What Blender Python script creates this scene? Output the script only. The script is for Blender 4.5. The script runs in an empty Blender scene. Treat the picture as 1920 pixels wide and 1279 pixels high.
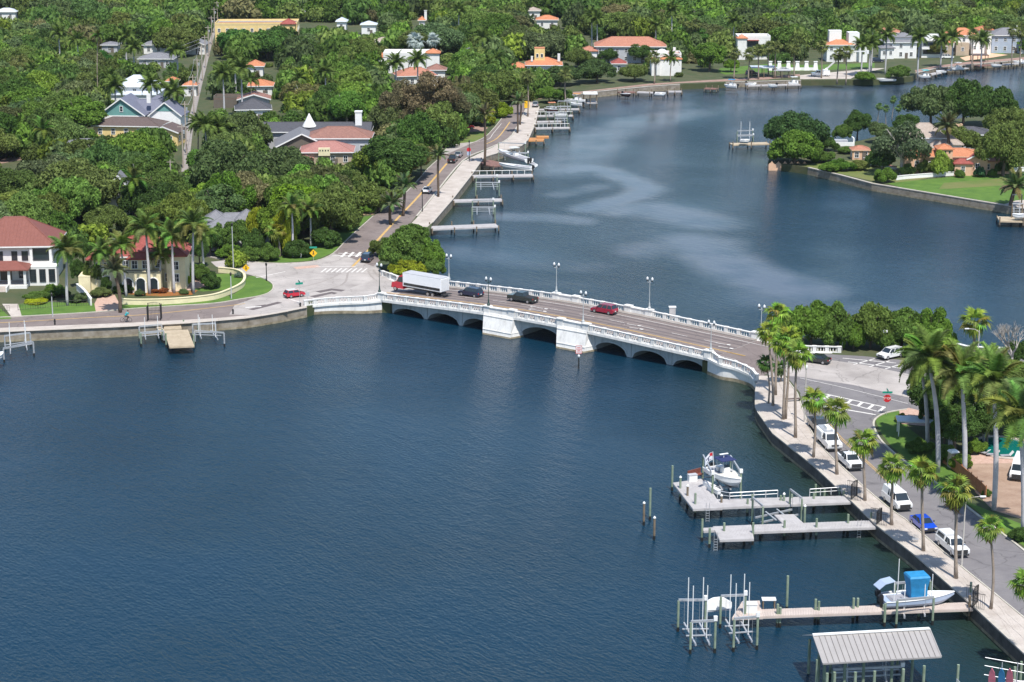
import bpy, math, random
import numpy as np
from mathutils import Vector, Matrix
rnd = random.Random(11)
R = math.radians
# ------------------------------------------------------------------ camera, sky, sun, exposure
H, PITCH, FPX = 88.0, R(14.5), 3733.0
scene = bpy.context.scene
col = scene.collection
cam_data = bpy.data.cameras.new('camera')
cam = bpy.data.objects.new('camera', cam_data); col.objects.link(cam)
cam_data.sensor_width = 36.0; cam_data.lens = FPX / 1920.0 * 36.0
cam_data.clip_start = 1.0; cam_data.clip_end = 12000.0
cam.location = (0, 0, H); cam.rotation_euler = (R(90) - PITCH, 0, 0)
scene.camera = cam
SUN = Vector((0.13, -0.47, 0.90)).normalized()          # towards the sun
world = bpy.data.worlds.new('World'); scene.world = world; world.use_nodes = True
wn = world.node_tree
sky = wn.nodes.new('ShaderNodeTexSky'); sky.sky_type = 'NISHITA'; sky.sun_disc = False
sky.sun_elevation = math.asin(SUN.z); sky.sun_rotation = math.atan2(SUN.x, SUN.y)
sky.air_density = 1.25; sky.dust_density = 0.5; sky.ozone_density = 3.5
bgn = wn.nodes['Background']; bgn.inputs['Strength'].default_value = 0.125
wn.links.new(sky.outputs[0], bgn.inputs[0])
sd = bpy.data.lights.new('sun', 'SUN'); sd.energy = 5.0; sd.angle = R(0.53); sd.color = (1.0, 0.955, 0.88)
so = bpy.data.objects.new('sun', sd); col.objects.link(so)
so.rotation_euler = SUN.to_track_quat('Z', 'Y').to_euler()
scene.view_settings.view_transform = 'Standard'; scene.view_settings.look = 'None'
scene.view_settings.exposure = 0.24; scene.view_settings.gamma = 1.0
try: scene.view_settings.use_curve_mapping = False
except Exception: pass
scene.cycles.max_bounces = 5; scene.cycles.diffuse_bounces = 2; scene.cycles.glossy_bounces = 3
scene.cycles.transmission_bounces = 3; scene.cycles.transparent_max_bounces = 6

# ------------------------------------------------------------------ where a pixel of the 1920x1279 survey picture meets height z
cP, sP = math.cos(PITCH), math.sin(PITCH)
ZL = 1.9                                                 # level of the streets above the water
def at(px, py, z=ZL):
    dx = (px - 960) / FPX; dy = -(py - 639.5) / FPX
    Y = cP + dy * sP; Z = -sP + dy * cP
    t = (z - H) / Z
    return Vector((dx * t, Y * t, z))
def pix(x, y, z):
    d = y * cP - (z - H) * sP; u = y * sP + (z - H) * cP
    return 960 + FPX * x / d, 639.5 - FPX * u / d
def scale_at(x, y, z=ZL): return FPX / (y * cP - (z - H) * sP)
def z_over(y, py):                                       # height that shows at row py above ground distance y
    v = (639.5 - py) / FPX
    return H + y * (v * cP - sP) / (cP + v * sP)

# ------------------------------------------------------------------ materials
def _nodes(name):
    m = bpy.data.materials.new(name); m.use_nodes = True
    return m, m.node_tree, m.node_tree.nodes['Principled BSDF']
def mat(name, color, rough=0.6, var=0.12, scale=1.0, metal=0.0, spec=0.5, bump=0.0, bscale=20.0, coat=0.0, tint2=None, detail=4.0, wear=None):
    m, nt, b = _nodes(name)
    b.inputs['Roughness'].default_value = rough; b.inputs['Metallic'].default_value = metal
    b.inputs['Specular IOR Level'].default_value = spec
    if coat: b.inputs['Coat Weight'].default_value = coat; b.inputs['Coat Roughness'].default_value = 0.05
    if var > 0 or tint2:
        tc = nt.nodes.new('ShaderNodeTexCoord'); nz = nt.nodes.new('ShaderNodeTexNoise')
        nz.inputs['Scale'].default_value = scale; nz.inputs['Detail'].default_value = detail; nz.inputs['Roughness'].default_value = 0.65
        nt.links.new(tc.outputs['Object'], nz.inputs['Vector'])
        rp = nt.nodes.new('ShaderNodeValToRGB')
        rp.color_ramp.elements[0].position = 0.32; rp.color_ramp.elements[1].position = 0.68
        c = color; d = tint2 if tint2 else tuple(min(1, x * (1 + var)) for x in c)
        a = c if tint2 else tuple(x * (1 - var) for x in c)
        rp.color_ramp.elements[0].color = (*a, 1); rp.color_ramp.elements[1].color = (*d, 1)
        nt.links.new(nz.outputs['Fac'], rp.inputs['Fac']); nt.links.new(rp.outputs['Color'], b.inputs['Base Color'])
        if wear:                                         # (kind, amount): cracks and patches, or streaks running down
            kind, amt = wear; mx = nt.nodes.new('ShaderNodeMix'); mx.data_type = 'RGBA'; mx.blend_type = 'MULTIPLY'
            if kind == 'crack':
                vo = nt.nodes.new('ShaderNodeTexVoronoi'); vo.feature = 'DISTANCE_TO_EDGE'; vo.inputs['Scale'].default_value = 0.16
                wp = nt.nodes.new('ShaderNodeTexNoise'); wp.inputs['Scale'].default_value = 0.5; wp.inputs['Detail'].default_value = 5
                ad = nt.nodes.new('ShaderNodeVectorMath'); ad.operation = 'MULTIPLY_ADD'; ad.inputs[1].default_value = (2.5, 2.5, 0)
                nt.links.new(tc.outputs['Object'], wp.inputs['Vector']); nt.links.new(wp.outputs['Color'], ad.inputs[0]); nt.links.new(tc.outputs['Object'], ad.inputs[2])
                nt.links.new(ad.outputs[0], vo.inputs['Vector']); w1 = nt.nodes.new('ShaderNodeMapRange'); w1.inputs['From Max'].default_value = 0.018
                w1.inputs['To Min'].default_value = 1 - amt; w1.inputs['To Max'].default_value = 1; nt.links.new(vo.outputs['Distance'], w1.inputs['Value'])
            else:
                mp = nt.nodes.new('ShaderNodeMapping'); mp.inputs['Scale'].default_value = (1.6, 1.6, 0.18); wp = nt.nodes.new('ShaderNodeTexNoise'); wp.inputs['Scale'].default_value = 1.1; wp.inputs['Detail'].default_value = 7; wp.inputs['Roughness'].default_value = 0.75
                nt.links.new(tc.outputs['Object'], mp.inputs['Vector']); nt.links.new(mp.outputs[0], wp.inputs['Vector'])
                w1 = nt.nodes.new('ShaderNodeMapRange'); w1.inputs['From Min'].default_value = 0.50; w1.inputs['From Max'].default_value = 0.72; w1.inputs['To Min'].default_value = 1; w1.inputs['To Max'].default_value = 1 - amt; nt.links.new(wp.outputs['Fac'], w1.inputs['Value'])
            mx.inputs[0].default_value = 1.0; cb = nt.nodes.new('ShaderNodeCombineColor')
            for q in range(3): nt.links.new(w1.outputs[0], cb.inputs[q])
            nt.links.new(rp.outputs['Color'], mx.inputs[6]); nt.links.new(cb.outputs[0], mx.inputs[7]); nt.links.new(mx.outputs[2], b.inputs['Base Color'])
    else:
        b.inputs['Base Color'].default_value = (*color, 1)
    if bump > 0:
        tc2 = nt.nodes.new('ShaderNodeTexCoord'); n2 = nt.nodes.new('ShaderNodeTexNoise'); n2.inputs['Scale'].default_value = bscale
        bp = nt.nodes.new('ShaderNodeBump'); bp.inputs['Strength'].default_value = bump; bp.inputs['Distance'].default_value = 0.05
        nt.links.new(tc2.outputs['Object'], n2.inputs['Vector']); nt.links.new(n2.outputs['Fac'], bp.inputs['Height'])
        nt.links.new(bp.outputs['Normal'], b.inputs['Normal'])
    return m
def tile_mat(name, c1, c2, axis_scale=3.2, bumpd=0.08, rough=0.75):
    """clay or metal roofing: ribs running down the slope are relief in the material"""
    m, nt, b = _nodes(name); b.inputs['Roughness'].default_value = rough
    tc = nt.nodes.new('ShaderNodeTexCoord')
    nz = nt.nodes.new('ShaderNodeTexNoise'); nz.inputs['Scale'].default_value = 1.6; nz.inputs['Detail'].default_value = 6; nz.inputs['Roughness'].default_value = 0.75
    nt.links.new(tc.outputs['Object'], nz.inputs['Vector'])
    rp = nt.nodes.new('ShaderNodeValToRGB'); rp.color_ramp.elements[0].position = 0.3; rp.color_ramp.elements[1].position = 0.7
    rp.color_ramp.elements[0].color = (*c1, 1); rp.color_ramp.elements[1].color = (*c2, 1)
    nt.links.new(nz.outputs['Fac'], rp.inputs['Fac']); nt.links.new(rp.outputs['Color'], b.inputs['Base Color'])
    wv = nt.nodes.new('ShaderNodeTexWave'); wv.wave_type = 'BANDS'; wv.bands_direction = 'DIAGONAL'; wv.inputs['Scale'].default_value = axis_scale
    wv.inputs['Distortion'].default_value = 0.4
    nt.links.new(tc.outputs['Object'], wv.inputs['Vector'])
    bp = nt.nodes.new('ShaderNodeBump'); bp.inputs['Strength'].default_value = 0.6; bp.inputs['Distance'].default_value = bumpd
    nt.links.new(wv.outputs['Fac'], bp.inputs['Height']); nt.links.new(bp.outputs['Normal'], b.inputs['Normal'])
    return m
def foliage_mat(name, attr=None):
    m, nt, b = _nodes(name)
    out = nt.nodes['Material Output']
    tc = nt.nodes.new('ShaderNodeTexCoord'); geo = nt.nodes.new('ShaderNodeNewGeometry')
    if attr:
        src = nt.nodes.new('ShaderNodeAttribute'); src.attribute_name = attr; csock = src.outputs['Color']
    else:
        src = nt.nodes.new('ShaderNodeObjectInfo'); csock = src.outputs['Color']
    n1 = nt.nodes.new('ShaderNodeTexNoise'); n1.inputs['Scale'].default_value = 0.55; n1.inputs['Detail'].default_value = 3
    nt.links.new(geo.outputs['Position'], n1.inputs['Vector'])
    r1 = nt.nodes.new('ShaderNodeMapRange'); r1.inputs['From Min'].default_value = 0.3; r1.inputs['From Max'].default_value = 0.7
    r1.inputs['To Min'].default_value = 1.3; r1.inputs['To Max'].default_value = 2.8
    nt.links.new(n1.outputs['Fac'], r1.inputs['Value'])
    r2 = nt.nodes.new('ShaderNodeMapRange'); r2.inputs['To Min'].default_value = 0.68; r2.inputs['To Max'].default_value = 1.4
    nt.links.new(geo.outputs['Random Per Island'], r2.inputs['Value'])
    mu = nt.nodes.new('ShaderNodeMath'); mu.operation = 'MULTIPLY'
    nt.links.new(r1.outputs[0], mu.inputs[0]); nt.links.new(r2.outputs[0], mu.inputs[1])
    vm = nt.nodes.new('ShaderNodeVectorMath'); vm.operation = 'SCALE'
    nt.links.new(csock, vm.inputs[0]); nt.links.new(mu.outputs[0], vm.inputs['Scale'])
    b.inputs['Roughness'].default_value = 0.6; b.inputs['Specular IOR Level'].default_value = 0.08
    nt.links.new(vm.outputs[0], b.inputs['Base Color'])
    tr = nt.nodes.new('ShaderNodeBsdfTranslucent'); nt.links.new(vm.outputs[0], tr.inputs['Color'])
    mx = nt.nodes.new('ShaderNodeMixShader'); mx.inputs[0].default_value = 0.38
    nt.links.new(b.outputs[0], mx.inputs[1]); nt.links.new(tr.outputs[0], mx.inputs[2])
    nt.links.new(mx.outputs[0], out.inputs['Surface'])
    return m
M = {}
def mk():
    M['land'] = mat('leaf_litter_soil', (0.040, 0.065, 0.020), 0.95, 0.4, 0.25, tint2=(0.085, 0.085, 0.04))
    M['grass'] = mat('mown_grass', (0.055, 0.125, 0.012), 0.9, 0.2, 0.35, tint2=(0.10, 0.185, 0.022), bump=0.4, bscale=8)
    M['grass_dry'] = mat('sunburnt_grass', (0.085, 0.15, 0.022), 0.9, 0.2, 0.09, tint2=(0.17, 0.16, 0.055), bump=0.3, bscale=6)
    M['asphalt'] = mat('worn_brown_asphalt', (0.155, 0.125, 0.118), 0.9, 0.12, 0.22, tint2=(0.225, 0.185, 0.172), bump=0.2, bscale=30, detail=9, wear=('crack', .35))
    M['asphalt_grey'] = mat('grey_asphalt', (0.15, 0.14, 0.148), 0.9, 0.1, 0.3, tint2=(0.205, 0.192, 0.195), bump=0.2, bscale=30, detail=9, wear=('crack', .35))
    M['asphalt_dark'] = mat('dark_asphalt_patch', (0.12, 0.10, 0.10), 0.9, 0.15, 0.8)
    M['concrete'] = mat('pale_concrete', (0.29, 0.262, 0.245), 0.85, 0.1, 0.16, tint2=(0.46, 0.42, 0.395), bump=0.1, bscale=10, detail=10, wear=('crack', .3))
    M['pave'] = mat('weathered_paving', (0.37, 0.32, 0.28), 0.85, 0.1, 0.35, tint2=(0.53, 0.475, 0.43), bump=0.15, bscale=12, detail=8)
    M['walk'] = mat('grey_footway', (0.24, 0.21, 0.19), 0.9, 0.15, 0.6, tint2=(0.32, 0.29, 0.27))
    M['track'] = mat('tyre_worn_concrete', (0.30, 0.27, 0.25), 0.9, 0.1, 0.8)
    M['kerb'] = mat('kerb_concrete', (0.46, 0.43, 0.37), 0.85, 0.15, 0.9)
    M['wallcap'] = mat('seawall_cap_concrete', (0.40, 0.36, 0.31), 0.85, 0.2, 0.5, tint2=(0.52, 0.47, 0.42), detail=8)
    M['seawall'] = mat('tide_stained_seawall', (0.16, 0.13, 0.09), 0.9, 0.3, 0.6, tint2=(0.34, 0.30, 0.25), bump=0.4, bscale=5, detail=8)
    M['seawall_dark'] = mat('shade_toned_seawall', (0.05, 0.045, 0.04), 0.9, 0.3, 0.6, tint2=(0.14, 0.125, 0.115), bump=0.4, bscale=5, detail=8)  # face turned from the sun: its shade is put into the colour
    M['seam'] = mat('dark_metal_seam', (0.20, 0.19, 0.185), 0.6, 0.0)  # seam ribs darker than the roof sheets
    M['brick'] = mat('pink_brick_paving', (0.42, 0.27, 0.21), 0.9, 0.15, 2.0, tint2=(0.55, 0.38, 0.31), bump=0.3, bscale=25)
    M['redbrick'] = mat('faded_red_brick_road', (0.24, 0.15, 0.12), 0.9, 0.15, 0.5, tint2=(0.36, 0.24, 0.20), bump=0.3, bscale=25)
    M['paint_w'] = mat('worn_white_road_paint', (0.5, 0.48, 0.45), 0.8, 0.2, 1.5, tint2=(0.78, 0.75, 0.72), detail=9)
    M['paint_y'] = mat('worn_yellow_road_paint', (0.42, 0.26, 0.09), 0.8, 0.2, 1.0, tint2=(0.62, 0.41, 0.15), detail=9)
    M['bridge'] = mat('white_painted_concrete', (0.66, 0.65, 0.63), 0.75, 0.1, 0.6, tint2=(0.82, 0.81, 0.79), bump=0.15, bscale=6, detail=9, wear=('streak', .28))
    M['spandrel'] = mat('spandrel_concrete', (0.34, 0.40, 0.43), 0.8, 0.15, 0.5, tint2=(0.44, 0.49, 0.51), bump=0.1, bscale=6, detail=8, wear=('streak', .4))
    M['stain'] = mat('tidemark_concrete', (0.16, 0.13, 0.08), 0.9, 0.3, 1.0, tint2=(0.36, 0.31, 0.22))
    M['white'] = mat('white_paint', (0.78, 0.78, 0.77), 0.5, 0.06, 1.5)
    M['stucco'] = mat('white_stucco', (0.74, 0.73, 0.71), 0.8, 0.07, 0.8, bump=0.1, bscale=15)
    M['cream'] = mat('cream_stucco', (0.72, 0.64, 0.42), 0.8, 0.08, 0.8)
    M['yellow'] = mat('pale_yellow_stucco', (0.72, 0.54, 0.24), 0.8, 0.08, 0.8)
    M['peach'] = mat('peach_stucco', (0.66, 0.42, 0.28), 0.8, 0.1, 0.8)
    M['greywall'] = mat('grey_render', (0.42, 0.43, 0.46), 0.8, 0.08, 0.8)
    M['bluewall'] = mat('blue_grey_siding', (0.36, 0.42, 0.52), 0.7, 0.08, 0.8)
    M['teal'] = mat('teal_shingle_siding', (0.13, 0.30, 0.28), 0.8, 0.1, 0.8)
    M['brownwall'] = mat('brown_wall', (0.13, 0.11, 0.09), 0.8, 0.1, 0.8)
    M['tan'] = mat('tan_wall', (0.42, 0.34, 0.25), 0.8, 0.1, 0.8)
    M['glass'] = mat('dark_window_glass', (0.02, 0.03, 0.04), 0.12, 0.0, spec=0.8)
    M['roof_rb'] = tile_mat('red_brown_metal_roof', (0.17, 0.055, 0.04), (0.23, 0.08, 0.06), 1.2, 0.02, 0.6)
    M['roof_red'] = tile_mat('red_clay_roof', (0.24, 0.055, 0.045), (0.38, 0.10, 0.08))
    M['roof_or'] = tile_mat('orange_clay_roof', (0.44, 0.155, 0.07), (0.64, 0.27, 0.14))
    M['roof_salmon'] = tile_mat('salmon_clay_roof', (0.36, 0.14, 0.09), (0.52, 0.24, 0.16))
    M['roof_br'] = tile_mat('brown_tile_roof', (0.20, 0.10, 0.08), (0.36, 0.18, 0.14))
    M['roof_pink'] = tile_mat('pink_tile_roof', (0.32, 0.14, 0.12), (0.46, 0.22, 0.19))
    M['roof_gr'] = tile_mat('grey_shingle_roof', (0.15, 0.15, 0.165), (0.22, 0.22, 0.24), 6, 0.02)
    M['roof_dk'] = tile_mat('charcoal_shingle_roof', (0.055, 0.055, 0.065), (0.09, 0.09, 0.105), 6, 0.02)
    M['roof_bl'] = tile_mat('slate_blue_roof', (0.12, 0.125, 0.17), (0.17, 0.18, 0.24), 3, 0.02)
    M['roof_wh'] = tile_mat('pale_metal_roof', (0.50, 0.55, 0.62), (0.60, 0.65, 0.72), 2, 0.02, 0.4)
    M['roof_tan'] = tile_mat('taupe_shingle_roof', (0.30, 0.24, 0.20), (0.42, 0.35, 0.30), 6, 0.02)
    M['roof_dbr'] = tile_mat('dark_brown_shingle_roof', (0.09, 0.065, 0.06), (0.14, 0.10, 0.09), 6, 0.02)
    M['shed'] = mat('pale_metal_sheet', (0.37, 0.35, 0.34), 0.45, 0.06, 0.6, metal=0.2)
    M['foliage'] = foliage_mat('tree_leaves')
    M['foliage_far'] = foliage_mat('far_tree_leaves', 'tint')
    M['frond'] = foliage_mat('palm_leaves')
    M['bark'] = mat('grey_brown_bark', (0.13, 0.10, 0.08), 0.9, 0.3, 2.0)
    M['bark_pale'] = mat('pale_smooth_bark', (0.36, 0.33, 0.30), 0.85, 0.2, 1.5)
    M['royal'] = mat('royal_palm_bark', (0.38, 0.37, 0.38), 0.8, 0.15, 0.9, tint2=(0.52, 0.51, 0.53), detail=6)
    M['fanbark'] = mat('fan_palm_bark', (0.23, 0.18, 0.14), 0.9, 0.25, 2.0, tint2=(0.34, 0.28, 0.23))
    M['datebark'] = mat('date_palm_bark', (0.12, 0.085, 0.06), 0.95, 0.3, 3.0)
    M['crownshaft'] = mat('green_crownshaft', (0.14, 0.24, 0.06), 0.5, 0.15, 1.0)
    M['dead'] = mat('dead_fronds', (0.26, 0.15, 0.06), 0.9, 0.3, 2.0)
    M['wood_grey'] = mat('weathered_grey_decking', (0.38, 0.36, 0.36), 0.85, 0.12, 0.8, tint2=(0.48, 0.46, 0.46), detail=8)
    M['wood_tan'] = mat('tan_decking', (0.40, 0.32, 0.22), 0.85, 0.12, 0.8, tint2=(0.52, 0.43, 0.31), detail=8)
    M['wood_pink'] = mat('sun_bleached_decking', (0.46, 0.38, 0.34), 0.85, 0.12, 0.8, tint2=(0.56, 0.48, 0.43), detail=8)
    M['wood_or'] = mat('orange_stained_decking', (0.50, 0.24, 0.09), 0.85, 0.12, 0.8)
    M['wood_red'] = mat('red_brown_decking', (0.22, 0.12, 0.10), 0.85, 0.2, 0.8)
    M['pile'] = mat('green_treated_piling', (0.15, 0.20, 0.13), 0.9, 0.2, 1.0, tint2=(0.27, 0.33, 0.25), detail=8)
    M['pile_br'] = mat('brown_piling', (0.13, 0.10, 0.07), 0.9, 0.3, 1.0, tint2=(0.25, 0.19, 0.13))
    M['pile_wet'] = mat('wet_barnacled_piling', (0.02, 0.02, 0.018), 0.5, 0.4, 5.0)
    M['alu'] = mat('galvanised_aluminium', (0.55, 0.56, 0.58), 0.4, 0.1, 2.0, metal=0.5)
    M['black'] = mat('black_metal', (0.015, 0.015, 0.017), 0.45, 0.0)
    M['lamp_pole'] = mat('dark_green_pole', (0.02, 0.05, 0.045), 0.5, 0.0)
    M['lamp_pale'] = mat('pale_grey_pole', (0.42, 0.44, 0.45), 0.5, 0.0)
    M['globe'] = mat('milk_glass_globe', (0.62, 0.64, 0.66), 0.25, 0.0)
    M['concpole'] = mat('concrete_pole', (0.48, 0.45, 0.42), 0.85, 0.1, 1.0)
    M['woodpole'] = mat('utility_pole_wood', (0.40, 0.34, 0.29), 0.9, 0.2, 1.0)
    M['hull'] = mat('white_gelcoat', (0.80, 0.80, 0.79), 0.25, 0.0, coat=0.5)
    M['deckcream'] = mat('cream_foredeck', (0.80, 0.77, 0.66), 0.4, 0.03, 1.0)
    M['bluehull'] = mat('pale_blue_hull', (0.38, 0.46, 0.60), 0.3, 0.0, coat=0.3)
    M['navy'] = mat('navy_canvas', (0.02, 0.03, 0.11), 0.7, 0.1, 2.0)
    M['tarp'] = mat('blue_boat_cover', (0.02, 0.22, 0.46), 0.6, 0.15, 1.5, bump=0.6, bscale=2.5)
    M['darkhull'] = mat('dark_antifouling', (0.05, 0.02, 0.02), 0.6, 0.1)
    M['seat'] = mat('grey_seat', (0.3, 0.3, 0.33), 0.7, 0.1)
    for n, c in dict(red=(0.50, 0.008, 0.03), darkred=(0.30, 0.006, 0.035), white=(0.78, 0.78, 0.78), black=(0.014, 0.016, 0.018),
                     navy=(0.012, 0.02, 0.055), blue=(0.004, 0.06, 0.52), grey=(0.30, 0.31, 0.33), green=(0.02, 0.03, 0.028)).items():
        M['car_' + n] = mat('car_paint_' + n, c, 0.3, 0.0, coat=0.8)
    M['box_white'] = mat('white_truck_box', (0.86, 0.87, 0.9), 0.4, 0.03, 1.0)
    M['tyre'] = mat('tyre_rubber', (0.02, 0.02, 0.02), 0.85, 0.0)
    M['rim'] = mat('wheel_rim', (0.45, 0.45, 0.47), 0.35, 0.0, metal=0.6)
    M['chrome'] = mat('grille_metal', (0.12, 0.12, 0.13), 0.3, 0.0, metal=0.7)
    M['lens'] = mat('clear_lens', (0.7, 0.7, 0.68), 0.15, 0.0)
    M['redlens'] = mat('red_lens', (0.40, 0.01, 0.01), 0.2, 0.0)
    M['trim'] = mat('black_plastic_trim', (0.025, 0.025, 0.027), 0.7, 0.0)
    M['stopred'] = mat('sign_red', (0.55, 0.02, 0.03), 0.5, 0.0)
    M['signgreen'] = mat('sign_green', (0.01, 0.28, 0.20), 0.5, 0.0)
    M['signyel'] = mat('sign_yellow', (0.80, 0.45, 0.01), 0.5, 0.0)
    M['pool'] = mat('green_pool_water', (0.005, 0.13, 0.11), 0.05, 0.1, 0.5)
    M['skin'] = mat('skin', (0.45, 0.26, 0.18), 0.6, 0.0)
    M['turq'] = mat('turquoise_shirt', (0.01, 0.38, 0.42), 0.8, 0.0)
    M['hair'] = mat('dark_hair', (0.03, 0.02, 0.015), 0.8, 0.0)
    M['rust'] = mat('orange_rusty_fence_mesh', (0.42, 0.17, 0.07), 0.9, 0.2, 1.0)
    M['dirt'] = mat('brown_bare_earth', (0.26, 0.17, 0.12), 0.95, 0.2, 0.4, tint2=(0.38, 0.27, 0.20), bump=0.4, bscale=5)
    M['pink'] = mat('pink_foam_board', (0.62, 0.16, 0.22), 0.5, 0.1)
    M['flower'] = mat('orange_flower_bed', (0.40, 0.07, 0.02), 0.9, 0.3, 4.0, tint2=(0.12, 0.14, 0.03))
    M['brown_flag'] = mat('flag_white_cloth', (0.7, 0.72, 0.78), 0.8, 0.0)
mk()

# ------------------------------------------------------------------ mesh building
class MB:
    def __init__(s): s.v = []; s.f = []
    def add(s, vs, fs):
        o = len(s.v); s.v += [tuple(p) for p in vs]; s.f += [tuple(i + o for i in f) for f in fs]; return s
    def box(s, cx, cy, cz, sx, sy, sz, rz=0.0):
        c, n = math.cos(rz), math.sin(rz); vs = []
        for dz in (-.5, .5):
            for dx, dy in ((-.5, -.5), (.5, -.5), (.5, .5), (-.5, .5)):
                x, y = dx * sx, dy * sy
                vs.append((cx + x * c - y * n, cy + x * n + y * c, cz + dz * sz))
        return s.add(vs, [(3, 2, 1, 0), (4, 5, 6, 7), (0, 1, 5, 4), (1, 2, 6, 5), (2, 3, 7, 6), (3, 0, 4, 7)])
    def beam(s, a, b, w, h):
        a, b = Vector(a), Vector(b); d = (b - a)
        if d.length < 1e-6: return s
        d.normalize(); up = Vector((0, 0, 1)) if abs(d.z) < 0.95 else Vector((1, 0, 0))
        x = d.cross(up).normalized(); z = x.cross(d).normalized(); vs = []
        for p in (a, b):
            for i, j in ((-.5, -.5), (.5, -.5), (.5, .5), (-.5, .5)): vs.append(p + x * (i * w) + z * (j * h))
        return s.add(vs, [(0, 1, 2, 3), (7, 6, 5, 4), (0, 4, 5, 1), (1, 5, 6, 2), (2, 6, 7, 3), (3, 7, 4, 0)])
    def tube(s, pts, rad, n=8, cap=True):
        pts = [Vector(p) for p in pts]
        if not hasattr(rad, '__len__'): rad = [rad] * len(pts)
        vs = []; fs = []
        for i, p in enumerate(pts):
            d = (pts[min(i + 1, len(pts) - 1)] - pts[max(i - 1, 0)]).normalized()
            up = Vector((0, 0, 1)) if abs(d.z) < 0.9 else Vector((1, 0, 0))
            x = d.cross(up).normalized(); z = x.cross(d).normalized()
            for k in range(n):
                a = 2 * math.pi * k / n; vs.append(p + (x * math.cos(a) + z * math.sin(a)) * rad[i])
        for i in range(len(pts) - 1):
            for k in range(n):
                a, b = i * n + k, i * n + (k + 1) % n; fs.append((a, b, b + n, a + n))
        if cap:
            fs.append(tuple(range(n))[::-1]); fs.append(tuple((len(pts) - 1) * n + k for k in range(n)))
        return s.add(vs, fs)
    def prism(s, poly, z0, z1):
        n = len(poly)
        area = sum(poly[i][0] * poly[(i + 1) % n][1] - poly[(i + 1) % n][0] * poly[i][1] for i in range(n))
        if area < 0: poly = poly[::-1]
        vs = [(p[0], p[1], z0) for p in poly] + [(p[0], p[1], z1) for p in poly]
        fs = [tuple(range(n))[::-1], tuple(range(n, 2 * n))] + [(i, (i + 1) % n, (i + 1) % n + n, i + n) for i in range(n)]
        return s.add(vs, fs)
    def sheet(s, poly, z):
        n = len(poly)
        area = sum(poly[i][0] * poly[(i + 1) % n][1] - poly[(i + 1) % n][0] * poly[i][1] for i in range(n))
        if area < 0: poly = poly[::-1]
        return s.add([(p[0], p[1], z) for p in poly], [tuple(range(n))])
    def loft(s, rings, cap=True):
        n = len(rings[0]); vs = [p for r in rings for p in r]; fs = []
        for i in range(len(rings) - 1):
            for k in range(n):
                a, b = i * n + k, i * n + (k + 1) % n; fs.append((a, b, b + n, a + n))
        if cap: fs.append(tuple(range(n))[::-1]); fs.append(tuple((len(rings) - 1) * n + k for k in range(n)))
        return s.add(vs, fs)
    def lathe(s, prof, n=10, cx=0, cy=0):
        rings = [[(cx + r * math.cos(2 * math.pi * k / n), cy + r * math.sin(2 * math.pi * k / n), z) for k in range(n)] for r, z in prof]
        return s.loft(rings)
    def mesh(s, name, m, smooth=False):
        me = bpy.data.meshes.new(name); me.from_pydata(s.v, [], s.f)
        if smooth: me.polygons.foreach_set('use_smooth', [True] * len(me.polygons))
        me.materials.append(m); me.update(); return me
    def build(s, name, m, parent=None, label=None, kind=None, smooth=False):
        return link(name, s.mesh(name, m, smooth), parent, label, kind)
def link(name, me, parent=None, label=None, kind=None, loc=None, rot=None, scl=None, color=None):
    o = bpy.data.objects.new(name, me); col.objects.link(o)
    if parent is not None: o.parent = parent
    if label: o['label'] = label
    if kind: o['kind'] = kind
    if loc is not None: o.location = loc
    if rot is not None: o.rotation_euler = rot
    if scl is not None: o.scale = scl
    if color is not None: o.color = (*color, 1)
    return o
def thing(name, label, cat, loc=(0, 0, 0), rz=0.0, group=None):
    o = bpy.data.objects.new(name, None); col.objects.link(o); o.empty_display_size = 0.5
    o.location = loc; o.rotation_euler = (0, 0, rz); o['label'] = label; o['category'] = cat
    if group: o['group'] = group
    return o
def tag(o, label, cat, group=None):
    o['label'] = label; o['category'] = cat
    if group: o['group'] = group
    return o
def copy_tree(o, parent=None):
    c = o.copy(); col.objects.link(c); c.parent = parent
    for ch in o.children: copy_tree(ch, c)
    return c
def copy_thing(o, label, loc, rz=0.0, group=None):
    c = copy_tree(o); c.location = loc; c.rotation_euler = (0, 0, rz); c['label'] = label
    if group: c['group'] = group
    return c
def poly(pts, z=ZL): return [at(p[0], p[1], z).to_2d() for p in pts]
def heading(a, b, z=ZL):
    d = at(*b, z) - at(*a, z); return math.atan2(d.y, d.x)
def inside(p, pg):
    x, y = p; c = False; n = len(pg); j = n - 1
    for i in range(n):
        xi, yi = pg[i]; xj, yj = pg[j]
        if (yi > y) != (yj > y) and x < (xj - xi) * (y - yi) / (yj - yi) + xi: c = not c
        j = i
    return c
def dist_poly(p, pg):
    best = 1e9; n = len(pg)
    for i in range(n):
        a, b = Vector(pg[i]), Vector(pg[(i + 1) % n]); d = b - a; L = d.length_squared
        t = 0 if L == 0 else max(0, min(1, (Vector(p) - a).dot(d) / L))
        best = min(best, (Vector(p) - (a + d * t)).length)
    return best
def resample(pts, step):
    """points about `step` apart along a polyline of Vectors"""
    out = [pts[0].copy()]; acc = 0.0
    for a, b in zip(pts[:-1], pts[1:]):
        L = (b - a).length
        if L < 1e-6: continue
        n = max(1, round(L / step))
        for k in range(1, n + 1): out.append(a + (b - a) * (k / n))
    return out
def spline(pts, n=6):
    """Catmull-Rom through Vectors"""
    out = []; P = [pts[0]] + list(pts) + [pts[-1]]
    for i in range(1, len(P) - 2):
        for k in range(n):
            t = k / n; a, b, c, d = P[i - 1], P[i], P[i + 1], P[i + 2]
            out.append(0.5 * ((2 * b) + (c - a) * t + (2 * a - 5 * b + 4 * c - d) * t * t + (3 * b - a - 3 * c + d) * t ** 3))
    out.append(pts[-1]); return out
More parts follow.
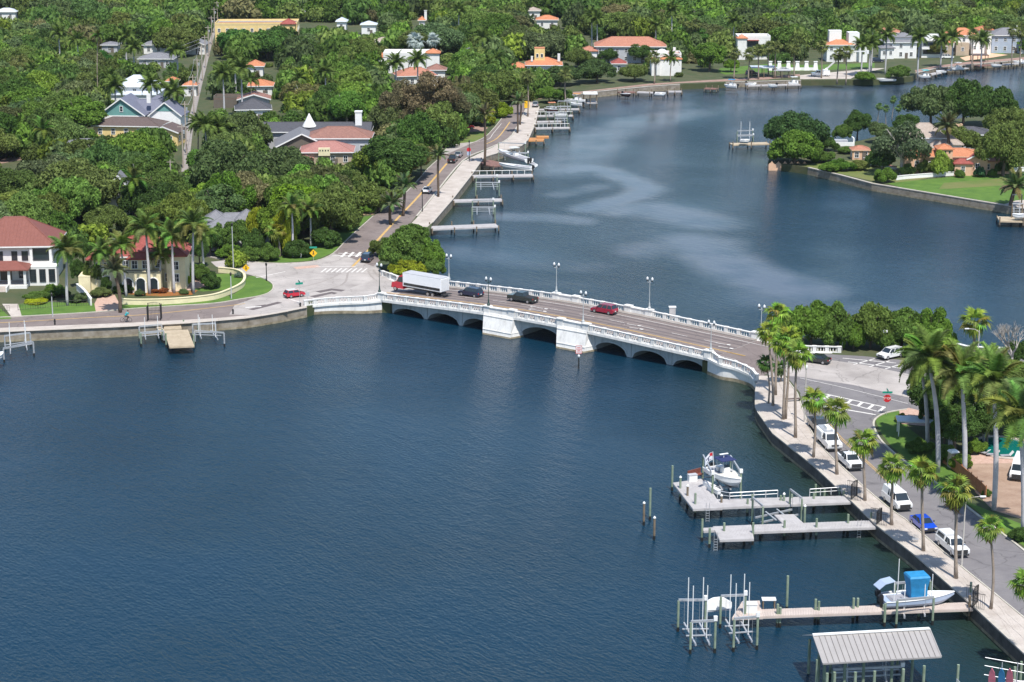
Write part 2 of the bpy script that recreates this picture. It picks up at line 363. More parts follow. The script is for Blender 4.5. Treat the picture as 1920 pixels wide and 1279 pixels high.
def offset_line(pts, d):
    """shift a plan polyline sideways (left positive)"""
    out = []
    for i, p in enumerate(pts):
        a = pts[max(i - 1, 0)]; b = pts[min(i + 1, len(pts) - 1)]; t = (b - a); t.z = 0; t.normalize()
        out.append(Vector((p.x - t.y * d, p.y + t.x * d, p.z)))
    return out
def strip(name, pts, w, m, z=None, kind='structure', parent=None):
    l, r = offset_line(pts, w / 2), offset_line(pts, -w / 2); mb = MB(); n = len(pts)
    vs = [(p.x, p.y, p.z if z is None else z) for p in l] + [(p.x, p.y, p.z if z is None else z) for p in r]
    mb.add(vs, [(i, i + n, i + n + 1, i + 1) for i in range(n - 1)])
    return mb.build(name, m, parent, kind=kind)
SHORE_L = [(-260, 634), (0, 622), (215, 613), (360, 605), (460, 596.5), (520, 587), (575, 576)]
SHORE_M = [(811, 417), (848, 374), (884, 328), (907, 295), (932, 287), (978, 273), (990, 262), (1003, 233), (1011, 200), (1040, 196), (1068, 192),
           (1080, 178), (1116, 172), (1217, 162), (1275, 158), (1361, 154.5), (1390, 153), (1440, 152), (1502, 150.5), (1595, 150), (1620, 150), (1642, 149.5), (1675, 147.5),
           (1712, 143), (1718, 137), (1752, 129), (1815, 121.5), (1877, 116), (1925, 112.5), (2150, 100)]
SHORE_R = [(2200, 150), (2040, 188), (1920, 203), (1800, 222), (1700, 240), (1620, 262), (1560, 274), (1480, 282), (1445, 292), (1440, 303), (1515, 314), (1575, 328), (1635, 344), (1690, 353), (1800, 371), (1880, 384), (1920, 391), (2200, 440)]
SHORE_N = [(1422, 706), (1417, 735), (1417, 762), (1422, 773.5), (1450, 813), (1493, 847), (1526, 873), (1597, 939), (1646, 986), (1716, 1040), (1829, 1139), (1920, 1224), (2060, 1355)]
SHORE_NF = [(1432, 632), (1480, 634), (1560, 630), (1640, 632), (1720, 634), (1780, 640), (1812, 648), (1850, 651), (1900, 652), (1990, 648), (2200, 640)]
# ------------------------------------------------------------------ water: one sheet, calmer slicks carried by an attribute
def water():
    xs = list(np.linspace(-330, 330, 240)); ys = list(np.concatenate([np.linspace(150, 700, 300), np.linspace(704, 1200, 90)]))
    xs = [-4000, -1500] + xs + [1500, 4000]; ys = [-3000, -500] + ys + [2500, 6000]
    X, Y = np.meshgrid(xs, ys); nx, ny = len(xs), len(ys)
    v = np.stack([X.ravel(), Y.ravel(), np.zeros(X.size)], 1)
    i = np.arange(nx * ny).reshape(ny, nx); f = np.stack([i[:-1, :-1], i[:-1, 1:], i[1:, 1:], i[1:, :-1]], -1).reshape(-1, 4)
    me = bpy.data.meshes.new('water'); me.from_pydata(v.tolist(), [], f.tolist())
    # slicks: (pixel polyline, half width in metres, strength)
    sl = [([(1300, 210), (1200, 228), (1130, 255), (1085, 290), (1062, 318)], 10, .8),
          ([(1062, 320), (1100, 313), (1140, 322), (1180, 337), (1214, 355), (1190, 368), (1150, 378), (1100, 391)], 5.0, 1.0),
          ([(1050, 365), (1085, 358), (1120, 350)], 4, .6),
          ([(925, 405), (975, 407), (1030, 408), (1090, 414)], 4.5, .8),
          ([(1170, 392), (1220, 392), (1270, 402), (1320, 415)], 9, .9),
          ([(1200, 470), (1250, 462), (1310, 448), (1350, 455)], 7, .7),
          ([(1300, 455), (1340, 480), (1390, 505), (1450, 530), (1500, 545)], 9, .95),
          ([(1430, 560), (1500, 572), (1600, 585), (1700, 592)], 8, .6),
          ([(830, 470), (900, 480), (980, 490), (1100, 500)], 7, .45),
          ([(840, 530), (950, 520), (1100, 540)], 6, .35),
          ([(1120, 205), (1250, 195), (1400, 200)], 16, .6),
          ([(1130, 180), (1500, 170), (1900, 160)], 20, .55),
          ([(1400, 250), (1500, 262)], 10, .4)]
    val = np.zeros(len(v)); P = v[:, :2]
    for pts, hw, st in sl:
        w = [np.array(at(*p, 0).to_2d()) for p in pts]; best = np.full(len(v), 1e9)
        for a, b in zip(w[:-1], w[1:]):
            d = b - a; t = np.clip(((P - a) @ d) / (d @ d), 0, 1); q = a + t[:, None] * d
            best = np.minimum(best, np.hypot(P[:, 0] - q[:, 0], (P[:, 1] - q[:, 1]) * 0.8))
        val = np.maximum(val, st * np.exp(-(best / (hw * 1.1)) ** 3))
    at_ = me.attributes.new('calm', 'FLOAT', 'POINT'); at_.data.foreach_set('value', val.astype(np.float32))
    sh = np.full(len(v), 1e9)                            # reflection of the walls put into the water colour, greener near shore
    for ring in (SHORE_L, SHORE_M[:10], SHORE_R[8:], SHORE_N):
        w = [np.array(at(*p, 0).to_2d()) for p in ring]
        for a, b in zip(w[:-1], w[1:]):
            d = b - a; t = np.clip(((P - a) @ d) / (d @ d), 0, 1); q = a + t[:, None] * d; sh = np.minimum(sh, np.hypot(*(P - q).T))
    a2 = me.attributes.new('wall_reflection', 'FLOAT', 'POINT'); a2.data.foreach_set('value', np.exp(-(sh / 9) ** 1.5).astype(np.float32))
    m, nt, b = _nodes('bay_water')
    b.inputs['Roughness'].default_value = 0.13
    b.inputs['IOR'].default_value = 1.333
    geo = nt.nodes.new('ShaderNodeNewGeometry')
    ca = nt.nodes.new('ShaderNodeAttribute'); ca.attribute_name = 'calm'
    mp = nt.nodes.new('ShaderNodeMapping'); mp.vector_type = 'TEXTURE'; mp.inputs['Rotation'].default_value = (0, 0, R(-58)); mp.inputs['Scale'].default_value = (1.8, 0.75, 1)
    nt.links.new(geo.outputs['Position'], mp.inputs['Vector'])
    n1 = nt.nodes.new('ShaderNodeTexNoise'); n1.inputs['Scale'].default_value = 1.9; n1.inputs['Detail'].default_value = 4; n1.inputs['Roughness'].default_value = 0.55
    n2 = nt.nodes.new('ShaderNodeTexNoise'); n2.inputs['Scale'].default_value = 0.42; n2.inputs['Detail'].default_value = 2
    n3 = nt.nodes.new('ShaderNodeTexNoise'); n3.inputs['Scale'].default_value = 0.02; n3.inputs['Detail'].default_value = 3
    for n in (n1, n2): nt.links.new(mp.outputs[0], n.inputs['Vector'])
    nt.links.new(geo.outputs['Position'], n3.inputs['Vector'])
    ad = nt.nodes.new('ShaderNodeMath'); ad.operation = 'MULTIPLY_ADD'; ad.inputs[1].default_value = 0.9
    nt.links.new(n2.outputs['Fac'], ad.inputs[0]); nt.links.new(n1.outputs['Fac'], ad.inputs[2])
    # wind patches vary the chop; slicks flatten it
    mr = nt.nodes.new('ShaderNodeMapRange'); mr.inputs['From Min'].default_value = .35; mr.inputs['From Max'].default_value = .65
    mr.inputs['To Min'].default_value = 0.45; mr.inputs['To Max'].default_value = 1.2
    nt.links.new(n3.outputs['Fac'], mr.inputs['Value'])
    om = nt.nodes.new('ShaderNodeMath'); om.operation = 'MULTIPLY_ADD'; om.inputs[1].default_value = -0.86; om.inputs[2].default_value = 1.0
    nt.links.new(ca.outputs['Fac'], om.inputs[0])
    mm = nt.nodes.new('ShaderNodeMath'); mm.operation = 'MULTIPLY'; nt.links.new(om.outputs[0], mm.inputs[0]); nt.links.new(mr.outputs[0], mm.inputs[1])
    bp = nt.nodes.new('ShaderNodeBump'); bp.inputs['Distance'].default_value = 0.23
    nt.links.new(mm.outputs[0], bp.inputs['Strength']); nt.links.new(ad.outputs[0], bp.inputs['Height']); nt.links.new(bp.outputs['Normal'], b.inputs['Normal'])
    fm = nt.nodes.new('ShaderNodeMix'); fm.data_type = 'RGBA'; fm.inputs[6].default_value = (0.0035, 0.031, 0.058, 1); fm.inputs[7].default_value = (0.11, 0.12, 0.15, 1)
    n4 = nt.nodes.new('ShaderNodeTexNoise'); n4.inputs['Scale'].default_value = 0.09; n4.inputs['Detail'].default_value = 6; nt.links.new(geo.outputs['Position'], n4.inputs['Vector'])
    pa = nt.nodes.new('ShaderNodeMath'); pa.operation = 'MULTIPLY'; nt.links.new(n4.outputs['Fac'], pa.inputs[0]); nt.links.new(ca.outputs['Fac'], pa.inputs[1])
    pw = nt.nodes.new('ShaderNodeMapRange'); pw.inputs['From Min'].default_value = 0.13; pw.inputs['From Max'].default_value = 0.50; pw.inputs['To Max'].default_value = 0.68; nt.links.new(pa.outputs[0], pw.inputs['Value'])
    sa = nt.nodes.new('ShaderNodeAttribute'); sa.attribute_name = 'wall_reflection'; fs_ = nt.nodes.new('ShaderNodeMix'); fs_.data_type = 'RGBA'; fs_.inputs[6].default_value = (0.0028, 0.025, 0.050, 1); fs_.inputs[7].default_value = (0.018, 0.034, 0.022, 1)
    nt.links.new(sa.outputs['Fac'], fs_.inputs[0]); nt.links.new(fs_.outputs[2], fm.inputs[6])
    nt.links.new(pw.outputs[0], fm.inputs[0]); nt.links.new(fm.outputs[2], b.inputs['Base Color'])   # low-sky reflection of the slicks put into the base colour
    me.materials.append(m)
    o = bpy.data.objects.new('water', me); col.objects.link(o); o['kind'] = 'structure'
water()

# ------------------------------------------------------------------ the three pieces of land (shorelines read from the seawall tops)
def V3(l, z=ZL): return [at(p[0], p[1], z) for p in l]
BA = Vector((-24.3, 361.5, 0)); BD = Vector((32.5, 318.5, 0))
BS = (BD - BA).normalized(); BT = Vector((-BS.y, BS.x, 0)); BW = 15.4; BLEN = (BD - BA).length
def bp(s, t, z=0.0): q = BA + BS * s + BT * t; return Vector((q.x, q.y, z))
ZP = [(-400, ZL), (-20, ZL), (-2, 2.45), (24, 3.7), (36, 3.85), (47, 3.7), (71, 2.85), (90, ZL), (500, ZL)]
def zdeck(s):
    for (a, za), (b, zb) in zip(ZP[:-1], ZP[1:]):
        if s <= b:
            t = (s - a) / (b - a); return za + (zb - za) * t
    return ZL
def zsm(s): return sum(zdeck(s + k) for k in (-6, -4, -2, 0, 2, 4, 6)) / 7
def bst(px, py):                                       # bridge coordinates of a pixel on the deck
    z = 3.3
    for _ in range(8):
        p = at(px, py, z); s = (p - BA).dot(BS); z = zsm(s)
    return s, (Vector((p.x, p.y, 0)) - BA).dot(BT)
def s_col(px, t=0.0):
    lo, hi = -60.0, 140.0
    for _ in range(50):
        m = (lo + hi) / 2; q = bp(m, t, 2)
        if pix(q.x, q.y, 2)[0] < px: lo = m
        else: hi = m
    return lo
wing_nl = [at(573, 562, 0) for _ in [0]]
NL = [at(573, 562.6, 2.95), at(590, 560.6, 2.98), at(611, 558.4, 3.05), at(633, 556.9, 3.14), at(655, 555.8, 3.25), at(684, 554.6, 3.40), bp(0, 0, 3.55)]
NR = [bp(BLEN, 0, 3.9), at(1352, 670, 3.72), at(1378, 676.5, 3.5), at(1396, 683.5, 3.3), at(1410, 691, 3.12), at(1419, 701, 2.98)]
FL = [at(717.6, 507.7, 2.95), at(732, 512, 3.05), at(747, 517.6, 3.15), bp(-6, BW + .6, 3.3), bp(0, BW, 3.55)]
FR = [bp(BLEN, BW, 3.85), bp(BLEN + 6, BW + .3, 3.65), at(1468, 644, 3.35), at(1504, 647.5, 3.1), at(1574, 649.5, 2.98)]
for L_ in (NL, NR, FL, FR):
    for p in L_: p.z -= 1.1                              # base of the parapet = road level there
land_l = [p.to_2d() for p in V3(SHORE_L)] + [p.to_2d() for p in NL[1:]] + [bp(1.5, 0.6).to_2d(), bp(1.5, BW - .4).to_2d()] + [p.to_2d() for p in FL[::-1][1:]] \
    + [p.to_2d() for p in V3([(706, 500), (760, 512), (802, 506), (808, 470), (800, 445), (806, 430)])] + [p.to_2d() for p in V3(SHORE_M)] + [Vector((900, 900)), Vector((900, 3500)), Vector((-900, 3500)), Vector((-900, 330))]
land_n = [p.to_2d() for p in V3(SHORE_N)] + [Vector((260, 120)), Vector((400, 150))] + [p.to_2d() for p in V3(SHORE_NF[::-1])] + [p.to_2d() for p in FR[::-1][2:]][:1] + [bp(BLEN - 1.5, BW - .4).to_2d(), bp(BLEN - 1.5, 0.6).to_2d()] + [p.to_2d() for p in NR[1:]]
land_r = [p.to_2d() for p in V3(SHORE_R)]
MB().prism(land_l, -3, ZL).build('ground', M['land'], kind='structure')
MB().prism(land_n, -3, ZL - .001).build('ground', M['land'], kind='structure')
MB().prism(land_r, -3, ZL - .002).build('ground', M['land'], kind='structure')
LANDS = dict(l=land_l, n=land_n, r=land_r)

def seawall(name, label, pts, side, capm='wallcap', facem='seawall', cap_w=0.55, top=0.06, step=4.0, parts=True):
    """retaining wall: stained face below, one coping stone every few metres on top; side +1 = land on the left"""
    t = thing(name, label, 'seawall', pts[0]); o = pts[0]
    P = [p - o for p in pts]; Q = offset_line(P, side * cap_w); n = len(P)
    mb = MB()
    outer = offset_line(P, -side * 0.06)
    vs = [(p.x, p.y, -1.5 - o.z) for p in outer] + [(p.x, p.y, ZL - .10 - o.z) for p in outer] + [(q.x, q.y, ZL - .10 - o.z) for q in Q]
    mb.add(vs, [(i, i + 1, i + 1 + n, i + n) for i in range(n - 1)] + [(i + n, i + 1 + n, i + 1 + 2 * n, i + 2 * n) for i in range(n - 1)])
    mb.build('wall_face', M[facem], t)
    # wet tide band just above the waterline
    band = offset_line(P, -side * 0.075)
    MB().add([(p.x, p.y, -1.4 - o.z) for p in band] + [(p.x, p.y, 0.38 - o.z) for p in band], [(i, i + 1, i + 1 + n, i + n) for i in range(n - 1)]).build('tide_band', M['stain'], t)
    R_ = resample(P, step); rout = offset_line(R_, -side * 0.14); rin = offset_line(R_, side * cap_w); joined = MB()
    for i in range(len(R_) - 1):
        d = (R_[i + 1] - R_[i]).normalized() * 0.03
        c = [rout[i] + d, rout[i + 1] - d, rin[i + 1] - d, rin[i] + d]
        b_ = MB() if parts else joined
        b_.prism([(p.x, p.y) for p in c], ZL - .12 - o.z, ZL + top - o.z)
        if parts: b_.build('coping_stone', M[capm], t)
    if not parts: joined.build('coping', M[capm], t, kind='stuff')
    return t
seawall('seawall', 'pale seawall with flat cap running along the street below the two left houses', V3(SHORE_L), 1)
seawall('seawall', 'long concrete seawall beside the wide promenade north of the bridge', V3(SHORE_M[:9]), 1)
seawall('seawall', 'low distant seawall of the far bank beyond the bay', V3(SHORE_M[11:15]), 1, parts=False)
seawall('seawall', 'pale far seawall below the white arcade and bucket truck', V3(SHORE_M[15:19]), 1, parts=False)
seawall('seawall', 'faint far seawall with docks at the upper right edge', V3(SHORE_M[24:30]), 1, parts=False)
seawall('seawall', 'grey seawall of the far peninsula beside the open lawn', V3(SHORE_R[10:18]), 1)
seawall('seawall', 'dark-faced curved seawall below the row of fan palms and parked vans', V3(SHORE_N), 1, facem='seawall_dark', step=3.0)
seawall('seawall', 'short white seawall behind the roadside sabal palm', V3(SHORE_NF[5:10]), -1, 'white', parts=False)

# ------------------------------------------------------------------ streets
def sheet(name, pts, m, dz, z=ZL): return MB().sheet(poly(pts, z), z + dz).build(name, M[m], kind='structure')
# left: street along the water, junction slab, avenue going away, side street
sheet('street', [(-260, 608), (-20, 597), (0, 596), (90, 591.5), (180, 586), (240, 580.5), (330, 574.5), (400, 570), (450, 562), (490, 555), (508, 548), (540, 585), (470, 591), (400, 597), (250, 605), (0, 615), (-260, 627)], 'asphalt', .010)
sheet('sidewalk', [(-260, 627), (0, 615), (250, 605), (400, 597), (470, 591), (540, 583), (575, 573), (575, 577), (520, 588), (460, 597.5), (360, 606), (215, 614), (0, 623), (-260, 635)], 'pave', .014)
sheet('junction', [(395, 491), (425, 488), (500, 494), (545, 494.5), (592, 490), (625, 476), (648, 456), (716, 456), (710, 480), (705, 498), (722, 512), (750, 522), (790, 537), (720, 556), (690, 556), (640, 559), (600, 562.5), (575, 566), (575, 576), (520, 586),
                   (470, 591), (430, 590), (440, 572), (475, 560), (500, 551), (512, 541), (511, 532), (498, 524), (470, 516), (430, 507), (405, 500)], 'concrete', .016)
sheet('avenue', [(625, 475), (654, 446), (700, 405), (719, 393), (763, 360), (803, 316), (831, 292), (877, 272), (908, 258), (924, 243), (938, 226), (958, 196), (967, 187), (993, 187), (986.5, 204), (971, 235), (953.6, 259.5), (914, 279),
                 (868, 301), (811, 369), (781, 405), (748, 445), (716, 485), (700, 500), (648, 480)], 'asphalt', .020)
sheet('avenue_end', [(958, 196), (967, 187), (993, 187), (996, 170), (1003, 163), (960, 163), (965, 175)], 'redbrick', .012)
sheet('side_street', [(831, 292), (822, 280), (825, 268), (850, 270), (890, 266), (908, 259)], 'concrete', .024)
sheet('promenade', [(781, 409), (811, 371.5), (868, 303), (914, 281), (953.6, 261.5), (971, 237), (986.5, 206), (992, 190), (1003, 190), (1010, 200), (1002, 233), (989, 262), (977, 273), (932, 287), (906, 295), (883, 328), (847, 374), (810, 418), (790, 436), (760, 430)], 'pave', .014)
sheet('far_road', [(1000, 176), (1085, 172), (1217, 157), (1300, 152), (1387, 147), (1450, 143), (1500, 139), (1500, 143), (1440, 149), (1361, 152.5), (1275, 156), (1217, 160.5), (1116, 170.5), (1080, 176), (1010, 186)], 'redbrick', .010)
sheet('far_road', [(1500, 141), (1600, 132), (1640, 128), (1660, 128), (1610, 139), (1595, 148), (1500, 148.5)], 'pave', .012)
sheet('far_promenade', [(1715, 132), (1752, 124), (1815, 116), (1877, 111), (1960, 104), (1960, 109), (1877, 115), (1815, 120.5), (1752, 128), (1718, 136)], 'redbrick', .010)
sheet('alley', [(340, 322), (344, 285), (352, 230), (365, 180), (378, 130), (391, 80), (405, 40), (414, 0), (418, 0), (410, 40), (398, 80), (386, 130), (374, 180), (363, 230), (357, 285), (352, 322)], 'walk', .010)
sheet('parking_lot', [(-60, 262), (0, 258), (55, 250), (70, 272), (40, 300), (-60, 318)], 'redbrick', .010)
sheet('left_drive', [(385, 470), (368, 468), (330, 470), (330, 478), (385, 481), (425, 490), (500, 496), (470, 488), (425, 482)], 'asphalt', .013)
# driveways and lawns, left
sheet('lawn', [(-60, 577), (-5, 573), (22, 598), (-60, 600)], 'grass', .012)
sheet('lawn', [(33, 571), (60, 566), (178, 569), (180, 584), (112, 590), (40, 593)], 'grass', .012)
sheet('garden_path', [(4, 570), (34, 570), (41, 594), (22, 595)], 'pave', .018)
sheet('driveway', [(177, 570), (182, 560), (193, 554), (215, 553), (222, 566), (227, 580), (180, 586)], 'brick', .018)
sheet('lawn', [(224, 567), (300, 571), (400, 563), (440, 551), (458, 536), (463, 519), (478, 517), (498, 525), (511, 534), (509, 546), (490, 554), (450, 561), (400, 568.5), (330, 573), (240, 579), (226, 578)], 'grass', .014)
sheet('lawn', [(400, 514), (430, 513), (456, 522), (452, 530), (430, 543), (380, 547), (360, 542), (413, 535)], 'grass', .014)
sheet('driveway', [(366, 514), (395, 511), (404, 517), (412, 530), (408, 538), (390, 542), (345, 545), (300, 550), (362, 528)], 'brick', .012)
sheet('flower_bed', [(240, 552), (300, 556), (360, 553), (372, 544), (340, 548), (250, 546)], 'flower', .020)
sheet('verge', [(410, 478), (470, 489), (530, 493), (592, 488), (624, 474), (652, 446), (698, 404), (660, 410), (600, 450), (550, 478), (480, 484), (412, 470)], 'grass', .012)
sheet('lawn', [(858, 262), (872, 250), (905, 240), (915, 252), (890, 266), (860, 270)], 'grass_dry', .012)
sheet('lawn', [(905, 232), (935, 208), (948, 200), (938, 224), (912, 240)], 'grass', .011)
sheet('driveway', [(855, 246), (905, 234), (915, 240), (906, 246), (858, 250)], 'redbrick', .016)
sheet('driveway', [(700, 402), (720, 390), (712, 384), (650, 398), (640, 404)], 'peach', .014)
# far bank lawns
sheet('lawn', [(1350, 128), (1440, 120), (1520, 122), (1640, 118), (1640, 127), (1560, 131), (1470, 134), (1360, 140), (1345, 135)], 'grass', .006)
sheet('lawn', [(1850, 98), (1880, 96), (1885, 104), (1848, 106)], 'grass', .006)
sheet('terrace', [(1800, 108), (1850, 99), (1890, 103), (1860, 108), (1810, 114)], 'peach', .008)
# right peninsula
sheet('lawn', [(1664, 344), (1700, 340), (1800, 330), (1920, 324), (2100, 318), (2100, 410), (1905, 385), (1860, 379), (1800, 369.5), (1690, 352)], 'grass', .010)
sheet('lawn', [(1500, 310), (1580, 300), (1680, 312), (1790, 322), (1690, 345), (1640, 340), (1575, 326)], 'grass_dry', .006)
sheet('lawn', [(1770, 343), (1890, 334), (1880, 348), (1760, 355)], 'grass_dry', .014)
sheet('patio', [(1880, 384), (1905, 376), (1960, 372), (1960, 395)], 'pave', .018)
# right: junction, main street, harbour street with its crosswalks
BZ = ZL
sheet('main_street', [(1420, 645), (1500, 658), (1549, 664), (1620, 668), (1690, 675), (1790, 690), (1960, 700), (1960, 800), (1800, 780), (1702, 768), (1640, 788), (1560, 790), (1504, 741), (1470, 700), (1425, 700)], 'asphalt_grey', .010)
sheet('main_street_slab', [(1400, 668), (1470, 662), (1549, 674), (1630, 686), (1710, 703), (1800, 722), (1800, 770), (1702, 745), (1600, 722), (1496, 706), (1440, 704)], 'concrete', .014)
sheet('harbour_street', [(1500, 738), (1560, 750), (1650, 770), (1636, 790), (1640, 806), (1650, 824), (1675, 848), (1704, 870), (1766, 914), (1822, 958), (1879, 1001), (1920, 1032), (2010, 1105), (2010, 1228), (1920, 1157), (1860, 1108), (1823, 1076), (1777, 1041), (1702, 976),
                          (1622, 914), (1560, 857), (1521, 803), (1506, 765)], 'asphalt_grey', .016)
sheet('car_park', [(1800, 664), (1890, 660), (2000, 658), (2000, 690), (1900, 690), (1815, 682)], 'asphalt_grey', .018)
sheet('lawn', [(1646, 778), (1700, 768), (1712, 780), (1700, 800), (1740, 830), (1800, 880), (1830, 915), (1800, 925), (1766, 908), (1706, 866), (1672, 838), (1652, 812), (1642, 790)], 'grass', .018)
sheet('lawn', [(1800, 935), (1860, 960), (1920, 985), (2010, 1060), (2010, 1095), (1925, 1028), (1880, 996), (1830, 957)], 'grass', .018)
sheet('garden_path', [(1686, 770), (1704, 765), (1745, 775), (1745, 800), (1690, 795)], 'brick', .020)
sheet('driveway', [(1815, 868), (1920, 862), (2010, 870), (2010, 1030), (1920, 975), (1862, 957), (1830, 925), (1812, 900)], 'dirt', .014)
sheet('pool_deck', [(1826, 838), (1880, 822), (1925, 820), (1960, 850), (1935, 868), (1815, 870)], 'brick', .022)
# promenade on the right: paving slabs one by one
def right_promenade():
    edge = [(1424, 705), (1420, 735), (1422, 762), (1427, 773), (1455, 811), (1498, 845), (1531, 871), (1602, 937), (1651, 984), (1721, 1038), (1834, 1137), (1925, 1222), (2060, 1350)]
    kerb = [(1470, 705), (1495, 738), (1504, 765), (1518, 803), (1530, 825), (1545, 843), (1558, 857), (1620, 914), (1668, 955), (1700, 976), (1775, 1041), (1858, 1108), (1955, 1188)]
    E_ = V3(edge); K = V3(kerb)
    def sample(L, n):
        d = [0]
        for a, b in zip(L[:-1], L[1:]): d.append(d[-1] + (b - a).length)
        out = []
        for k in range(n + 1):
            q = d[-1] * k / n; i = max(j for j in range(len(d)) if d[j] <= q + 1e-9); i = min(i, len(L) - 2)
            out.append(L[i].lerp(L[i + 1], (q - d[i]) / (d[i + 1] - d[i])))
        return out
    n = 62; A, B = sample(E_, n), sample(K, n)
    base = MB(); base.sheet([p.to_2d() for p in A] + [p.to_2d() for p in B[::-1]], ZL + .012)
    root = base.build('promenade', M['kerb'], kind='structure')
    for i in range(n):
        for j, (u0, u1) in enumerate(((0, .34), (.34, .67), (.67, 1))):
            a, b = A[i].lerp(B[i], u0), A[i].lerp(B[i], u1); c, d = A[i + 1].lerp(B[i + 1], u1), A[i + 1].lerp(B[i + 1], u0)
            ce = (a + b + c + d) / 4; q = [ce + (p - ce) * 0.982 for p in (a, b, c, d)]
            mb = MB(); mb.prism([(p.x, p.y) for p in q], ZL + .02, ZL + .06 + rnd.uniform(-.006, .006)); mb.build('paving_slab', M['pave'], root)
    k = thing('kerb', 'pale kerb between the promenade slabs and the parked vans', 'kerb', B[0])
    P = [p - B[0] for p in B]; W_ = offset_line(P, -.0)
    mb = MB()
    for a, b in zip(P[:-1], P[1:]): mb.beam(a + Vector((0, 0, .06)), b + Vector((0, 0, .06)), .18, .16)
    mb.build('kerb_line', M['kerb'], k)
right_promenade()
def kerbline(label, pts, z=ZL, w=.2, h=.14, m='kerb'):
    P = spline(V3(pts, z), 4); o = P[0].copy(); mb = MB()
    t = thing('kerb', label, 'kerb', o); L_, R_ = offset_line([p - o for p in P], w / 2), offset_line([p - o for p in P], -w / 2)
    n = len(P); vs = []
    for zz in (-.02, h): vs += [(p.x, p.y, zz) for p in L_] + [(p.x, p.y, zz) for p in R_]
    fs = []
    for i in range(n - 1): fs += [(2 * n + i, 3 * n + i, 3 * n + i + 1, 2 * n + i + 1), (i, 2 * n + i, 2 * n + i + 1, i + 1), (n + i, n + i + 1, 3 * n + i + 1, 3 * n + i)]
    mb.add(vs, fs); mb.build('kerb_line', M[m], t)
kerbline('curving kerb round the lawn corner by the stop sign', [(1700, 768), (1665, 774), (1644, 784), (1638, 798), (1650, 824), (1675, 849), (1704, 871), (1766, 914), (1822, 958), (1879, 1001), (1920, 1033), (2000, 1097)], w=.3)
kerbline('kerb round the rounded lawn in front of the cream garden wall', [(0, 595.5), (90, 591), (180, 585.5), (240, 579.8), (330, 573.8), (400, 569.3), (450, 561.5), (490, 554.5), (509, 546), (511.5, 534), (498, 524.5), (478, 517)])
kerbline('kerb below the hedge on the far side of the junction', [(395, 482), (425, 487.5), (500, 493.5), (545, 494), (592, 489.5), (625, 475.5), (654, 446.5), (700, 405.5)])
kerbline('pale kerb between the avenue and the wide promenade', [(781, 406), (811, 369.5), (868, 301.5), (914, 279.5), (953.6, 260), (971, 235.5), (986.5, 204.5)], w=.4)
kerbline('kerb on the wooded side of the avenue', [(719, 393), (763, 360), (803, 316), (831, 292)])
kerbline('kerb curving past the dry lawn with the red car', [(877, 272), (908, 258), (924, 243), (938, 226), (958, 196)])

# painted markings
def line(pts, w, m='paint_y', dz=.032, sp=True):
    P = V3(pts); P = spline(P, 4) if sp and len(P) > 2 else P
    for p in P: p.z = ZL + dz
    return strip('road_marking', P, w, M[m])
line([(-200, 614), (0, 605.5), (165, 596), (275, 590), (400, 577), (460, 569.5)], .28)
line([(660, 501), (680, 481), (735, 421), (790, 362.5), (838, 306.5)], .55)
line([(912, 270), (932, 259.5), (946, 243), (956, 228.8)], .35)
line([(1553, 796), (1575, 822), (1608, 852), (1660, 900), (1700, 935)], .12); line([(1556, 795), (1578, 821), (1611, 851), (1663, 899), (1703, 934)], .12)
line([(878, 268), (914, 262), (925, 250), (940, 232)], .15, 'paint_w')
line([(868, 303), (914, 281), (953.6, 261.5), (971, 237)], .12, 'paint_w')
line([(480, 521), (535, 509.5)], .3, 'paint_w'); line([(592, 500), (668, 500)], .3, 'paint_w', .034)
line([(622, 480), (682, 479)], .5, 'paint_w'); line([(634, 475), (688, 478)], .35, 'paint_w', .036)
for k in range(9): line([(602 + k * 9.5, 511), (612 + k * 9.5, 503.5)], .35, 'paint_w', sp=False)
for k in range(4): line([(640 + k * 14, 482), (650 + k * 13, 473)], .6, 'paint_w', .034, sp=False)
line([(540, 560), (565, 568)], .3, 'paint_w'); line([(655, 556), (722, 542)], .4, 'paint_w'); line([(460, 577), (490, 575)], .6, 'paint_w')
line([(480, 575), (500, 572)], 1.0, 'asphalt_dark', .026); line([(596, 548), (622, 543), (648, 546)], 1.6, 'asphalt_dark', .024, False); line([(585, 557), (622, 549), (652, 556)], 1.6, 'asphalt_dark', .023, False)
line([(470, 581), (525, 567)], 1.3, 'asphalt_dark', .022, False)
line([(553, 503), (598, 499)], 2.2, 'brick', .026, False)
# tyre tracks worn into the junction
for pts in ([(560, 552), (640, 535), (655, 505), (680, 480)], [(520, 548), (600, 530), (640, 512)], [(690, 508), (700, 522), (730, 536), (760, 545)], [(700, 506), (712, 520), (745, 534)]): line(pts, .45, 'track', .019)
# crosswalk on the right: two bars and the rungs between them
line([(1538, 737), (1660, 764)], .35, 'paint_w', .034, False); line([(1545, 745), (1650, 773)], .3, 'paint_w', .034, False)
line([(1548, 762), (1642, 778)], .4, 'paint_w', .034, False)
for k in range(6): line([(1546 + k * 20.5, 748.5 + k * 4.6), (1556 + k * 20.5, 740.5 + k * 4.6)], .5, 'paint_w', .036, False)
line([(1500, 709), (1590, 729), (1702, 757)], .15, 'paint_w', .034)
for a, b in (((1580, 672), (1680, 681)), ((1590, 679), (1700, 692)), ((1600, 684), (1640, 673)), ((1630, 688), (1668, 677)), ((1660, 692), (1690, 683))): line([a, b], .3, 'paint_w', .034, False)

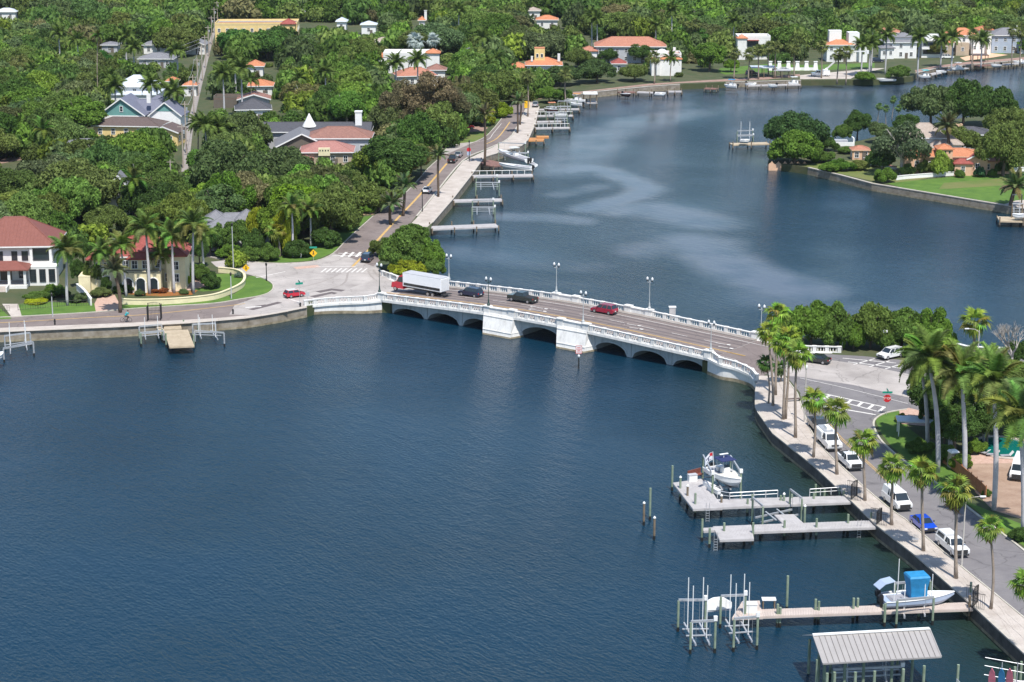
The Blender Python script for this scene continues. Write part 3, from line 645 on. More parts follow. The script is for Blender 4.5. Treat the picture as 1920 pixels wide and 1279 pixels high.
# ------------------------------------------------------------------ the bridge
bridge = thing('bridge', 'long white arched road bridge with balustrades and two heavy river piers', 'bridge', bp(0, 0, 0))
O = bp(0, 0, 0)
def L3(v): return Vector(v) - O
s911, s967, s1050, s1105 = s_col(911), s_col(966), s_col(1050), s_col(1104)
def arch_body(name, s0, s1, arches, parent):
    pts = []                                            # (s, z) outline, bottom edge right to left through the arches
    top = [(s0 + (s1 - s0) * k / 10, zsm(s0 + (s1 - s0) * k / 10) - .45) for k in range(11)]
    bot = [(s1, -1.2)]
    for a0, a1, zc in sorted(arches, reverse=True):
        n = 14; bot.append((a1, -1.2)); z0 = 0.0
        for k in range(n + 1):
            q = k / n; x = a1 + (a0 - a1) * q; u = 2 * q - 1; bot.append((x, z0 + (zc - z0) * math.sqrt(max(0, 1 - u * u))))
        bot.append((a0, -1.2))
    bot.append((s0, -1.2)); pts = top + bot
    n = len(pts); v0 = [L3(bp(s, 1.15, z)) for s, z in pts]; v1 = [L3(bp(s, BW - 1.15, z)) for s, z in pts]
    mb = MB(); mb.add(v0 + v1, [tuple(range(n))[::-1], tuple(range(n, 2 * n))] + [(i, (i + 1) % n, (i + 1) % n + n, i + n) for i in range(n)])
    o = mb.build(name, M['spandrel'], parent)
    # raised arch ring on the near face, a little proud
    for a0, a1, zc in arches:
        r = MB(); k = 14; ring = []
        for th in (0, .32):
            for q in range(k + 1):
                u = 2 * q / k - 1; x = (a0 + a1) / 2 - u * ((a1 - a0) / 2 + th); ring.append((x, (zc + th) * math.sqrt(max(0, 1 - u * u)) if th == 0 else (zc + th) * math.sqrt(max(0, 1 - u * u))))
        vs = [L3(bp(s, 1.07, z)) for s, z in ring] + [L3(bp(s, 1.16, z)) for s, z in ring]; m_ = k + 1
        fs = []
        for q in range(k): fs += [(q, q + m_, q + m_ + 1, q + 1), (q + m_, q + 3 * m_, q + 3 * m_ + 1, q + m_ + 1), (q, q + 1, q + 1 + 2 * m_, q + 2 * m_)]
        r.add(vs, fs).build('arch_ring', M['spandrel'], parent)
    return o
def cols(*xs): return [s_col(x, 1.15) for x in xs]
a = cols(738, 795, 802, 861, 868, 915, 970, 1055, 1114, 1176, 1186, 1251, 1263, 1322)
arch_body('arch_span', 0.8, s911 + .5, [(a[0], a[1], 1.25), (a[2], a[3], 1.6), (a[4], a[5] + .8, 1.8)], bridge)
arch_body('arch_span', s967 - .5, s1050 + .5, [(s967 + .2, s1050 - .1, 2.35)], bridge)
arch_body('arch_span', s1105 - .5, BLEN - .6, [(a[8], a[9], 1.9), (a[10], a[11], 1.7), (a[12], a[13], 1.35)], bridge)
for s in (a[1] / 2 + a[2] / 2, a[3] / 2 + a[4] / 2, a[9] / 2 + a[10] / 2, a[11] / 2 + a[12] / 2):   # narrow pilasters between arches
    zt = zsm(s) - .46
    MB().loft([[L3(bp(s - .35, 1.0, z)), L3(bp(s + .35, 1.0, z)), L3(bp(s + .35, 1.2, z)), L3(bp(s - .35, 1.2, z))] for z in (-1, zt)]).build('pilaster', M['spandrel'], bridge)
# deck with overhanging edge
mb = MB(); N = 46; rings = []
for k in range(N + 1):
    s = -0.5 + (BLEN + 1) * k / N; z = zsm(s)
    rings.append([L3(bp(s, -.35, z - .45)), L3(bp(s, BW + .35, z - .45)), L3(bp(s, BW + .35, z - .02)), L3(bp(s, -.35, z - .02))])
mb.loft(rings).build('deck_slab', M['bridge'], bridge)
mb = MB()
for k in range(N + 1): pass
def deckstrip(name, t0, t1, m, dz, s0=-.5, s1=None, parent=bridge, kind=None, nmax=60):
    s1 = BLEN + .5 if s1 is None else s1; n = max(1, int((s1 - s0) / 1.6)); mb = MB()
    vs = [L3(bp(s0 + (s1 - s0) * k / n, t0, zsm(s0 + (s1 - s0) * k / n) + dz)) for k in range(n + 1)] + [L3(bp(s0 + (s1 - s0) * k / n, t1, zsm(s0 + (s1 - s0) * k / n) + dz)) for k in range(n + 1)]
    mb.add(vs, [(k, k + 1, k + 2 + n, k + 1 + n) for k in range(n)])
    return mb.build(name, M[m], parent, kind=kind)
deckstrip('roadway', 1.5, BW - 1.5, 'asphalt', .0)
for t0, t1 in ((.2, 1.5), (BW - 1.5, BW - .2)):
    mb = MB(); rings = []
    for k in range(N + 1):
        s = -0.5 + (BLEN + 1) * k / N; z = zsm(s); rings.append([L3(bp(s, t0, z - .01)), L3(bp(s, t1, z - .01)), L3(bp(s, t1, z + .16)), L3(bp(s, t0, z + .16))])
    mb.loft(rings).build('walkway', M['walk'], bridge)
for i, (t, w, m_) in enumerate(((4.9, .16, 'paint_y'), (5.2, .16, 'paint_y'), (8.6, .12, 'paint_w'), (12.6, .14, 'paint_w'), (2.1, .12, 'paint_w'))):
    if t == 8.6:
        for s in np.arange(0, BLEN, 6.5): deckstrip('lane_dash', t, t + w, m_, .012 + .001 * i, s, s + 3.2)
    else: deckstrip('lane_line', t, t + w, m_, .012 + .001 * i, -4, BLEN + 4)
for t in (6.3, 7.9, 10, 11.6, 3.2): deckstrip('wheel_track', t, t + .55, 'asphalt_dark', .006)
# painted cycle marks and arrows on the deck
for s, t in ((8.5, 8.9), (30, 8.2), (31, 6.4), (50, 8.4), (51.5, 6.8), (68, 8.6), (69.5, 7.0)):
    z = zsm(s) + .02; m2 = MB()
    for ds, dt, w, h in ((0, 0, 2.6, .16), (-1.1, .35, .9, .14), (-1.1, -.35, .9, .14), (1.9, .1, .7, .5)):
        p = bp(s + ds, t + dt, z + .001 * rnd.random()); m2.box(p.x - O.x, p.y - O.y, p.z, w, h, .006, math.atan2(BS.y, BS.x) + (0.5 if dt > 0 and ds < 0 else -0.5 if dt < 0 else 0))
    m2.build('lane_symbol', M['paint_w'], bridge)
# approaches at both ends: wedge-shaped road surface between the wing walls
def approach(name, near, far, s_from, s_to, m):
    n = 12; Rn, Rf = [], []
    def samp(L, n):
        d = [0]
        for a_, b_ in zip(L[:-1], L[1:]): d.append(d[-1] + (b_ - a_).length)
        out = []
        for k in range(n + 1):
            q = d[-1] * k / n; i = min(max(j for j in range(len(d)) if d[j] <= q + 1e-9), len(L) - 2); out.append(L[i].lerp(L[i + 1], (q - d[i]) / (d[i + 1] - d[i])))
        return out
    A_, B_ = samp(near, n), samp(far, n); mb = MB(); g = 8
    vs = []
    for i in range(n + 1):
        for j in range(g + 1):
            p = A_[i].lerp(B_[i], j / g); vs.append(L3((p.x, p.y, max(p.z, ZL + .045))))
    fs = []
    for i in range(n):
        for j in range(g):
            a_ = i * (g + 1) + j; fs.append((a_, a_ + 1, a_ + g + 2, a_ + g + 1))
    mb.add(vs, fs); return mb.build(name, M[m], bridge)
approach('approach_slab', NL, FL, 0, 0, 'concrete')
approach('approach_slab', NR, FR[:-1], 0, 0, 'asphalt')
# balustrade pieces
bal_mesh = {}
def baluster_panel(L_):
    key = round(L_, 2)
    if key in bal_mesh: return bal_mesh[key]
    n = max(3, int(L_ / .42)); mb = MB()
    for k in range(n):
        x = L_ * (k + .5) / n
        mb.lathe([(.05, .14), (.09, .24), (.10, .38), (.05, .62), (.05, .78), (.08, .88)], 6, x, 0)
    rails = MB().box(L_ / 2, 0, .07, L_, .38, .14).box(L_ / 2, 0, .95, L_, .34, .14).box(L_ / 2, 0, 1.05, L_, .44, .06)
    bal_mesh[key] = (rails.mesh('railing_panel', M['bridge']), mb.mesh('balusters', M['bridge'])); return bal_mesh[key]
post_me = MB().box(0, 0, .5, .62, .52, 1.0).box(0, 0, 1.05, .74, .64, .12).mesh('railing_post', M['bridge'])
wide_me = MB().box(0, 0, .52, 1.25, .85, 1.3).box(0, 0, 1.24, 1.5, 1.1, .16).mesh('pedestal', M['bridge'])
def balustrade(pts, step=2.45, skirt=0.0):
    P = resample(pts, step)
    for i, (a_, b_) in enumerate(zip(P[:-1], P[1:])):
        d = b_ - a_; L_ = round(Vector((d.x, d.y, 0)).length - .6, 1); az = math.atan2(d.y, d.x); sl = math.atan2(d.z, Vector((d.x, d.y, 0)).length)
        link('railing_post', post_me, bridge, loc=L3(a_), rot=(0, 0, az))
        if L_ < .5: continue
        r_, bl = baluster_panel(L_); st = a_ + d.normalized() * .3
        o = link('railing_panel', r_, bridge, loc=L3(st), rot=(0, -sl, az)); link('balusters', bl, o, kind='stuff')
    link('railing_post', post_me, bridge, loc=L3(P[-1]), rot=(0, 0, az))
def deck_line(s0, s1, t, n=14): return [bp(s0 + (s1 - s0) * k / n, t, zsm(s0 + (s1 - s0) * k / n)) for k in range(n + 1)]
def even(s0, s1, t):
    n = max(1, round((s1 - s0) / 2.45)); return [bp(s0 + (s1 - s0) * k / n, t, zsm(s0 + (s1 - s0) * k / n)) for k in range(n + 1)]
balustrade(even(.8, s911 - .8, 0)); balustrade(even(s967 + .4, s1050 - .5, 0)); balustrade(even(s1105 + .6, BLEN - .8, 0))
FP1, FP2 = s_col(1043, BW), s_col(1080, BW); FP3, FP4 = s_col(1178, BW), s_col(1217, BW)
balustrade(even(.8, FP1 - .8, BW)); balustrade(even(FP2 + .8, FP3 - .6, BW)); balustrade(even(FP4 + .8, BLEN - .8, BW))
balustrade(NL[:-1] + [NL[-1] - BS * .9]); balustrade([NR[0] + BS * .9] + NR[1:]); balustrade([FR[0] + BS * .9] + FR[1:-1]); balustrade(FR[-2:]); balustrade(FL[:-1] + [FL[-1] - BS * .9])
for s, t in ((0, 0), (BLEN, 0), (0, BW), (BLEN, BW), (FP1, BW), (FP2, BW), (FP3, BW), (FP4, BW), (s911 + .4, 0), (s967 - .6, 0), (s1050 + .2, 0), (s1105 - .5, 0)):
    link('pedestal', wide_me, bridge, loc=L3(bp(s, t, zsm(s))), rot=(0, 0, math.atan2(BS.y, BS.x)))
for a_, b_, t in ((FP1 + .6, FP2 - .6, BW), (FP3 + .6, FP4 - .6, BW), (s911 + .9, s967 - 1.2, 0), (s1050 + .8, s1105 - 1.1, 0)):
    mb = MB()
    mb.loft([[L3(bp(s, t - .3, z0)), L3(bp(s, t + .3, z0)), L3(bp(s, t + .3, z1)), L3(bp(s, t - .3, z1))] for s, z0, z1 in ((a_, zsm(a_) - .1, zsm(a_) + 1.02), (b_, zsm(b_) - .1, zsm(b_) + 1.02))])
    mb.loft([[L3(bp(s, t - .42, z0)), L3(bp(s, t + .42, z0)), L3(bp(s, t + .42, z1)), L3(bp(s, t - .42, z1))] for s, z0, z1 in ((a_, zsm(a_) + 1.02, zsm(a_) + 1.14), (b_, zsm(b_) + 1.02, zsm(b_) + 1.14))])
    mb.build('solid_parapet', M['bridge'], bridge)
# river piers: battered blocks with two string courses
for s0, s1 in ((s911 - .2, s967 - .1), (s1050 - .35, s1105 - .1)):
    zt = zsm((s0 + s1) / 2)
    def ring(z, b): return [L3(bp(s0 + b * .55, -.42 - b, z)), L3(bp(s1 + b * .1, -.42 - b, z)), L3(bp(s1 + b * .9, 1.3, z)), L3(bp(s0 - b * .1, 1.3, z))]
    pr = MB().loft([ring(-1.2, 1.25), ring(.85, .85), ring(zt + .02, .05)]).build('pier', M['bridge'], bridge)
    MB().loft([ring(.88, .93), ring(1.0, .93)]).build('string_course', M['bridge'], pr)
    MB().loft([ring(zt - .50, .28), ring(zt - .34, .28)]).build('string_course', M['bridge'], pr)
    MB().loft([ring(-1.0, 1.3), ring(.28, 1.06)]).build('tide_band', M['stain'], pr)
# wing walls below the curving parapets
def wingwall(L_, label):
    mb = MB(); n = len(L_); out = L_
    for q, (z0, off) in enumerate(((-1.2, .0), (.0, 0))): pass
    vs = [L3((p.x, p.y, -1.3)) for p in L_] + [L3((p.x, p.y, p.z + .02)) for p in L_]
    mb.add(vs, [(i, i + 1, i + 1 + n, i + n) for i in range(n - 1)]); o = mb.build('wing_wall', M['bridge'], bridge)
    return o
def shift(L_, d): return offset_line(L_, d)
def curved_wall(pts, thick, z0, dz1, name, m, off=0.0):
    A_, B_ = offset_line(pts, thick / 2 + off), offset_line(pts, -thick / 2 + off); rings = []
    for a_, b_ in zip(A_, B_):
        zt = a_.z + dz1; rings.append([L3((b_.x, b_.y, z0 if z0 is not None else zt - .4)), L3((a_.x, a_.y, z0 if z0 is not None else zt - .4)), L3((a_.x, a_.y, zt)), L3((b_.x, b_.y, zt))])
    return MB().loft(rings).build(name, M[m], bridge)
for L_, off in ((NL, .35), (NR, .35), (FL, -.35), (FR, -.35)):
    P_ = spline(L_, 5)
    curved_wall(P_, .9, -1.3, -.38, 'wing_wall', 'bridge', off); curved_wall(P_, .96, None, .0, 'wing_cornice', 'bridge', off * .3)
    curved_wall(P_, .95, -1.3, -99, 'x', 'stain') if False else None
for L_, off in ((NL, .33), (NR, .33)):
    P_ = spline(L_, 5); Q = offset_line(P_, off - .50); n = len(Q)
    MB().add([L3((p.x, p.y, -1.2)) for p in Q] + [L3((p.x, p.y, .55)) for p in Q], [(i, i + 1, i + 1 + n, i + n) for i in range(n - 1)]).build('tide_band', M['stain'], bridge)
# ------------------------------------------------------------------ houses
FOOT, MARKS = [], []
def roof_mb(kind, w, d, h, rh, ov=.6, y0=0.0, x0=0.0, th=.22):
    mb = MB(); X0, X1, Y0, Y1 = x0 - w / 2 - ov, x0 + w / 2 + ov, y0 - ov, y0 + d + ov
    e = [(X0, Y0, h), (X1, Y0, h), (X1, Y1, h), (X0, Y1, h)]; b = [(a, c, h - th) for a, c, _ in e]; W_, D_ = X1 - X0, Y1 - Y0
    base = [(3, 2, 1, 0)] + [(i, (i + 1) % 4, (i + 1) % 4 + 4, i + 4) for i in range(4)]
    if kind == 'hip':
        if W_ >= D_: r0, r1 = (X0 + D_ / 2, (Y0 + Y1) / 2, h + rh), (X1 - D_ / 2 + .01, (Y0 + Y1) / 2, h + rh); fs = [(4, 5, 9, 8), (5, 6, 9), (6, 7, 8, 9), (7, 4, 8)]
        else: r0, r1 = ((X0 + X1) / 2, Y0 + W_ / 2, h + rh), ((X0 + X1) / 2, Y1 - W_ / 2, h + rh); fs = [(4, 5, 8), (5, 6, 9, 8), (6, 7, 9), (7, 4, 8, 9)]
        mb.add(b + e + [r0, r1], base + fs)
    elif kind == 'gable':                                # ridge left-right
        r0, r1 = (X0, (Y0 + Y1) / 2, h + rh), (X1, (Y0 + Y1) / 2, h + rh); mb.add(b + e + [r0, r1], base + [(4, 5, 9, 8), (5, 6, 9), (6, 7, 8, 9), (7, 4, 8)])
    elif kind == 'front':                                # gable end faces forward: two slabs with thickness
        c = (X0 + X1) / 2
        for sx, ex in ((X0, c), (X1, c)):
            vs = [(sx, Y0, h), (ex, Y0, h + rh), (ex, Y1, h + rh), (sx, Y1, h), (sx, Y0, h - th), (ex, Y0, h + rh - th), (ex, Y1, h + rh - th), (sx, Y1, h - th)]
            mb.add(vs, [(0, 1, 2, 3), (7, 6, 5, 4), (0, 4, 5, 1), (1, 5, 6, 2), (2, 6, 7, 3), (3, 7, 4, 0)])
    elif kind == 'flat':
        mb.box((X0 + X1) / 2, (Y0 + Y1) / 2, h + .1, W_ - ov * 1.6, D_ - ov * 1.6, .25)
    return mb
def ridge_mb(kind, w, d, h, rh, ov, y0=0, x0=0):
    X0, X1, Y0, Y1 = x0 - w / 2 - ov, x0 + w / 2 + ov, y0 - ov, y0 + d + ov; W_, D_ = X1 - X0, Y1 - Y0; mb = MB()
    if kind == 'hip':
        if W_ >= D_: r0, r1 = (X0 + D_ / 2, (Y0 + Y1) / 2, h + rh), (X1 - D_ / 2, (Y0 + Y1) / 2, h + rh)
        else: r0, r1 = ((X0 + X1) / 2, Y0 + W_ / 2, h + rh), ((X0 + X1) / 2, Y1 - W_ / 2, h + rh)
        if (Vector(r0) - Vector(r1)).length > .3: mb.tube([r0, r1], .12, 5)
        for a, r_ in (((X0, Y0, h), r0), ((X1, Y0, h), r1 if W_ >= D_ else r0), ((X1, Y1, h), r1), ((X0, Y1, h), r0 if W_ >= D_ else r1)): mb.tube([a, r_], .11, 5)
    elif kind == 'gable': mb.tube([(X0, (Y0 + Y1) / 2, h + rh), (X1, (Y0 + Y1) / 2, h + rh)], .12, 5)
    return mb
WIN = {}
def window(parent, x, y, z, w, h, face='f', frame='white'):
    key = (round(w, 1), round(h, 1), frame)
    if key not in WIN:
        W_, H_ = key[0], key[1]; f = MB(); t = .12
        f.box(-W_ / 2, 0, 0, t, .12, H_ + t).box(W_ / 2, 0, 0, t, .12, H_ + t).box(0, 0, H_ / 2, W_, .12, t).box(0, 0, -H_ / 2, W_, .16, t)
        if W_ > .9: f.box(0, 0, 0, .06, .08, H_)
        if H_ > 1.3: f.box(0, .001, 0, W_, .07, .06)
        WIN[key] = (f.mesh('window', M[frame]), MB().box(0, .02, 0, W_, .06, H_).mesh('pane', M['glass']))
    a, b = WIN[key]; rz = {'f': 0, 'r': R(90), 'l': R(-90)}[face]
    o = link('window', a, parent, loc=(x, y, z), rot=(0, 0, rz)); link('pane', b, o); return o
def house(label, cx, ey, w, d, h, rh, rot=0, roof='hip', wall='stucco', roofm='roof_or', storeys=None, ov=.6, win=True, frame='white', cat='house', mark=None, z=ZL, name='house', chimney=None, nwin=None, group=None):
    """cx, ey: picture position of the middle of the front eave"""
    p = at(cx, ey, z + h); t = thing(name, label, cat, (p.x, p.y, z), R(rot), group)
    wl = MB().box(0, d / 2, h / 2 - .15, w, d, h + .3)
    if roof == 'front': wl.add([(-w / 2, 0, h), (w / 2, 0, h), (0, 0, h + rh * .93), (-w / 2, d, h), (w / 2, d, h), (0, d, h + rh * .93)], [(0, 1, 2), (5, 4, 3), (0, 2, 5, 3), (1, 4, 5, 2)])
    if roof == 'flat': # parapet walls
        for a, b_, c_, e_ in ((0, .1, w, .25), (0, d - .1, w, .25), (-w / 2 + .13, d / 2, .25, d - .5), (w / 2 - .13, d / 2, .25, d - .5)): wl.box(a, b_, h + .55, c_, e_, .8)
    wl.build('wall', M[wall], t)
    rf = roof_mb(roof, w, d, h, rh, ov if roof != 'flat' else 0).build('roof', M[roofm], t)
    if roof in ('hip', 'gable'):
        ridge_mb(roof, w, d, h, rh, ov).build('ridge_tiles', M[roofm], rf)
        fb = MB(); X, Y = w / 2 + ov + .02, ov + .02
        for a, b_ in (((-X, -Y), (X, -Y)), ((X, -Y), (X, d + Y)), ((-X, -Y), (-X, d + Y))): fb.beam((a[0], a[1], h - .1), (b_[0], b_[1], h - .1), .05, .26)
        fb.build('fascia', M['white' if wall != 'peach' else 'peach'], rf)
    if roof == 'front':
        fb = MB()
        for sx in (-1, 1): fb.beam((sx * (w / 2 + ov), -ov - .03, h - .14), (0, -ov - .03, h + rh - .14), .07, .34)
        fb.build('bargeboard', M['white'], rf)
    if chimney:
        for chx, chy, ch_h in chimney: MB().box(chx, chy, h + ch_h / 2, 1.1, .9, ch_h).box(chx, chy, h + ch_h + .08, 1.4, 1.2, .16).build('chimney', M['stucco'], rf)
    if win:
        storeys = storeys or max(1, int(h / 3)); sh = h / storeys; n = nwin or max(1, int(w / 3.2))
        for s in range(storeys):
            for k in range(n): window(t, -w / 2 + w * (k + .5) / n, -.03, sh * (s + .52), 1.1, 1.4 if s else 1.6, 'f', frame)
            for sx, fc in ((-1, 'l'), (1, 'r')):
                for k in range(max(1, int(d / 4))): window(t, sx * (w / 2 + .03), d * (k + .5) / max(1, int(d / 4)), sh * (s + .52), 1.0, 1.4, fc, frame)
        if h < 20: MB().box(w * .18, -.05, 1.05, 1.1, .1, 2.1).build('door', M['brownwall'], t)
    c = Vector((p.x - math.sin(R(rot)) * d / 2, p.y + math.cos(R(rot)) * d / 2)); FOOT.append((c, max(w, d) * .5))
    if mark: MARKS.append((cx, ey, mark))
    return t
def wing(t, x, y, w, d, h, rh, roof, wall, roofm, ov=.5, z=0, win=0, ridge=True):
    """a lower or side volume of the same house, in the house's own axes"""
    wl = MB().box(x, y + d / 2, z + h / 2, w, d, h)
    if roof == 'front': wl.add([(x - w / 2, y, z + h), (x + w / 2, y, z + h), (x, y, z + h + rh * .93), (x - w / 2, y + d, z + h), (x + w / 2, y + d, z + h), (x, y + d, z + h + rh * .93)], [(0, 1, 2), (5, 4, 3), (0, 2, 5, 3), (1, 4, 5, 2)])
    wl.build('wall', M[wall], t); rf = roof_mb(roof, w, d, z + h, rh, ov, y, x).build('roof', M[roofm], t)
    if roof == 'hip' and ridge: ridge_mb('hip', w, d, z + h, rh, ov, y, x).build('ridge_tiles', M[roofm], rf)
    if roof == 'front':
        fb = MB()
        for sx in (-1, 1): fb.beam((x + sx * (w / 2 + ov), y - ov - .03, z + h - .14), (x, y - ov - .03, z + h + rh - .14), .07, .34)
        fb.build('bargeboard', M['white'], rf)
    for k in range(win): window(t, x - w / 2 + w * (k + .5) / win, y - .03, z + h * .55, 1.0, 1.4)
    return rf
# --- white house at the left edge
t = house('white two-storey house with red-brown metal hip roof and a front porch', 20, 461, 15.8, 12, 7.4, 4.6, 4, 'hip', 'stucco', 'roof_rb', win=False, ov=.9, mark='the red-brown roofed white house')
rf = [c for c in t.children if c.name.startswith('roof')][0]
rb = MB()                                              # standing seams down the front slope
for k in range(26):
    x = -8.6 + k * .68; w_, d_, ov = 15.8, 12, .9; X = w_ / 2 + ov; D2 = (d_ + 2 * ov) / 2; lim = X - abs(x); u = min(1.0, lim / D2)
    if u > .05: rb.beam((x, -ov, 7.43), (x, -ov + D2 * u, 7.43 + 4.6 * u), .05, .05)
rb.build('standing_seams', M['roof_rb'], rf, kind='stuff')
for x in (-6.5, -3.6, -2.2, .6, 2.6): window(t, x, -.04, 5.4, 1.1 if x != .6 else 1.0, 1.7, frame='trim')
# recessed balcony bay on the right
MB().box(5.7, -.06, 5.5, 3.2, .06, 2.6).build('balcony_opening', M['glass'], t)
MB().box(3.9, -.35, 5.2, .5, .7, 4.2).box(7.6, -.35, 5.2, .5, .7, 4.2).box(5.75, -.4, 4.1, 4.2, .8, .5).build('balcony_frame', M['stucco'], t)
MB().box(5.75, -.78, 4.75, 3.2, .05, .06).box(5.75, -.78, 4.45, 3.2, .05, .04).build('balcony_rail', M['trim'], t)
wing(t, 6.2, -2.6, 5.4, 2.6, 3.6, .6, 'flat', 'stucco', 'stucco', .3)
for x in (4.4, 6.2, 8.0): window(t, x, -2.66, 2.0, 1.1, 2.4, frame='trim')
prf = roof_mb('hip', 13.5, 4.6, 3.8, 1.2, .5, -5.0, -3.2).build('porch_roof', M['roof_rb'], t)
for x in (-9, -5.9, -2.9, .2, 3.2): MB().box(x, -4.8, 1.9, .5, .5, 3.6).build('porch_column', M['stucco'], t)
MB().box(-3.2, -2.8, .3, 13.4, 4.6, .6).build('porch_floor', M['stucco'], t)
MB().box(-1.2, -.05, 1.9, 2.2, .1, 2.5).build('double_door', M['brownwall'], t); window(t, 1.9, -.06, 1.9, 1.2, 1.7, frame='trim')
for i in range(5): MB().box(-1.6, -5.3 - i * .55, .5 - i * .11, 3.0, .6, .14).build('step', M['pave'], t)
for sx in (-3.3, .1): MB().prism([(sx - .12, -5.0), (sx + .12, -5.0), (sx + .12, -8.0), (sx - .12, -8.0)], 0, .95).build('stair_wall', M['stucco'], t)
MB().box(1.8, -4.85, 1.1, 2.4, .05, .06).box(1.8, -4.85, .8, 2.4, .04, .04).build('porch_rail', M['trim'], t)
# --- cream house with the red roof
t = house('cream two-storey house with red tile hip roofs and three front arches', 262, 480, 16.5, 10, 6.4, 2.9, 2, 'hip', 'cream', 'roof_red', win=False, mark='the red-roofed cream house')
wing(t, -6.8, -2.2, 5.0, 8, 6.4, 1.8, 'hip', 'cream', 'roof_red', .6, 0, 0); wing(t, 7.0, -1.6, 3.6, 6, 6.8, 1.4, 'hip', 'cream', 'roof_red', .5)
wing(t, .6, -3.6, 7.4, 3.6, 3.7, .3, 'flat', 'cream', 'cream', .1); wing(t, 0.2, -.9, 4.2, 2.0, 6.1, 1.0, 'hip', 'cream', 'roof_red', .5)
for x in (-1.9, .5, 2.9):                              # arched openings
    ar = MB(); n = 8; pts = [(-.85, 0), (.85, 0)] + [(.85 * math.cos(math.pi * k / n), 2.0 + .85 * math.sin(math.pi * k / n)) for k in range(n + 1)]
    ar.add([(x + a_, -3.66, b_) for a_, b_ in pts], [tuple(range(len(pts)))]); ar.build('archway', M['glass'], t)
    rg_ = MB(); rg_.tube([(x + .92 * math.cos(math.pi * k / n), -3.66, 2.0 + .92 * math.sin(math.pi * k / n)) for k in range(n + 1)], .1, 5); rg_.build('arch_moulding', M['white'], t)
    for sx in (-.95, .95): MB().box(x + sx, -3.7, 1.0, .28, .2, 2.1).build('arch_column', M['white'], t)
MB().box(.6, -3.75, 4.4, 7.6, .1, .12).box(.6, -3.75, 4.05, 7.6, .1, .08).build('balcony_rail', M['trim'], t)
for x, y, z in ((-7.6, -2.23, 4.8), (-6, -2.23, 4.8), (-7.6, -2.23, 2.2), (-6, -2.23, 2.2), (-2.6, -.95, 4.9), (-.9, -.95, 4.9), (1.1, -.95, 4.9), (3.4, -.05, 4.9), (5.2, -.05, 2.2), (7, -1.65, 4.8), (7, -1.65, 2.4)): window(t, x, y, z, 1.1, 1.6)
wing(t, -10.2, -3.2, 2.2, 5, 3.0, .2, 'flat', 'cream', 'cream', .1)
MB().box(-5.2, 3, 8.2, 1.0, .8, 1.8).build('chimney', M['stucco'], t)
# curved garden wall of the cream house
def garden_wall(label, pts, h=1.0, m='cream', z=ZL, w=.3, cap='cream', posts=0, base=None):
    P = spline(V3(pts, z), 4); o = P[0].copy(); P = [p - o for p in P]; t = thing('garden_wall', label, 'wall', o); A_, B_ = offset_line(P, w / 2), offset_line(P, -w / 2)
    MB().loft([[(b.x, b.y, -.2), (a.x, a.y, -.2), (a.x, a.y, h), (b.x, b.y, h)] for a, b in zip(A_, B_)]).build('wall_face', M[m], t)
    A_, B_ = offset_line(P, w * .8), offset_line(P, -w * .8)
    MB().loft([[(b.x, b.y, h), (a.x, a.y, h), (a.x, a.y, h + .12), (b.x, b.y, h + .12)] for a, b in zip(A_, B_)]).build('wall_cap', M[cap], t)
    for k in range(posts):
        q = P[int((len(P) - 1) * k / max(1, posts - 1))]; MB().box(q.x, q.y, h * .6, w * 1.9, w * 1.9, h * 1.25).build('wall_post', M[m], t)
    return t
garden_wall('cream garden wall curving round the brick turning circle', [(225, 570), (250, 571.5), (300, 571), (350, 568), (400, 562), (430, 552), (452, 541), (459, 531), (456, 521), (440, 514), (410, 511)], 1.0)
garden_wall('white wall stepping down between the two left houses', [(145, 545), (158, 556), (171, 573)], 1.3, 'stucco', cap='white')
garden_wall('cream wall of the side court left of the cream house', [(172, 545), (190, 547), (214, 545)], 2.2)
# iron fence on the white house lawn
def picket(label, pts, h=1.1, step=.45, m='black', name='fence'):
    P = resample(V3(pts), step); o = P[0].copy(); P = [p - o for p in P]; t = thing(name, label, 'fence', o); pk = MB()
    for p in P: pk.box(p.x, p.y, h / 2, .03, .03, h)
    pk.build('pickets', M[m], t, kind='stuff')
    for z in (.15, h - .05):
        r_ = MB(); r_.tube([p + Vector((0, 0, z)) for p in P], .025, 4); r_.build('rail', M[m], t)
    for p in P[::8]: MB().box(p.x, p.y, h * .52, .07, .07, h * 1.06).build('post', M[m], t)
picket('thin dark iron fence crossing the lawn of the white house', [(34, 582), (90, 577), (125, 574), (171, 573)])
picket('thin dark iron fence left of the garden path', [(-40, 588), (0, 585), (18, 583)])
# --- middle left
t = house('blue-grey roofed house with a large teal front gable', 228, 216, 12.8, 11, 5.2, 5.0, -4, 'front', 'teal', 'roof_bl', nwin=1, mark='the teal gabled house'); wing(t, 12.5, 1.0, 9.0, 9, 5.0, 4.0, 'front', 'white', 'roof_bl', .5, 0, 1); wing(t, 5, 5, 15, 7, 5.6, 3.2, 'hip', 'white', 'roof_bl')
window(t, 0, -.05, 7.0, .9, 1.6); MB().box(0, -.02, 4.5, 12.7, .06, 1.2).build('white_band', M['white'], t); MB().add([(9.3, .94, 6.3), (15.7, .94, 6.3), (12.5, .94, 8.6)], [(0, 1, 2)]).build('gable_panel', M['teal'], t)
wing(t, 8.5, 9, 3.2, 3, 8.8, .9, 'hip', 'white', 'roof_bl'); MB().box(7.2, 4, 9.6, 1.1, .9, 2.6).build('chimney', M['stucco'], t)
house('long low brown-roofed house with a small yellow front gable', 236, 236, 19, 9, 3.4, 1.9, -6, 'hip', 'yellow', 'roof_dbr', mark='the long brown-roofed house'); house('small yellow gabled cottage at the alley', 306, 248, 8, 8, 3.8, 1.7, -8, 'front', 'yellow', 'roof_dbr', nwin=2, mark='the yellow gable cottage')
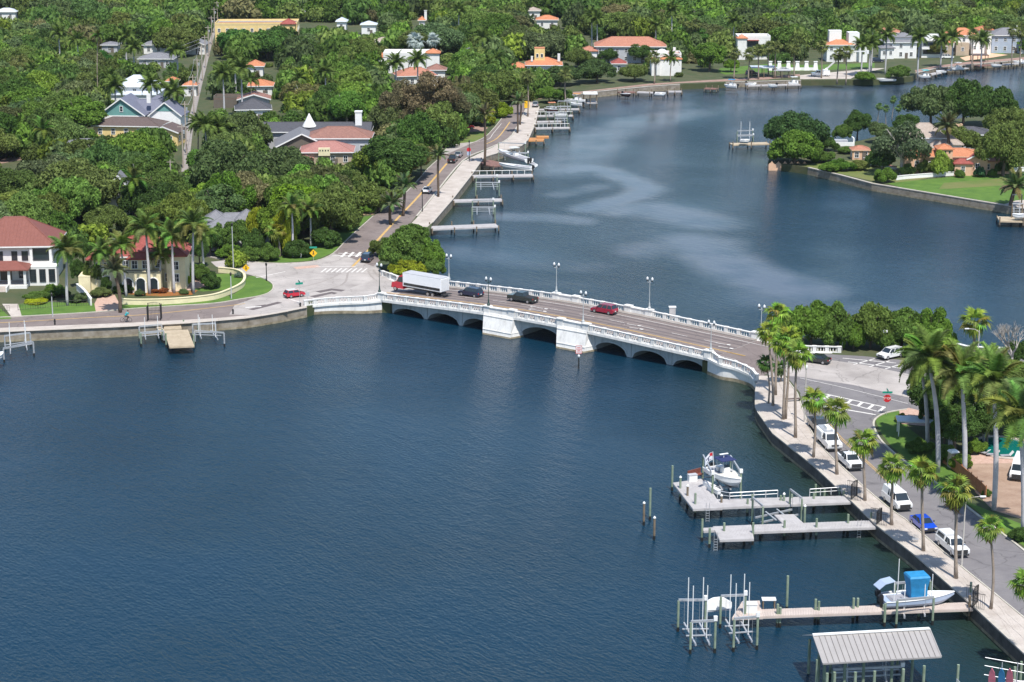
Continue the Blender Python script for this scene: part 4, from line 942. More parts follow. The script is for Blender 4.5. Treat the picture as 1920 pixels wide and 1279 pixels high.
t = house('white house with a pale metal hip roof behind the teal gable', 252, 162, 12, 10, 6.4, 3.0, 0, 'hip', 'white', 'roof_wh', mark='the pale metal-roofed house'); wing(t, 0, -2.8, 14.5, 15, 4.2, 1.8, 'hip', 'white', 'roof_wh')
house('long grey-roofed low house, upper of two', 306, 84, 15.5, 11, 3.6, 1.9, -2, 'hip', 'stucco', 'roof_gr', mark='the upper long grey roof'); house('grey-roofed house with a small white front gable by the alley', 362, 84, 9, 9, 3.8, 1.7, -3, 'front', 'stucco', 'roof_gr', nwin=2); house('shorter grey roof below the long grey-roofed house', 292, 110, 12.5, 9, 3.4, 1.7, -2, 'hip', 'greywall', 'roof_gr', mark='the lower grey roof')
t = house('large pale yellow flat-roofed building with a red corner turret', 480, 47, 33, 16, 8.5, .3, 3, 'flat', 'yellow', 'shed', storeys=2, cat='building', mark='the yellow flat-roofed building', name='apartment_building'); wing(t, 13, -.4, 5.5, 5.5, 9, 1.8, 'hip', 'yellow', 'roof_red', .5); wing(t, -2, 1, 26, .8, 9, .5, 'hip', 'yellow', 'roof_salmon')
house('orange tile roof peeping out right of the alley, upper one', 478, 124, 5.5, 7, 3.6, 1.8, 4, 'hip', 'stucco', 'roof_or', mark='the upper small orange roof'); house('orange tile roof peeping out right of the alley, lower one', 488, 161, 7.5, 8, 3.6, 1.8, 4, 'hip', 'stucco', 'roof_or', mark='the lower small orange roof')
house('brown-roofed house with a white bay beside the alley', 476, 186, 9.5, 8, 3.4, 1.6, 6, 'front', 'greywall', 'roof_br', nwin=2, mark='the brown gabled house'); house('flat brown carport roof near the royal palms right of the alley', 430, 186, 10, 6, 2.8, .3, 0, 'flat', 'brownwall', 'roof_br', win=False, cat='carport', name='carport')
house('small house with a bright orange roof left of the alley, left one', 322, 152, 3.2, 4, 3.4, 1.2, 0, 'hip', 'stucco', 'roof_or', mark='the tiny orange roofs'); house('small house with a bright orange roof left of the alley, right one', 356, 160, 4.0, 4, 3.6, 1.3, 0, 'hip', 'stucco', 'roof_or')
house('dark grey-roofed house half hidden right of the alley', 475, 205, 10, 9, 3.6, 2.6, 8, 'hip', 'stucco', 'roof_dk', mark='the dark half-hidden roof')
t = house('long charcoal-roofed building with a white spire and white chimney', 592, 247, 29, 10, 5.2, 1.9, 0, 'gable', 'greywall', 'roof_dk', mark='the long charcoal roof', name='church', cat='church', win=False)
MB().lathe([(2.0, 6.2), (1.0, 8.0), (.02, 9.9)], 8, -2.0, 3).build('spire', M['white'], t); MB().box(11.5, 4, 8.1, 1.8, 1.8, 4.0).box(11.5, 4, 10.2, 2.1, 2.1, .3).build('bell_chimney', M['white'], t)
t = house('villa with brown clay hip roof behind a grey gabled wing', 635, 259, 16.5, 10, 5.6, 2.4, 0, 'hip', 'greywall', 'roof_br', nwin=4, mark='the brown clay-roofed villa')
house('grey shingle gabled house beside the brown clay-roofed villa', 566, 274, 13, 12, 3.6, 3.4, 8, 'front', 'brownwall', 'roof_gr', nwin=2, mark='the grey shingle gable')
t = house('low pink-tiled hip-roofed house with a small white dormer box', 612, 285, 13.2, 9, 3.8, 2.2, 2, 'hip', 'tan', 'roof_pink', mark='the pink tiled hip roof'); MB().box(-.5, -.9, 4.0, 3.0, 1.0, 2.0).build('dormer_box', M['cream'], t)
for k in range(4): MB().box(-1.55 + k * .7, -1.43, 4.4, .3, .06, .35).build('vent_hole', M['glass'], t)
wing(t, -8.5, -2.0, 9.5, 7, 2.4, 1.2, 'hip', 'tan', 'roof_pink')
t = house('white house with orange pyramid roofs on both corners', 768, 104, 19, 12, 6.4, .3, 0, 'flat', 'stucco', 'stucco', storeys=2, mark='the orange-cornered white house'); wing(t, 8.4, -.8, 4.6, 4.6, 7.4, 1.3, 'hip', 'stucco', 'roof_or', .5); wing(t, -10.5, .5, 4.6, 4.6, 5.8, 1.4, 'hip', 'stucco', 'roof_or', .5)
house('salmon tile roofs below the white house with orange corners', 782, 142, 13, 9, 4.0, 2.3, 12, 'hip', 'stucco', 'roof_salmon', mark='the salmon hip roofs'); house('small brown hip roof at the end of the salmon roofs', 818, 131, 6, 6, 4.2, 1.8, 0, 'hip', 'stucco', 'roof_br')
house('small white gabled pavilion in the far wood', 691, 46, 6.0, 5, 4.4, 1.2, 0, 'hip', 'white', 'roof_wh', mark='the small far pavilion'); house('tiny red roof with a white chimney in the far wood', 791, 38, 2.4, 4, 5, 1.5, 0, 'hip', 'stucco', 'roof_or', chimney=[(1.6, 1, 4)])
house('small orange roofed house in the far wood right of centre', 1026, 37, 9, 7, 4.0, 1.7, 0, 'hip', 'stucco', 'roof_or', mark='the orange roof in the far wood')
house('grey roof corner in the wood near the parking lot', 158, 276, 12, 9, 3.0, 1.6, 14, 'hip', 'greywall', 'roof_gr', mark='the low grey roof'); house('narrow white-walled house with a steep grey roof in the trees', 222, 357, 4.6, 7, 5.6, 3.6, 6, 'front', 'stucco', 'roof_gr', nwin=1, mark='the narrow white-walled house')
t = house('grey house with several small hip roofs under the lime-green trees', 440, 432, 14, 10, 4.2, 2.8, 6, 'hip', 'greywall', 'roof_gr', mark='the grey house under the lime trees'); wing(t, 2.5, 1.5, 4, 4, 6.2, 1.8, 'hip', 'greywall', 'roof_gr'); wing(t, -4, 3.5, 4, 4, 5.8, 1.8, 'hip', 'greywall', 'roof_gr')
house('small white-walled house seen through leaves in the left wood', 126, 322, 6, 6, 4.0, 1.6, -10, 'hip', 'stucco', 'roof_br', mark='the little brown-roofed house')
house('tiny pale roof at the top left edge', 10, 22, 9, 6, 4, 1.4, 0, 'hip', 'white', 'roof_wh', mark='the pale roof at the left edge'); house('grey garage roof behind the dark round tree', 205, 84, 6, 6, 3, 1, 0, 'hip', 'greywall', 'roof_gr', mark='the grey garage roof')
for i, (x, y, w, rm, wm, lb) in enumerate(((120, 22, 6, 'roof_wh', 'white', 'white house speck in the far left wood, left of two'), (190, 18, 8, 'roof_wh', 'white', 'white house speck in the far left wood, right of two'), (560, 22, 6, 'roof_gr', 'stucco', 'small grey-roofed far house beyond the yellow building'), (640, 40, 4, 'roof_wh', 'white', 'white sliver of a far house near the wires'),
                                       (905, 58, 5, 'roof_wh', 'white', 'white sliver of a house above the avenue wood'), (720, 78, 8, 'roof_tan', 'tan', 'tan roofs in the wood left of the silvery palms'), (1000, 20, 6, 'roof_tan', 'stucco', 'pale far roof near the top centre'), (880, 98, 4, 'roof_gr', 'greywall', 'grey roof patch right of the silvery palms'), (1246, 50, 5, 'roof_salmon', 'stucco', 'faint salmon roof above the terrace house'), (70, 60, 5, 'roof_tan', 'stucco', 'tan roof speck at the upper left'))): house(lb, x, y, w, 6, 4.2, 1.4, 0, 'hip', wm, rm)
# --- far bank, right of centre
t = house('house with an orange roof and a square yellow tower', 1020, 122, 12, 9, 5.6, 2.2, 0, 'hip', 'stucco', 'roof_or', mark='the yellow tower'); wing(t, -1.5, 2.5, 3.6, 3.6, 11.0, .3, 'flat', 'yellow', 'roof_or', .1); wing(t, -9, 1, 6, 6, 4.6, 1.6, 'hip', 'stucco', 'roof_or'); MB().box(5.2, 2, 8.0, .9, .9, 2.6).build('chimney', M['stucco'], t); MB().box(-4.2, 1.5, 7.6, .7, .7, 1.8).build('chimney', M['stucco'], t)
for dx in (-.8, .8): window(t, -1.5 + dx, 2.46, 8.6, .8, 1.2)
t = house('long salmon-roofed mansion above the far bank', 1182, 87, 26, 12, 6.2, 3.0, -2, 'hip', 'greywall', 'roof_salmon', mark='the long salmon roof'); wing(t, -15.5, -1, 6, 6, 4.6, 1.5, 'hip', 'stucco', 'roof_salmon')
t = house('white terrace house with orange eaves and a shallow dome', 1250, 105, 10.5, 9, 7.0, .3, 0, 'flat', 'stucco', 'roof_salmon', storeys=2, mark='the white terrace house'); wing(t, 0, -.6, 10.6, 1.0, 6.0, .5, 'hip', 'stucco', 'roof_or', .3); MB().lathe([(2.2, 7.2), (1.9, 8.1), (1.1, 8.8), (.05, 9.1)], 12, -1.4, 4).build('dome', M['white'], t); MB().box(3, 4, 8.6, .9, .9, 2).build('chimney', M['stucco'], t); MB().box(-3, -1, 4.4, 1.2, 1.2, 8.2).build('stair_tower', M['stucco'], t)
house('small red-roofed white gatehouse left of the terrace house', 1161, 119, 4.6, 5, 3.4, 1.6, 0, 'hip', 'stucco', 'roof_red', mark='the small red gatehouse')
t = house('white cubic modern house with an orange pyramid cap', 1414, 72, 12.5, 9, 8.0, .3, 0, 'flat', 'stucco', 'stucco', win=False, mark='the white cubic modern house'); wing(t, -4.6, -.8, 3.4, 3.4, 8.2, 1.2, 'hip', 'stucco', 'roof_or', .4); MB().box(-.4, -.1, 5.6, 4.2, .2, 3.0).build('glazed_wall', M['glass'], t); MB().box(4.0, -.08, 2.6, 3, .2, 2.6).build('glazed_wall', M['glass'], t); MB().box(-.4, -.6, 7.3, 4.4, 1.2, .3).build('awning', M['roof_red'], t)
t = house('white castle-like far villa with orange roof patches', 1576, 84, 10, 9, 6.4, 1.8, 0, 'hip', 'white', 'roof_or', storeys=2, mark='the castle-like white villa'); wing(t, 5.2, 1, 4, 6, 10.5, .3, 'flat', 'white', 'white', .1, 0, 1); wing(t, -1.4, 4, 4.6, 4, 11, .3, 'flat', 'white', 'white', .1, 0, 2); wing(t, 8.5, -1.5, 3, 4, 7, .3, 'flat', 'white', 'white', .1, 0, 1)
t = house('white far house with stacked grey hip roofs', 1690, 79, 12, 9, 6.2, 1.5, 0, 'hip', 'white', 'roof_gr', storeys=2, mark='the stacked grey hip roofs'); wing(t, 1.5, 2, 7, 6, 8.0, 1.3, 'hip', 'white', 'roof_gr'); wing(t, -5.5, -2, 5, 5, 4.2, 1.1, 'hip', 'white', 'roof_gr', .5, 0, 2)
house('orange-brown tile roof behind the stacked grey roofs', 1668, 61, 10, 7, 5, 1.6, 0, 'hip', 'stucco', 'roof_salmon', mark='the orange-brown roof behind')
t = house('white modern far house with dark balconies', 1750, 72, 8.5, 8, 7.4, .3, 0, 'flat', 'stucco', 'roof_wh', win=False, mark='the modern house with balconies'); MB().box(0, -.05, 5.2, 7.4, .2, 1.4).box(0, -.05, 2.2, 7.4, .2, 1.6).build('glazed_wall', M['glass'], t); MB().box(0, -.7, 3.6, 8.8, 1.4, .5).box(0, -.7, 6.8, 8.8, 1.4, .5).build('balcony_slab', M['stucco'], t)
t = house('big mansion with bright orange hip roofs and a lookout tower', 1808, 66, 11.5, 9, 7.6, 2.4, 0, 'hip', 'stucco', 'roof_or', storeys=2, mark='the orange-roofed mansion'); wing(t, 8.5, 1.5, 5, 5, 9.6, 1.5, 'hip', 'stucco', 'roof_or', .7, 0, 2); wing(t, -7, -1.5, 5, 6, 5.0, 1.5, 'hip', 'tan', 'roof_or', .5, 0, 1); wing(t, 5, -2.5, 5, 3, 5.6, .3, 'flat', 'stucco', 'stucco', .1, 0, 2); wing(t, -1, -3, 5, 3, 4.6, .3, 'flat', 'tan', 'tan', .1, 0, 1)
t = house('slate-blue far house with white porches at the right edge', 1894, 66, 14, 10, 7.0, 2.4, 0, 'hip', 'bluewall', 'roof_gr', storeys=2, mark='the slate-blue house'); wing(t, 6, -2, 4, 3, 6.0, .3, 'flat', 'white', 'white', .1, 0, 1); MB().box(2.4, 2, 9.0, 1.2, 1, 3.2).build('chimney', M['stucco'], t)
# white arcade of pillars on the far bank
p = at(1487, 132); t = thing('arcade', 'row of white tapered pillars standing on the far waterside lawn', 'arcade', p)
for k in range(6):
    x = -8.4 + k * 3.3; MB().loft([[(x - a, -a * .7, z_), (x + a, -a * .7, z_), (x + a, a * .7, z_), (x - a, a * .7, z_)] for a, z_ in ((.95, 0), (.55, 2.8), (.75, 3.0), (.75, 3.3))]).build('pillar', M['white'], t)
MB().box(-.2, 0, .5, 18, .4, 1.0).build('low_wall', M['white'], t)
# --- right peninsula
t = house('taupe-roofed house with dormers behind the peninsula oaks', 1735, 258, 10.5, 8, 5.6, 3.4, -6, 'hip', 'stucco', 'roof_tan', mark='the taupe dormered roof', nwin=4); wing(t, 6.5, -2, 6, 6, 4.2, 2.2, 'hip', 'stucco', 'roof_tan'); wing(t, 3, -3.5, 5, 4, 3.0, 2.2, 'hip', 'stucco', 'roof_tan')
t = house('house with a wide dark grey roof behind the orange villa', 1812, 252, 15, 9, 4.6, 1.5, 0, 'hip', 'greywall', 'roof_dk', mark='the wide dark roof'); MB().box(-2, 2, 6.2, 2.2, 1.8, 2.0).build('chimney', M['peach'], t)
t = house('peach villa with scattered orange tile roofs and a square lookout', 1790, 293, 15, 9, 4.6, 1.4, -2, 'hip', 'peach', 'roof_or', nwin=5, mark='the peach villa', storeys=1)
wing(t, -2.6, -1.0, 3.8, 4.2, 6.6, 1.0, 'hip', 'peach', 'roof_or', .3); wing(t, -9.4, .6, 6.6, 6, 4.6, 1.0, 'gable', 'peach', 'roof_or', .3, 0, 1); wing(t, 5.6, -1.6, 5, 4, 4.2, 1.3, 'front', 'peach', 'roof_red', .4, 0, 1); wing(t, 11, .6, 7, 6, 3.4, 1.2, 'hip', 'peach', 'roof_salmon', .4, 0, 3); wing(t, 1.8, -2.6, 4.2, 3.0, 3.2, 1.0, 'hip', 'peach', 'roof_red', .4, 0, 1)
for k in range(3): MB().box(-3.7 + k * 1.1, -1.03, 5.8, .4, .06, .6).build('vent_hole', M['glass'], t)
house('small pink octagonal-looking pavilion with a red tile cap', 1615, 281, 4.6, 3.6, 2.7, .9, 0, 'hip', 'peach', 'roof_salmon', nwin=2, ov=.3, name='pavilion', cat='pavilion')
p = at(1571, 274); t = thing('patio_wall', 'white walled boat patio on the far peninsula', 'wall', p); MB().box(0, 0, .5, 9, .3, 1.2).box(-4.4, 1.6, .9, .5, 3.2, 1.8).box(4.4, 1.6, 1.1, .4, 3.2, 2.2).build('wall_face', M['white'], t); MB().box(0, 2.4, .9, 6, 1.8, 1.0).build('seat_wall', M['greywall'], t)
garden_wall('white retaining wall along the back of the peninsula lawn', [(1680, 338), (1700, 335.5), (1760, 331), (1820, 327), (1860, 324), (1930, 320.5), (2050, 315)], .9, 'white', cap='white')
garden_wall('low pink-topped wall around the white ramp on the peninsula', [(1602, 306), (1632, 309), (1680, 318)], .7, 'white', cap='roof_salmon', w=.5)
garden_wall('low salmon garden wall in front of the peninsula villa', [(1695, 318), (1725, 322), (1760, 323)], .6, 'peach', cap='roof_salmon', w=.5)
# peach landing with a scalloped parapet
p0, p1 = at(1441, 320, 0), at(1515, 321, 0); t = thing('landing_stage', 'peach boat landing with a scalloped top on the peninsula tip', 'landing', p0); L_ = (p1 - p0).length
MB().box(L_ / 2, 1.2, .1, L_, 2.4, 2.4).build('platform', M['peach'], t)
pts = [(0, 1.3), (0, 1.6)]
for k in range(6): x = L_ * (k + .5) / 6; w_ = L_ / 12; pts += [(x - w_ * .95, 1.7), (x - w_ * .3, 2.1), (x, 2.5), (x + w_ * .3, 2.1), (x + w_ * .95, 1.7)]
pts += [(L_, 1.6), (L_, 1.3)]; n = len(pts)
MB().add([(x, 0.0, z_) for x, z_ in pts] + [(x, .35, z_) for x, z_ in pts], [tuple(range(n)), tuple(range(n, 2 * n))[::-1]] + [(i, i + n, (i + 1) % n + n, (i + 1) % n) for i in range(n)]).build('scalloped_parapet', M['peach'], t)
MB().tube([(0, 3, 1.3), (0, 3, 4.2), (6, 3, 4.2), (6, 3, 1.3)], .1, 5).tube([(2, 4, 1.3), (2, 4, 3.9), (8, 4, 3.9), (8, 4, 1.3)], .1, 5).build('lift_frame', M['alu'], t)
# pool and loungers at the right grove
p = at(1880, 840); t = thing('swimming_pool', 'green oval pool with a stone rim behind the royal palms', 'pool', p)
MB().lathe([(1.0, .02), (1.0, .10)], 24).build('pool_water', M['pool'], t); t.children[0].scale = (3.9, 5.0, 1)
rim = MB(); rim.tube([(4.1 * math.cos(2 * math.pi * k / 28), 5.2 * math.sin(2 * math.pi * k / 28), .1) for k in range(29)], .22, 6, False); rim.build('pool_rim', M['pave'], t)
def lounger(px, py, az, label):
    p = at(px, py); t = thing('sun_lounger', label, 'lounger', p, R(az), 'pool loungers')
    MB().box(0, .3, .35, .65, 1.3, .08).build('seat', M['seat'], t); MB().add([(-.33, -.35, .35), (.33, -.35, .35), (.33, -.85, .95), (-.33, -.85, .95), (-.33, -.35, .28), (.33, -.35, .28), (.33, -.88, .9), (-.33, -.88, .9)], [(0, 1, 2, 3), (7, 6, 5, 4), (0, 4, 5, 1), (1, 5, 6, 2), (2, 6, 7, 3), (3, 7, 4, 0)]).build('backrest', M['white'], t)
    for x in (-.28, .28):
        for y in (-.25, .85): MB().box(x, y, .16, .06, .06, .32).build('leg', M['trim'], t)
lounger(1845, 853, 40, 'upright grey lounger left of the green pool'); lounger(1862, 856, 80, 'low lounger in the middle before the pool'); lounger(1888, 858, 95, 'lounger nearest the white van by the pool')
# portable toilet and rusty mesh fence, pergola terrace roof
p = at(1786, 876); t = thing('portable_toilet', 'tan portable toilet with a rounded white roof behind palm trunks', 'portable toilet', p, R(15))
MB().box(0, 0, 1.1, 1.15, 1.15, 2.2).build('body', M['tan'], t); MB().loft([[(-.62 * a, -.62 * a, z_), (.62 * a, -.62 * a, z_), (.62 * a, .62 * a, z_), (-.62 * a, .62 * a, z_)] for a, z_ in ((1, 2.2), (1, 2.3), (.75, 2.5), (.3, 2.58))]).build('roof', M['white'], t); MB().box(0, -.6, 1.1, .8, .04, 1.9).build('door', M['roof_tan'], t)
garden_wall('leaning orange-brown mesh fence by the bare earth drive', [(1768, 868), (1790, 884), (1815, 905), (1835, 922), (1848, 935)], 1.5, 'rust', w=.06, cap='rust', posts=8)
p = at(1725, 815); t = thing('terrace_canopy', 'pale blue-grey terrace roof edge under the palm shade', 'canopy', p, R(-6)); MB().box(0, 0, 2.3, 7.0, 3.0, .18).build('roof', M['roof_wh'], t)
for x in (-3.2, 3.2):
    for y in (-1.2, 1.2): MB().box(x, y, 1.1, .15, .15, 2.2).build('post', M['white'], t)
# ------------------------------------------------------------------ docks, lifts, boats
def piling(t, x, y, z0, top, r=.15, m='pile', cap=False):
    """driven pile: wet foot, treated shaft, sometimes a white conical cap; x, y, z in the thing's frame"""
    o = MB().tube([(x, y, -1.5 - z0), (x, y, top)], r, 8).build('piling', M[m], t)
    MB().tube([(x, y, -1.4 - z0), (x, y, .55 - z0)], r + .015, 8).build('wet_foot', M['pile_wet'], o)
    if cap: MB().lathe([(r + .04, top), (r + .04, top + .08), (.02, top + .3)], 8, x, y).build('piling_cap', M['white'], o)
def planks(t, quad, z, m, pw=.19, name='planks', th=.07):
    """boards laid across the a-b direction of a quad (a,b,c,d plan points; a->b is the long way)"""
    a, b, c, d = [Vector((q[0], q[1], 0)) for q in quad]; L_ = max((b - a).length, (c - d).length); n = max(2, int(L_ / pw)); mb = MB(); r_ = random.Random(int(L_ * 100)); g = .05
    for k in range(n):
        u0, u1 = (k + g) / n, (k + 1 - g) / n; q = [a.lerp(b, u0), a.lerp(b, u1), d.lerp(c, u1), d.lerp(c, u0)]; dz = r_.uniform(-.008, .008)
        mb.prism([(p.x, p.y) for p in q], z - th, z + dz)
    mb.build(name, M[m], t, kind='stuff')
    fr = MB(); P = [a, b, c, d]
    for i in range(4): fr.beam(P[i] + Vector((0, 0, z - .19)), P[(i + 1) % 4] + Vector((0, 0, z - .19)), .08, .26)
    fr.build('frame', M[m], t)
def quadpx(pts, z, o): return [(at(p[0], p[1], z) - o).to_2d() for p in pts]
def dock(label, decks, piles, m, z=1.6, steps=None, rails=(), pm='pile', name='dock', group=None, pw=.19):
    """decks: lists of four pixel corners at deck level; piles: (px, py at the waterline, top height above water, cap)"""
    o = at(*decks[0][0], z); o.z = 0; t = thing(name, label, 'dock', o, 0, group)
    for q in decks: planks(t, quadpx(q, z, o), z, m, pw)
    for pl in piles:
        p = at(pl[0], pl[1], 0) - o; piling(t, p.x, p.y, 0, pl[2], .15, pm if len(pl) < 5 else pl[4], pl[3] if len(pl) > 3 else False)
    for r_ in rails:
        P = resample([at(x, y, z) - o for x, y in r_], 1.6); f = MB()
        for p in P: f.box(p.x, p.y, z + .5, .09, .09, 1.0)
        f.tube([p + Vector((0, 0, 1.02)) for p in P], .055, 4).tube([p + Vector((0, 0, .55)) for p in P], .035, 4).build('railing', M['alu'], t)
    return t
def ladder(t, px, py, z, o=None):
    o = t.location; p = at(px, py, z) - o; f = MB()
    for s in (-.22, .22): f.tube([(p.x + s, p.y - .12, -.6), (p.x + s, p.y - .12, z + .9)], .03, 4)
    for k in range(6): f.box(p.x, p.y - .12, -.2 + k * .35, .44, .06, .05)
    f.build('ladder', M['alu'], t)
def lift(label, corners, top, cz, m='pile', guides=0, gh=4.0, beams='ab', z=0, group='boat lifts', boxes=True):
    """four piles (pixel feet on the water), top beams along a-b and d-c, two cradle beams hung at cz"""
    o = at(*corners[0], 0); t = thing('boat_lift', label, 'boat lift', o, 0, group); P = [at(x, y, 0) - o for x, y in corners]
    for p in P: piling(t, p.x, p.y, 0, top, .14, m)
    a, b, c, d = [p + Vector((0, 0, top + .1)) for p in P]
    for q, r_ in ((a, b), (d, c)): MB().beam(q, r_, .18, .26).build('top_beam', M['alu'], t)
    cr = MB(); lo = Vector((0, 0, cz - top - .1))
    for u in (.22, .78): cr.beam(a.lerp(b, u) + lo, d.lerp(c, u) + lo, .18, .22)
    for v in (.35, .65): cr.beam(a.lerp(d, v) + lo + Vector((0, 0, .2)), b.lerp(c, v) + lo + Vector((0, 0, .2)), .22, .1)
    cr.build('cradle', M['alu'], t)
    for u in (.22, .78):
        for e, f in ((a, b), (d, c)): MB().tube([e.lerp(f, u), e.lerp(f, u) + lo], .02, 4).build('cable', M['alu'], t)
    for k in range(guides):
        u = (.22, .78)[k % 2]; v = (.3, .7)[(k // 2) % 2]; q = a.lerp(b, u).lerp(d.lerp(c, u), v) + lo; MB().tube([q, q + Vector((0, 0, gh))], .055, 6).build('guide_pole', M['white'], t)
    if boxes:
        for e in (b, c): MB().box(e.x, e.y, e.z + .25, .4, .4, .5).build('motor_box', M['white'], t)
    return t
def hull_rings(L_, B, D, n=12, flare=.12):
    rings = []
    for i in range(n + 1):
        u = i / n; w = B / 2 * (1 - max(0, (u - .35) / .65) ** 2.3) * (0.93 + .07 * min(1, u * 6)); w = max(w, .03); sh = D * (1 + .28 * u * u); keel = D * .95 * max(0, (u - .72) / .28) ** 2
        x = -L_ / 2 + L_ * u; rings.append([(x, 0, keel), (x, w * .62, keel * .9 + D * .28 * (1 - .3 * u)), (x, w * .96, D * .6 + keel * .4), (x, w, sh), (x, w * .86, sh + .03), (x, 0, sh + .03), (x, -w * .86, sh + .03), (x, -w, sh), (x, -w * .96, D * .6 + keel * .4), (x, -w * .62, keel * .9 + D * .28 * (1 - .3 * u))])
    return rings
def boat(label, x, y, z, az, L_=7.5, B=2.5, D=1.1, hull='hull', top=None, motors=1, cover=None, fore=None, group=None, mini=False, name='motor_boat'):
    t = thing(name, label, 'boat', (x, y, z), az, group); rg_ = hull_rings(L_, B, D)
    MB().loft([r_[:4] + [(r_[3][0], r_[3][1] * .9, r_[3][2] - .02), (r_[7][0], r_[7][1] * .9, r_[7][2] - .02)] + r_[7:] for r_ in rg_]).build('hull', M[hull], t, smooth=False)
    gw = MB()
    for sgn, i in ((1, 3), (-1, 7)): gw.tube([Vector(r_[i]) + Vector((0, 0, .03)) for r_ in rg_], .07, 5)
    gw.build('gunwale', M['hull'], t)
    cw = MB(); cw.loft([[(x_, -w, D * 1.05), (x_, w, D * 1.05), (x_, w, D * 1.06), (x_, -w, D * 1.06)] for x_, w in ((-L_ * .42, B * .36), (L_ * .05, B * .36), (L_ * .12, B * .3))]).build('cockpit_floor', M['seat'], t)
    fd = [(r_[3][0], r_[3][1] * .93, r_[3][2] + .05) for r_ in rg_[6:]] + [(r_[7][0], r_[7][1] * .93, r_[7][2] + .05) for r_ in rg_[6:]][::-1]
    MB().add(fd, [tuple(range(len(fd)))[::-1]]).build('foredeck', M[fore or 'hull'], t)
    if not mini:
        MB().loft([[(x_ - a, -a * .8, z_), (x_ + a, -a * .8, z_), (x_ + a, a * .8, z_), (x_ - a, a * .8, z_)] for x_, a, z_ in ((-.2, .6, D), (-.25, .5, D + .9), (-.3, .35, D + 1.0))]).build('console', M['hull'], t)
        MB().add([(.25, -.42, D + .75), (.25, .42, D + .75), (.0, .36, D + 1.3), (.0, -.36, D + 1.3)], [(0, 1, 2, 3)]).build('windscreen', M['glass'], t)
        MB().box(-1.5, 0, D + .35, .6, 1.1, .7).build('helm_seat', M['hull'], t)
    if top:
        MB().loft([[(x_, -B * .38, D + 2.0), (x_, B * .38, D + 2.0), (x_, B * .36, D + 2.1), (x_, -B * .36, D + 2.1)] for x_ in (-1.5, -.4, .8)]).build('t_top', M[top], t)
        f = MB()
        for sx in (-1.1, .4):
            for sy in (-.7, .7): f.tube([(sx, sy, D), (sx * 1.1, sy * 1.1, D + 2.0)], .035, 4)
        f.build('t_top_frame', M['alu'], t)
    for k in range(motors):
        oy = (k - (motors - 1) / 2) * .7; MB().loft([[(-L_ / 2 - .15 - a, oy - .22, z_), (-L_ / 2 - .15 + a * .4, oy - .22, z_), (-L_ / 2 - .15 + a * .4, oy + .22, z_), (-L_ / 2 - .15 - a, oy + .22, z_)] for a, z_ in ((.12, .0), (.15, .7), (.4, .9), (.42, 1.5), (.2, 1.7))]).build('outboard_motor', M['black'], t)
    return t
def boat_px(label, s_px, b_px, z, **k):
    a, b = at(*s_px, z + .8), at(*b_px, z + .9); d = b - a; c = (a + b) / 2; k.setdefault('L_', round(Vector((d.x, d.y)).length, 1)); return boat(label, c.x, c.y, z, math.atan2(d.y, d.x), **k)
# --- dock A: platform with the flagged boat
tA = dock('grey plank dock with a wide platform, lockers and railings beside the flagged boat', [[(1352, 951), (1608, 941), (1601, 929), (1344, 936)], [(1300, 954), (1354, 952), (1320, 897), (1262, 905)]],
          [(1260, 920, 3.6), (1275, 938, 3.2, True), (1288.5, 952, 3.0, True, 'pile_br'), (1303, 968, 3.2), (1352, 965, 2.6, True, 'pile_br'), (1401, 968, 2.4), (1410, 962, 2.6), (1463, 961, 2.4), (1469, 962, 2.6, True), (1484, 956, 2.2), (1525, 958, 2.4), (1528, 948, 3.0), (1573, 948, 2.6), (1545, 945, 2.0), (1581, 952, 2.4)], 'wood_grey', 1.7,
          rails=[[(1345, 934), (1368, 938), (1458, 933)], [(1518, 931), (1578, 927)]]); ladder(tA, 1327, 955, 1.7)
o = tA.location
for x0, y0, lb in ((1330, 914, 'long white dock locker nearer the platform centre'), (1339, 922, 'long white dock locker nearest the boat bow')):
    p = at(x0, y0, 1.7); t = thing('dock_box', lb, 'dock box', p, R(-62), 'white dock boxes'); MB().box(0, 0, .25, 2.3, .6, .5).build('box_body', M['white'], t); MB().box(0, 0, .54, 2.4, .66, .08).build('lid', M['hull'], t)
p = at(1298, 902, 1.7); t = thing('grill_counter', 'pale counter with bins standing on the dock platform corner', 'counter', p, R(20)); MB().box(0, 0, .45, 1.2, .7, .9).build('cabinet', M['white'], t); MB().box(0, 0, .95, 1.3, .8, .08).build('worktop', M['greywall'], t)
for k, (px_, py_, ln) in enumerate(((1304, 896, 'dark red cushioned bench at the back of the dock platform'),)):
    p = at(px_, py_, 1.7); t = thing('bench', ln, 'bench', p, R(38)); MB().box(0, 0, .4, 2.4, .6, .12).build('seat', M['roof_rb'], t); MB().box(0, .3, .8, 2.4, .1, .7).build('backrest', M['roof_rb'], t); MB().box(-1, 0, .2, .1, .5, .4).box(1, 0, .2, .1, .5, .4).build('leg', M['wood_grey'], t)
tL = lift('boat lift with white hoist boxes holding the flagged boat', [(1317, 911), (1335, 948), (1388, 945), (1368, 912)], 4.3, 1.9)
bA = boat_px('white centre-console boat with a navy top and a cream foredeck, under a flag', (1334, 880), (1389, 909), 2.2, B=3.0, D=1.3, hull='hull', top='navy', motors=2, fore='deckcream')
MB().tube([(-.7, 0, 3.4), (-.7, 0, 3.9)], .05, 5).box(-.7, 0, 3.9, .3, 1.3, .08).build('radar', M['white'], bA)
MB().box(-.6, 0, .2, 5.0, 1.0, .3).build('antifouling', M['darkhull'], bA)
p = at(1341, 873, 5.4); t = thing('flag', 'white flag with a red upper corner and blue emblem flying over the boat', 'flag', (p.x, p.y, p.z))
MB().tube([(0, 0, -2.2), (-.35, .2, 1.9)], .04, 5).build('flagpole', M['white'], t)
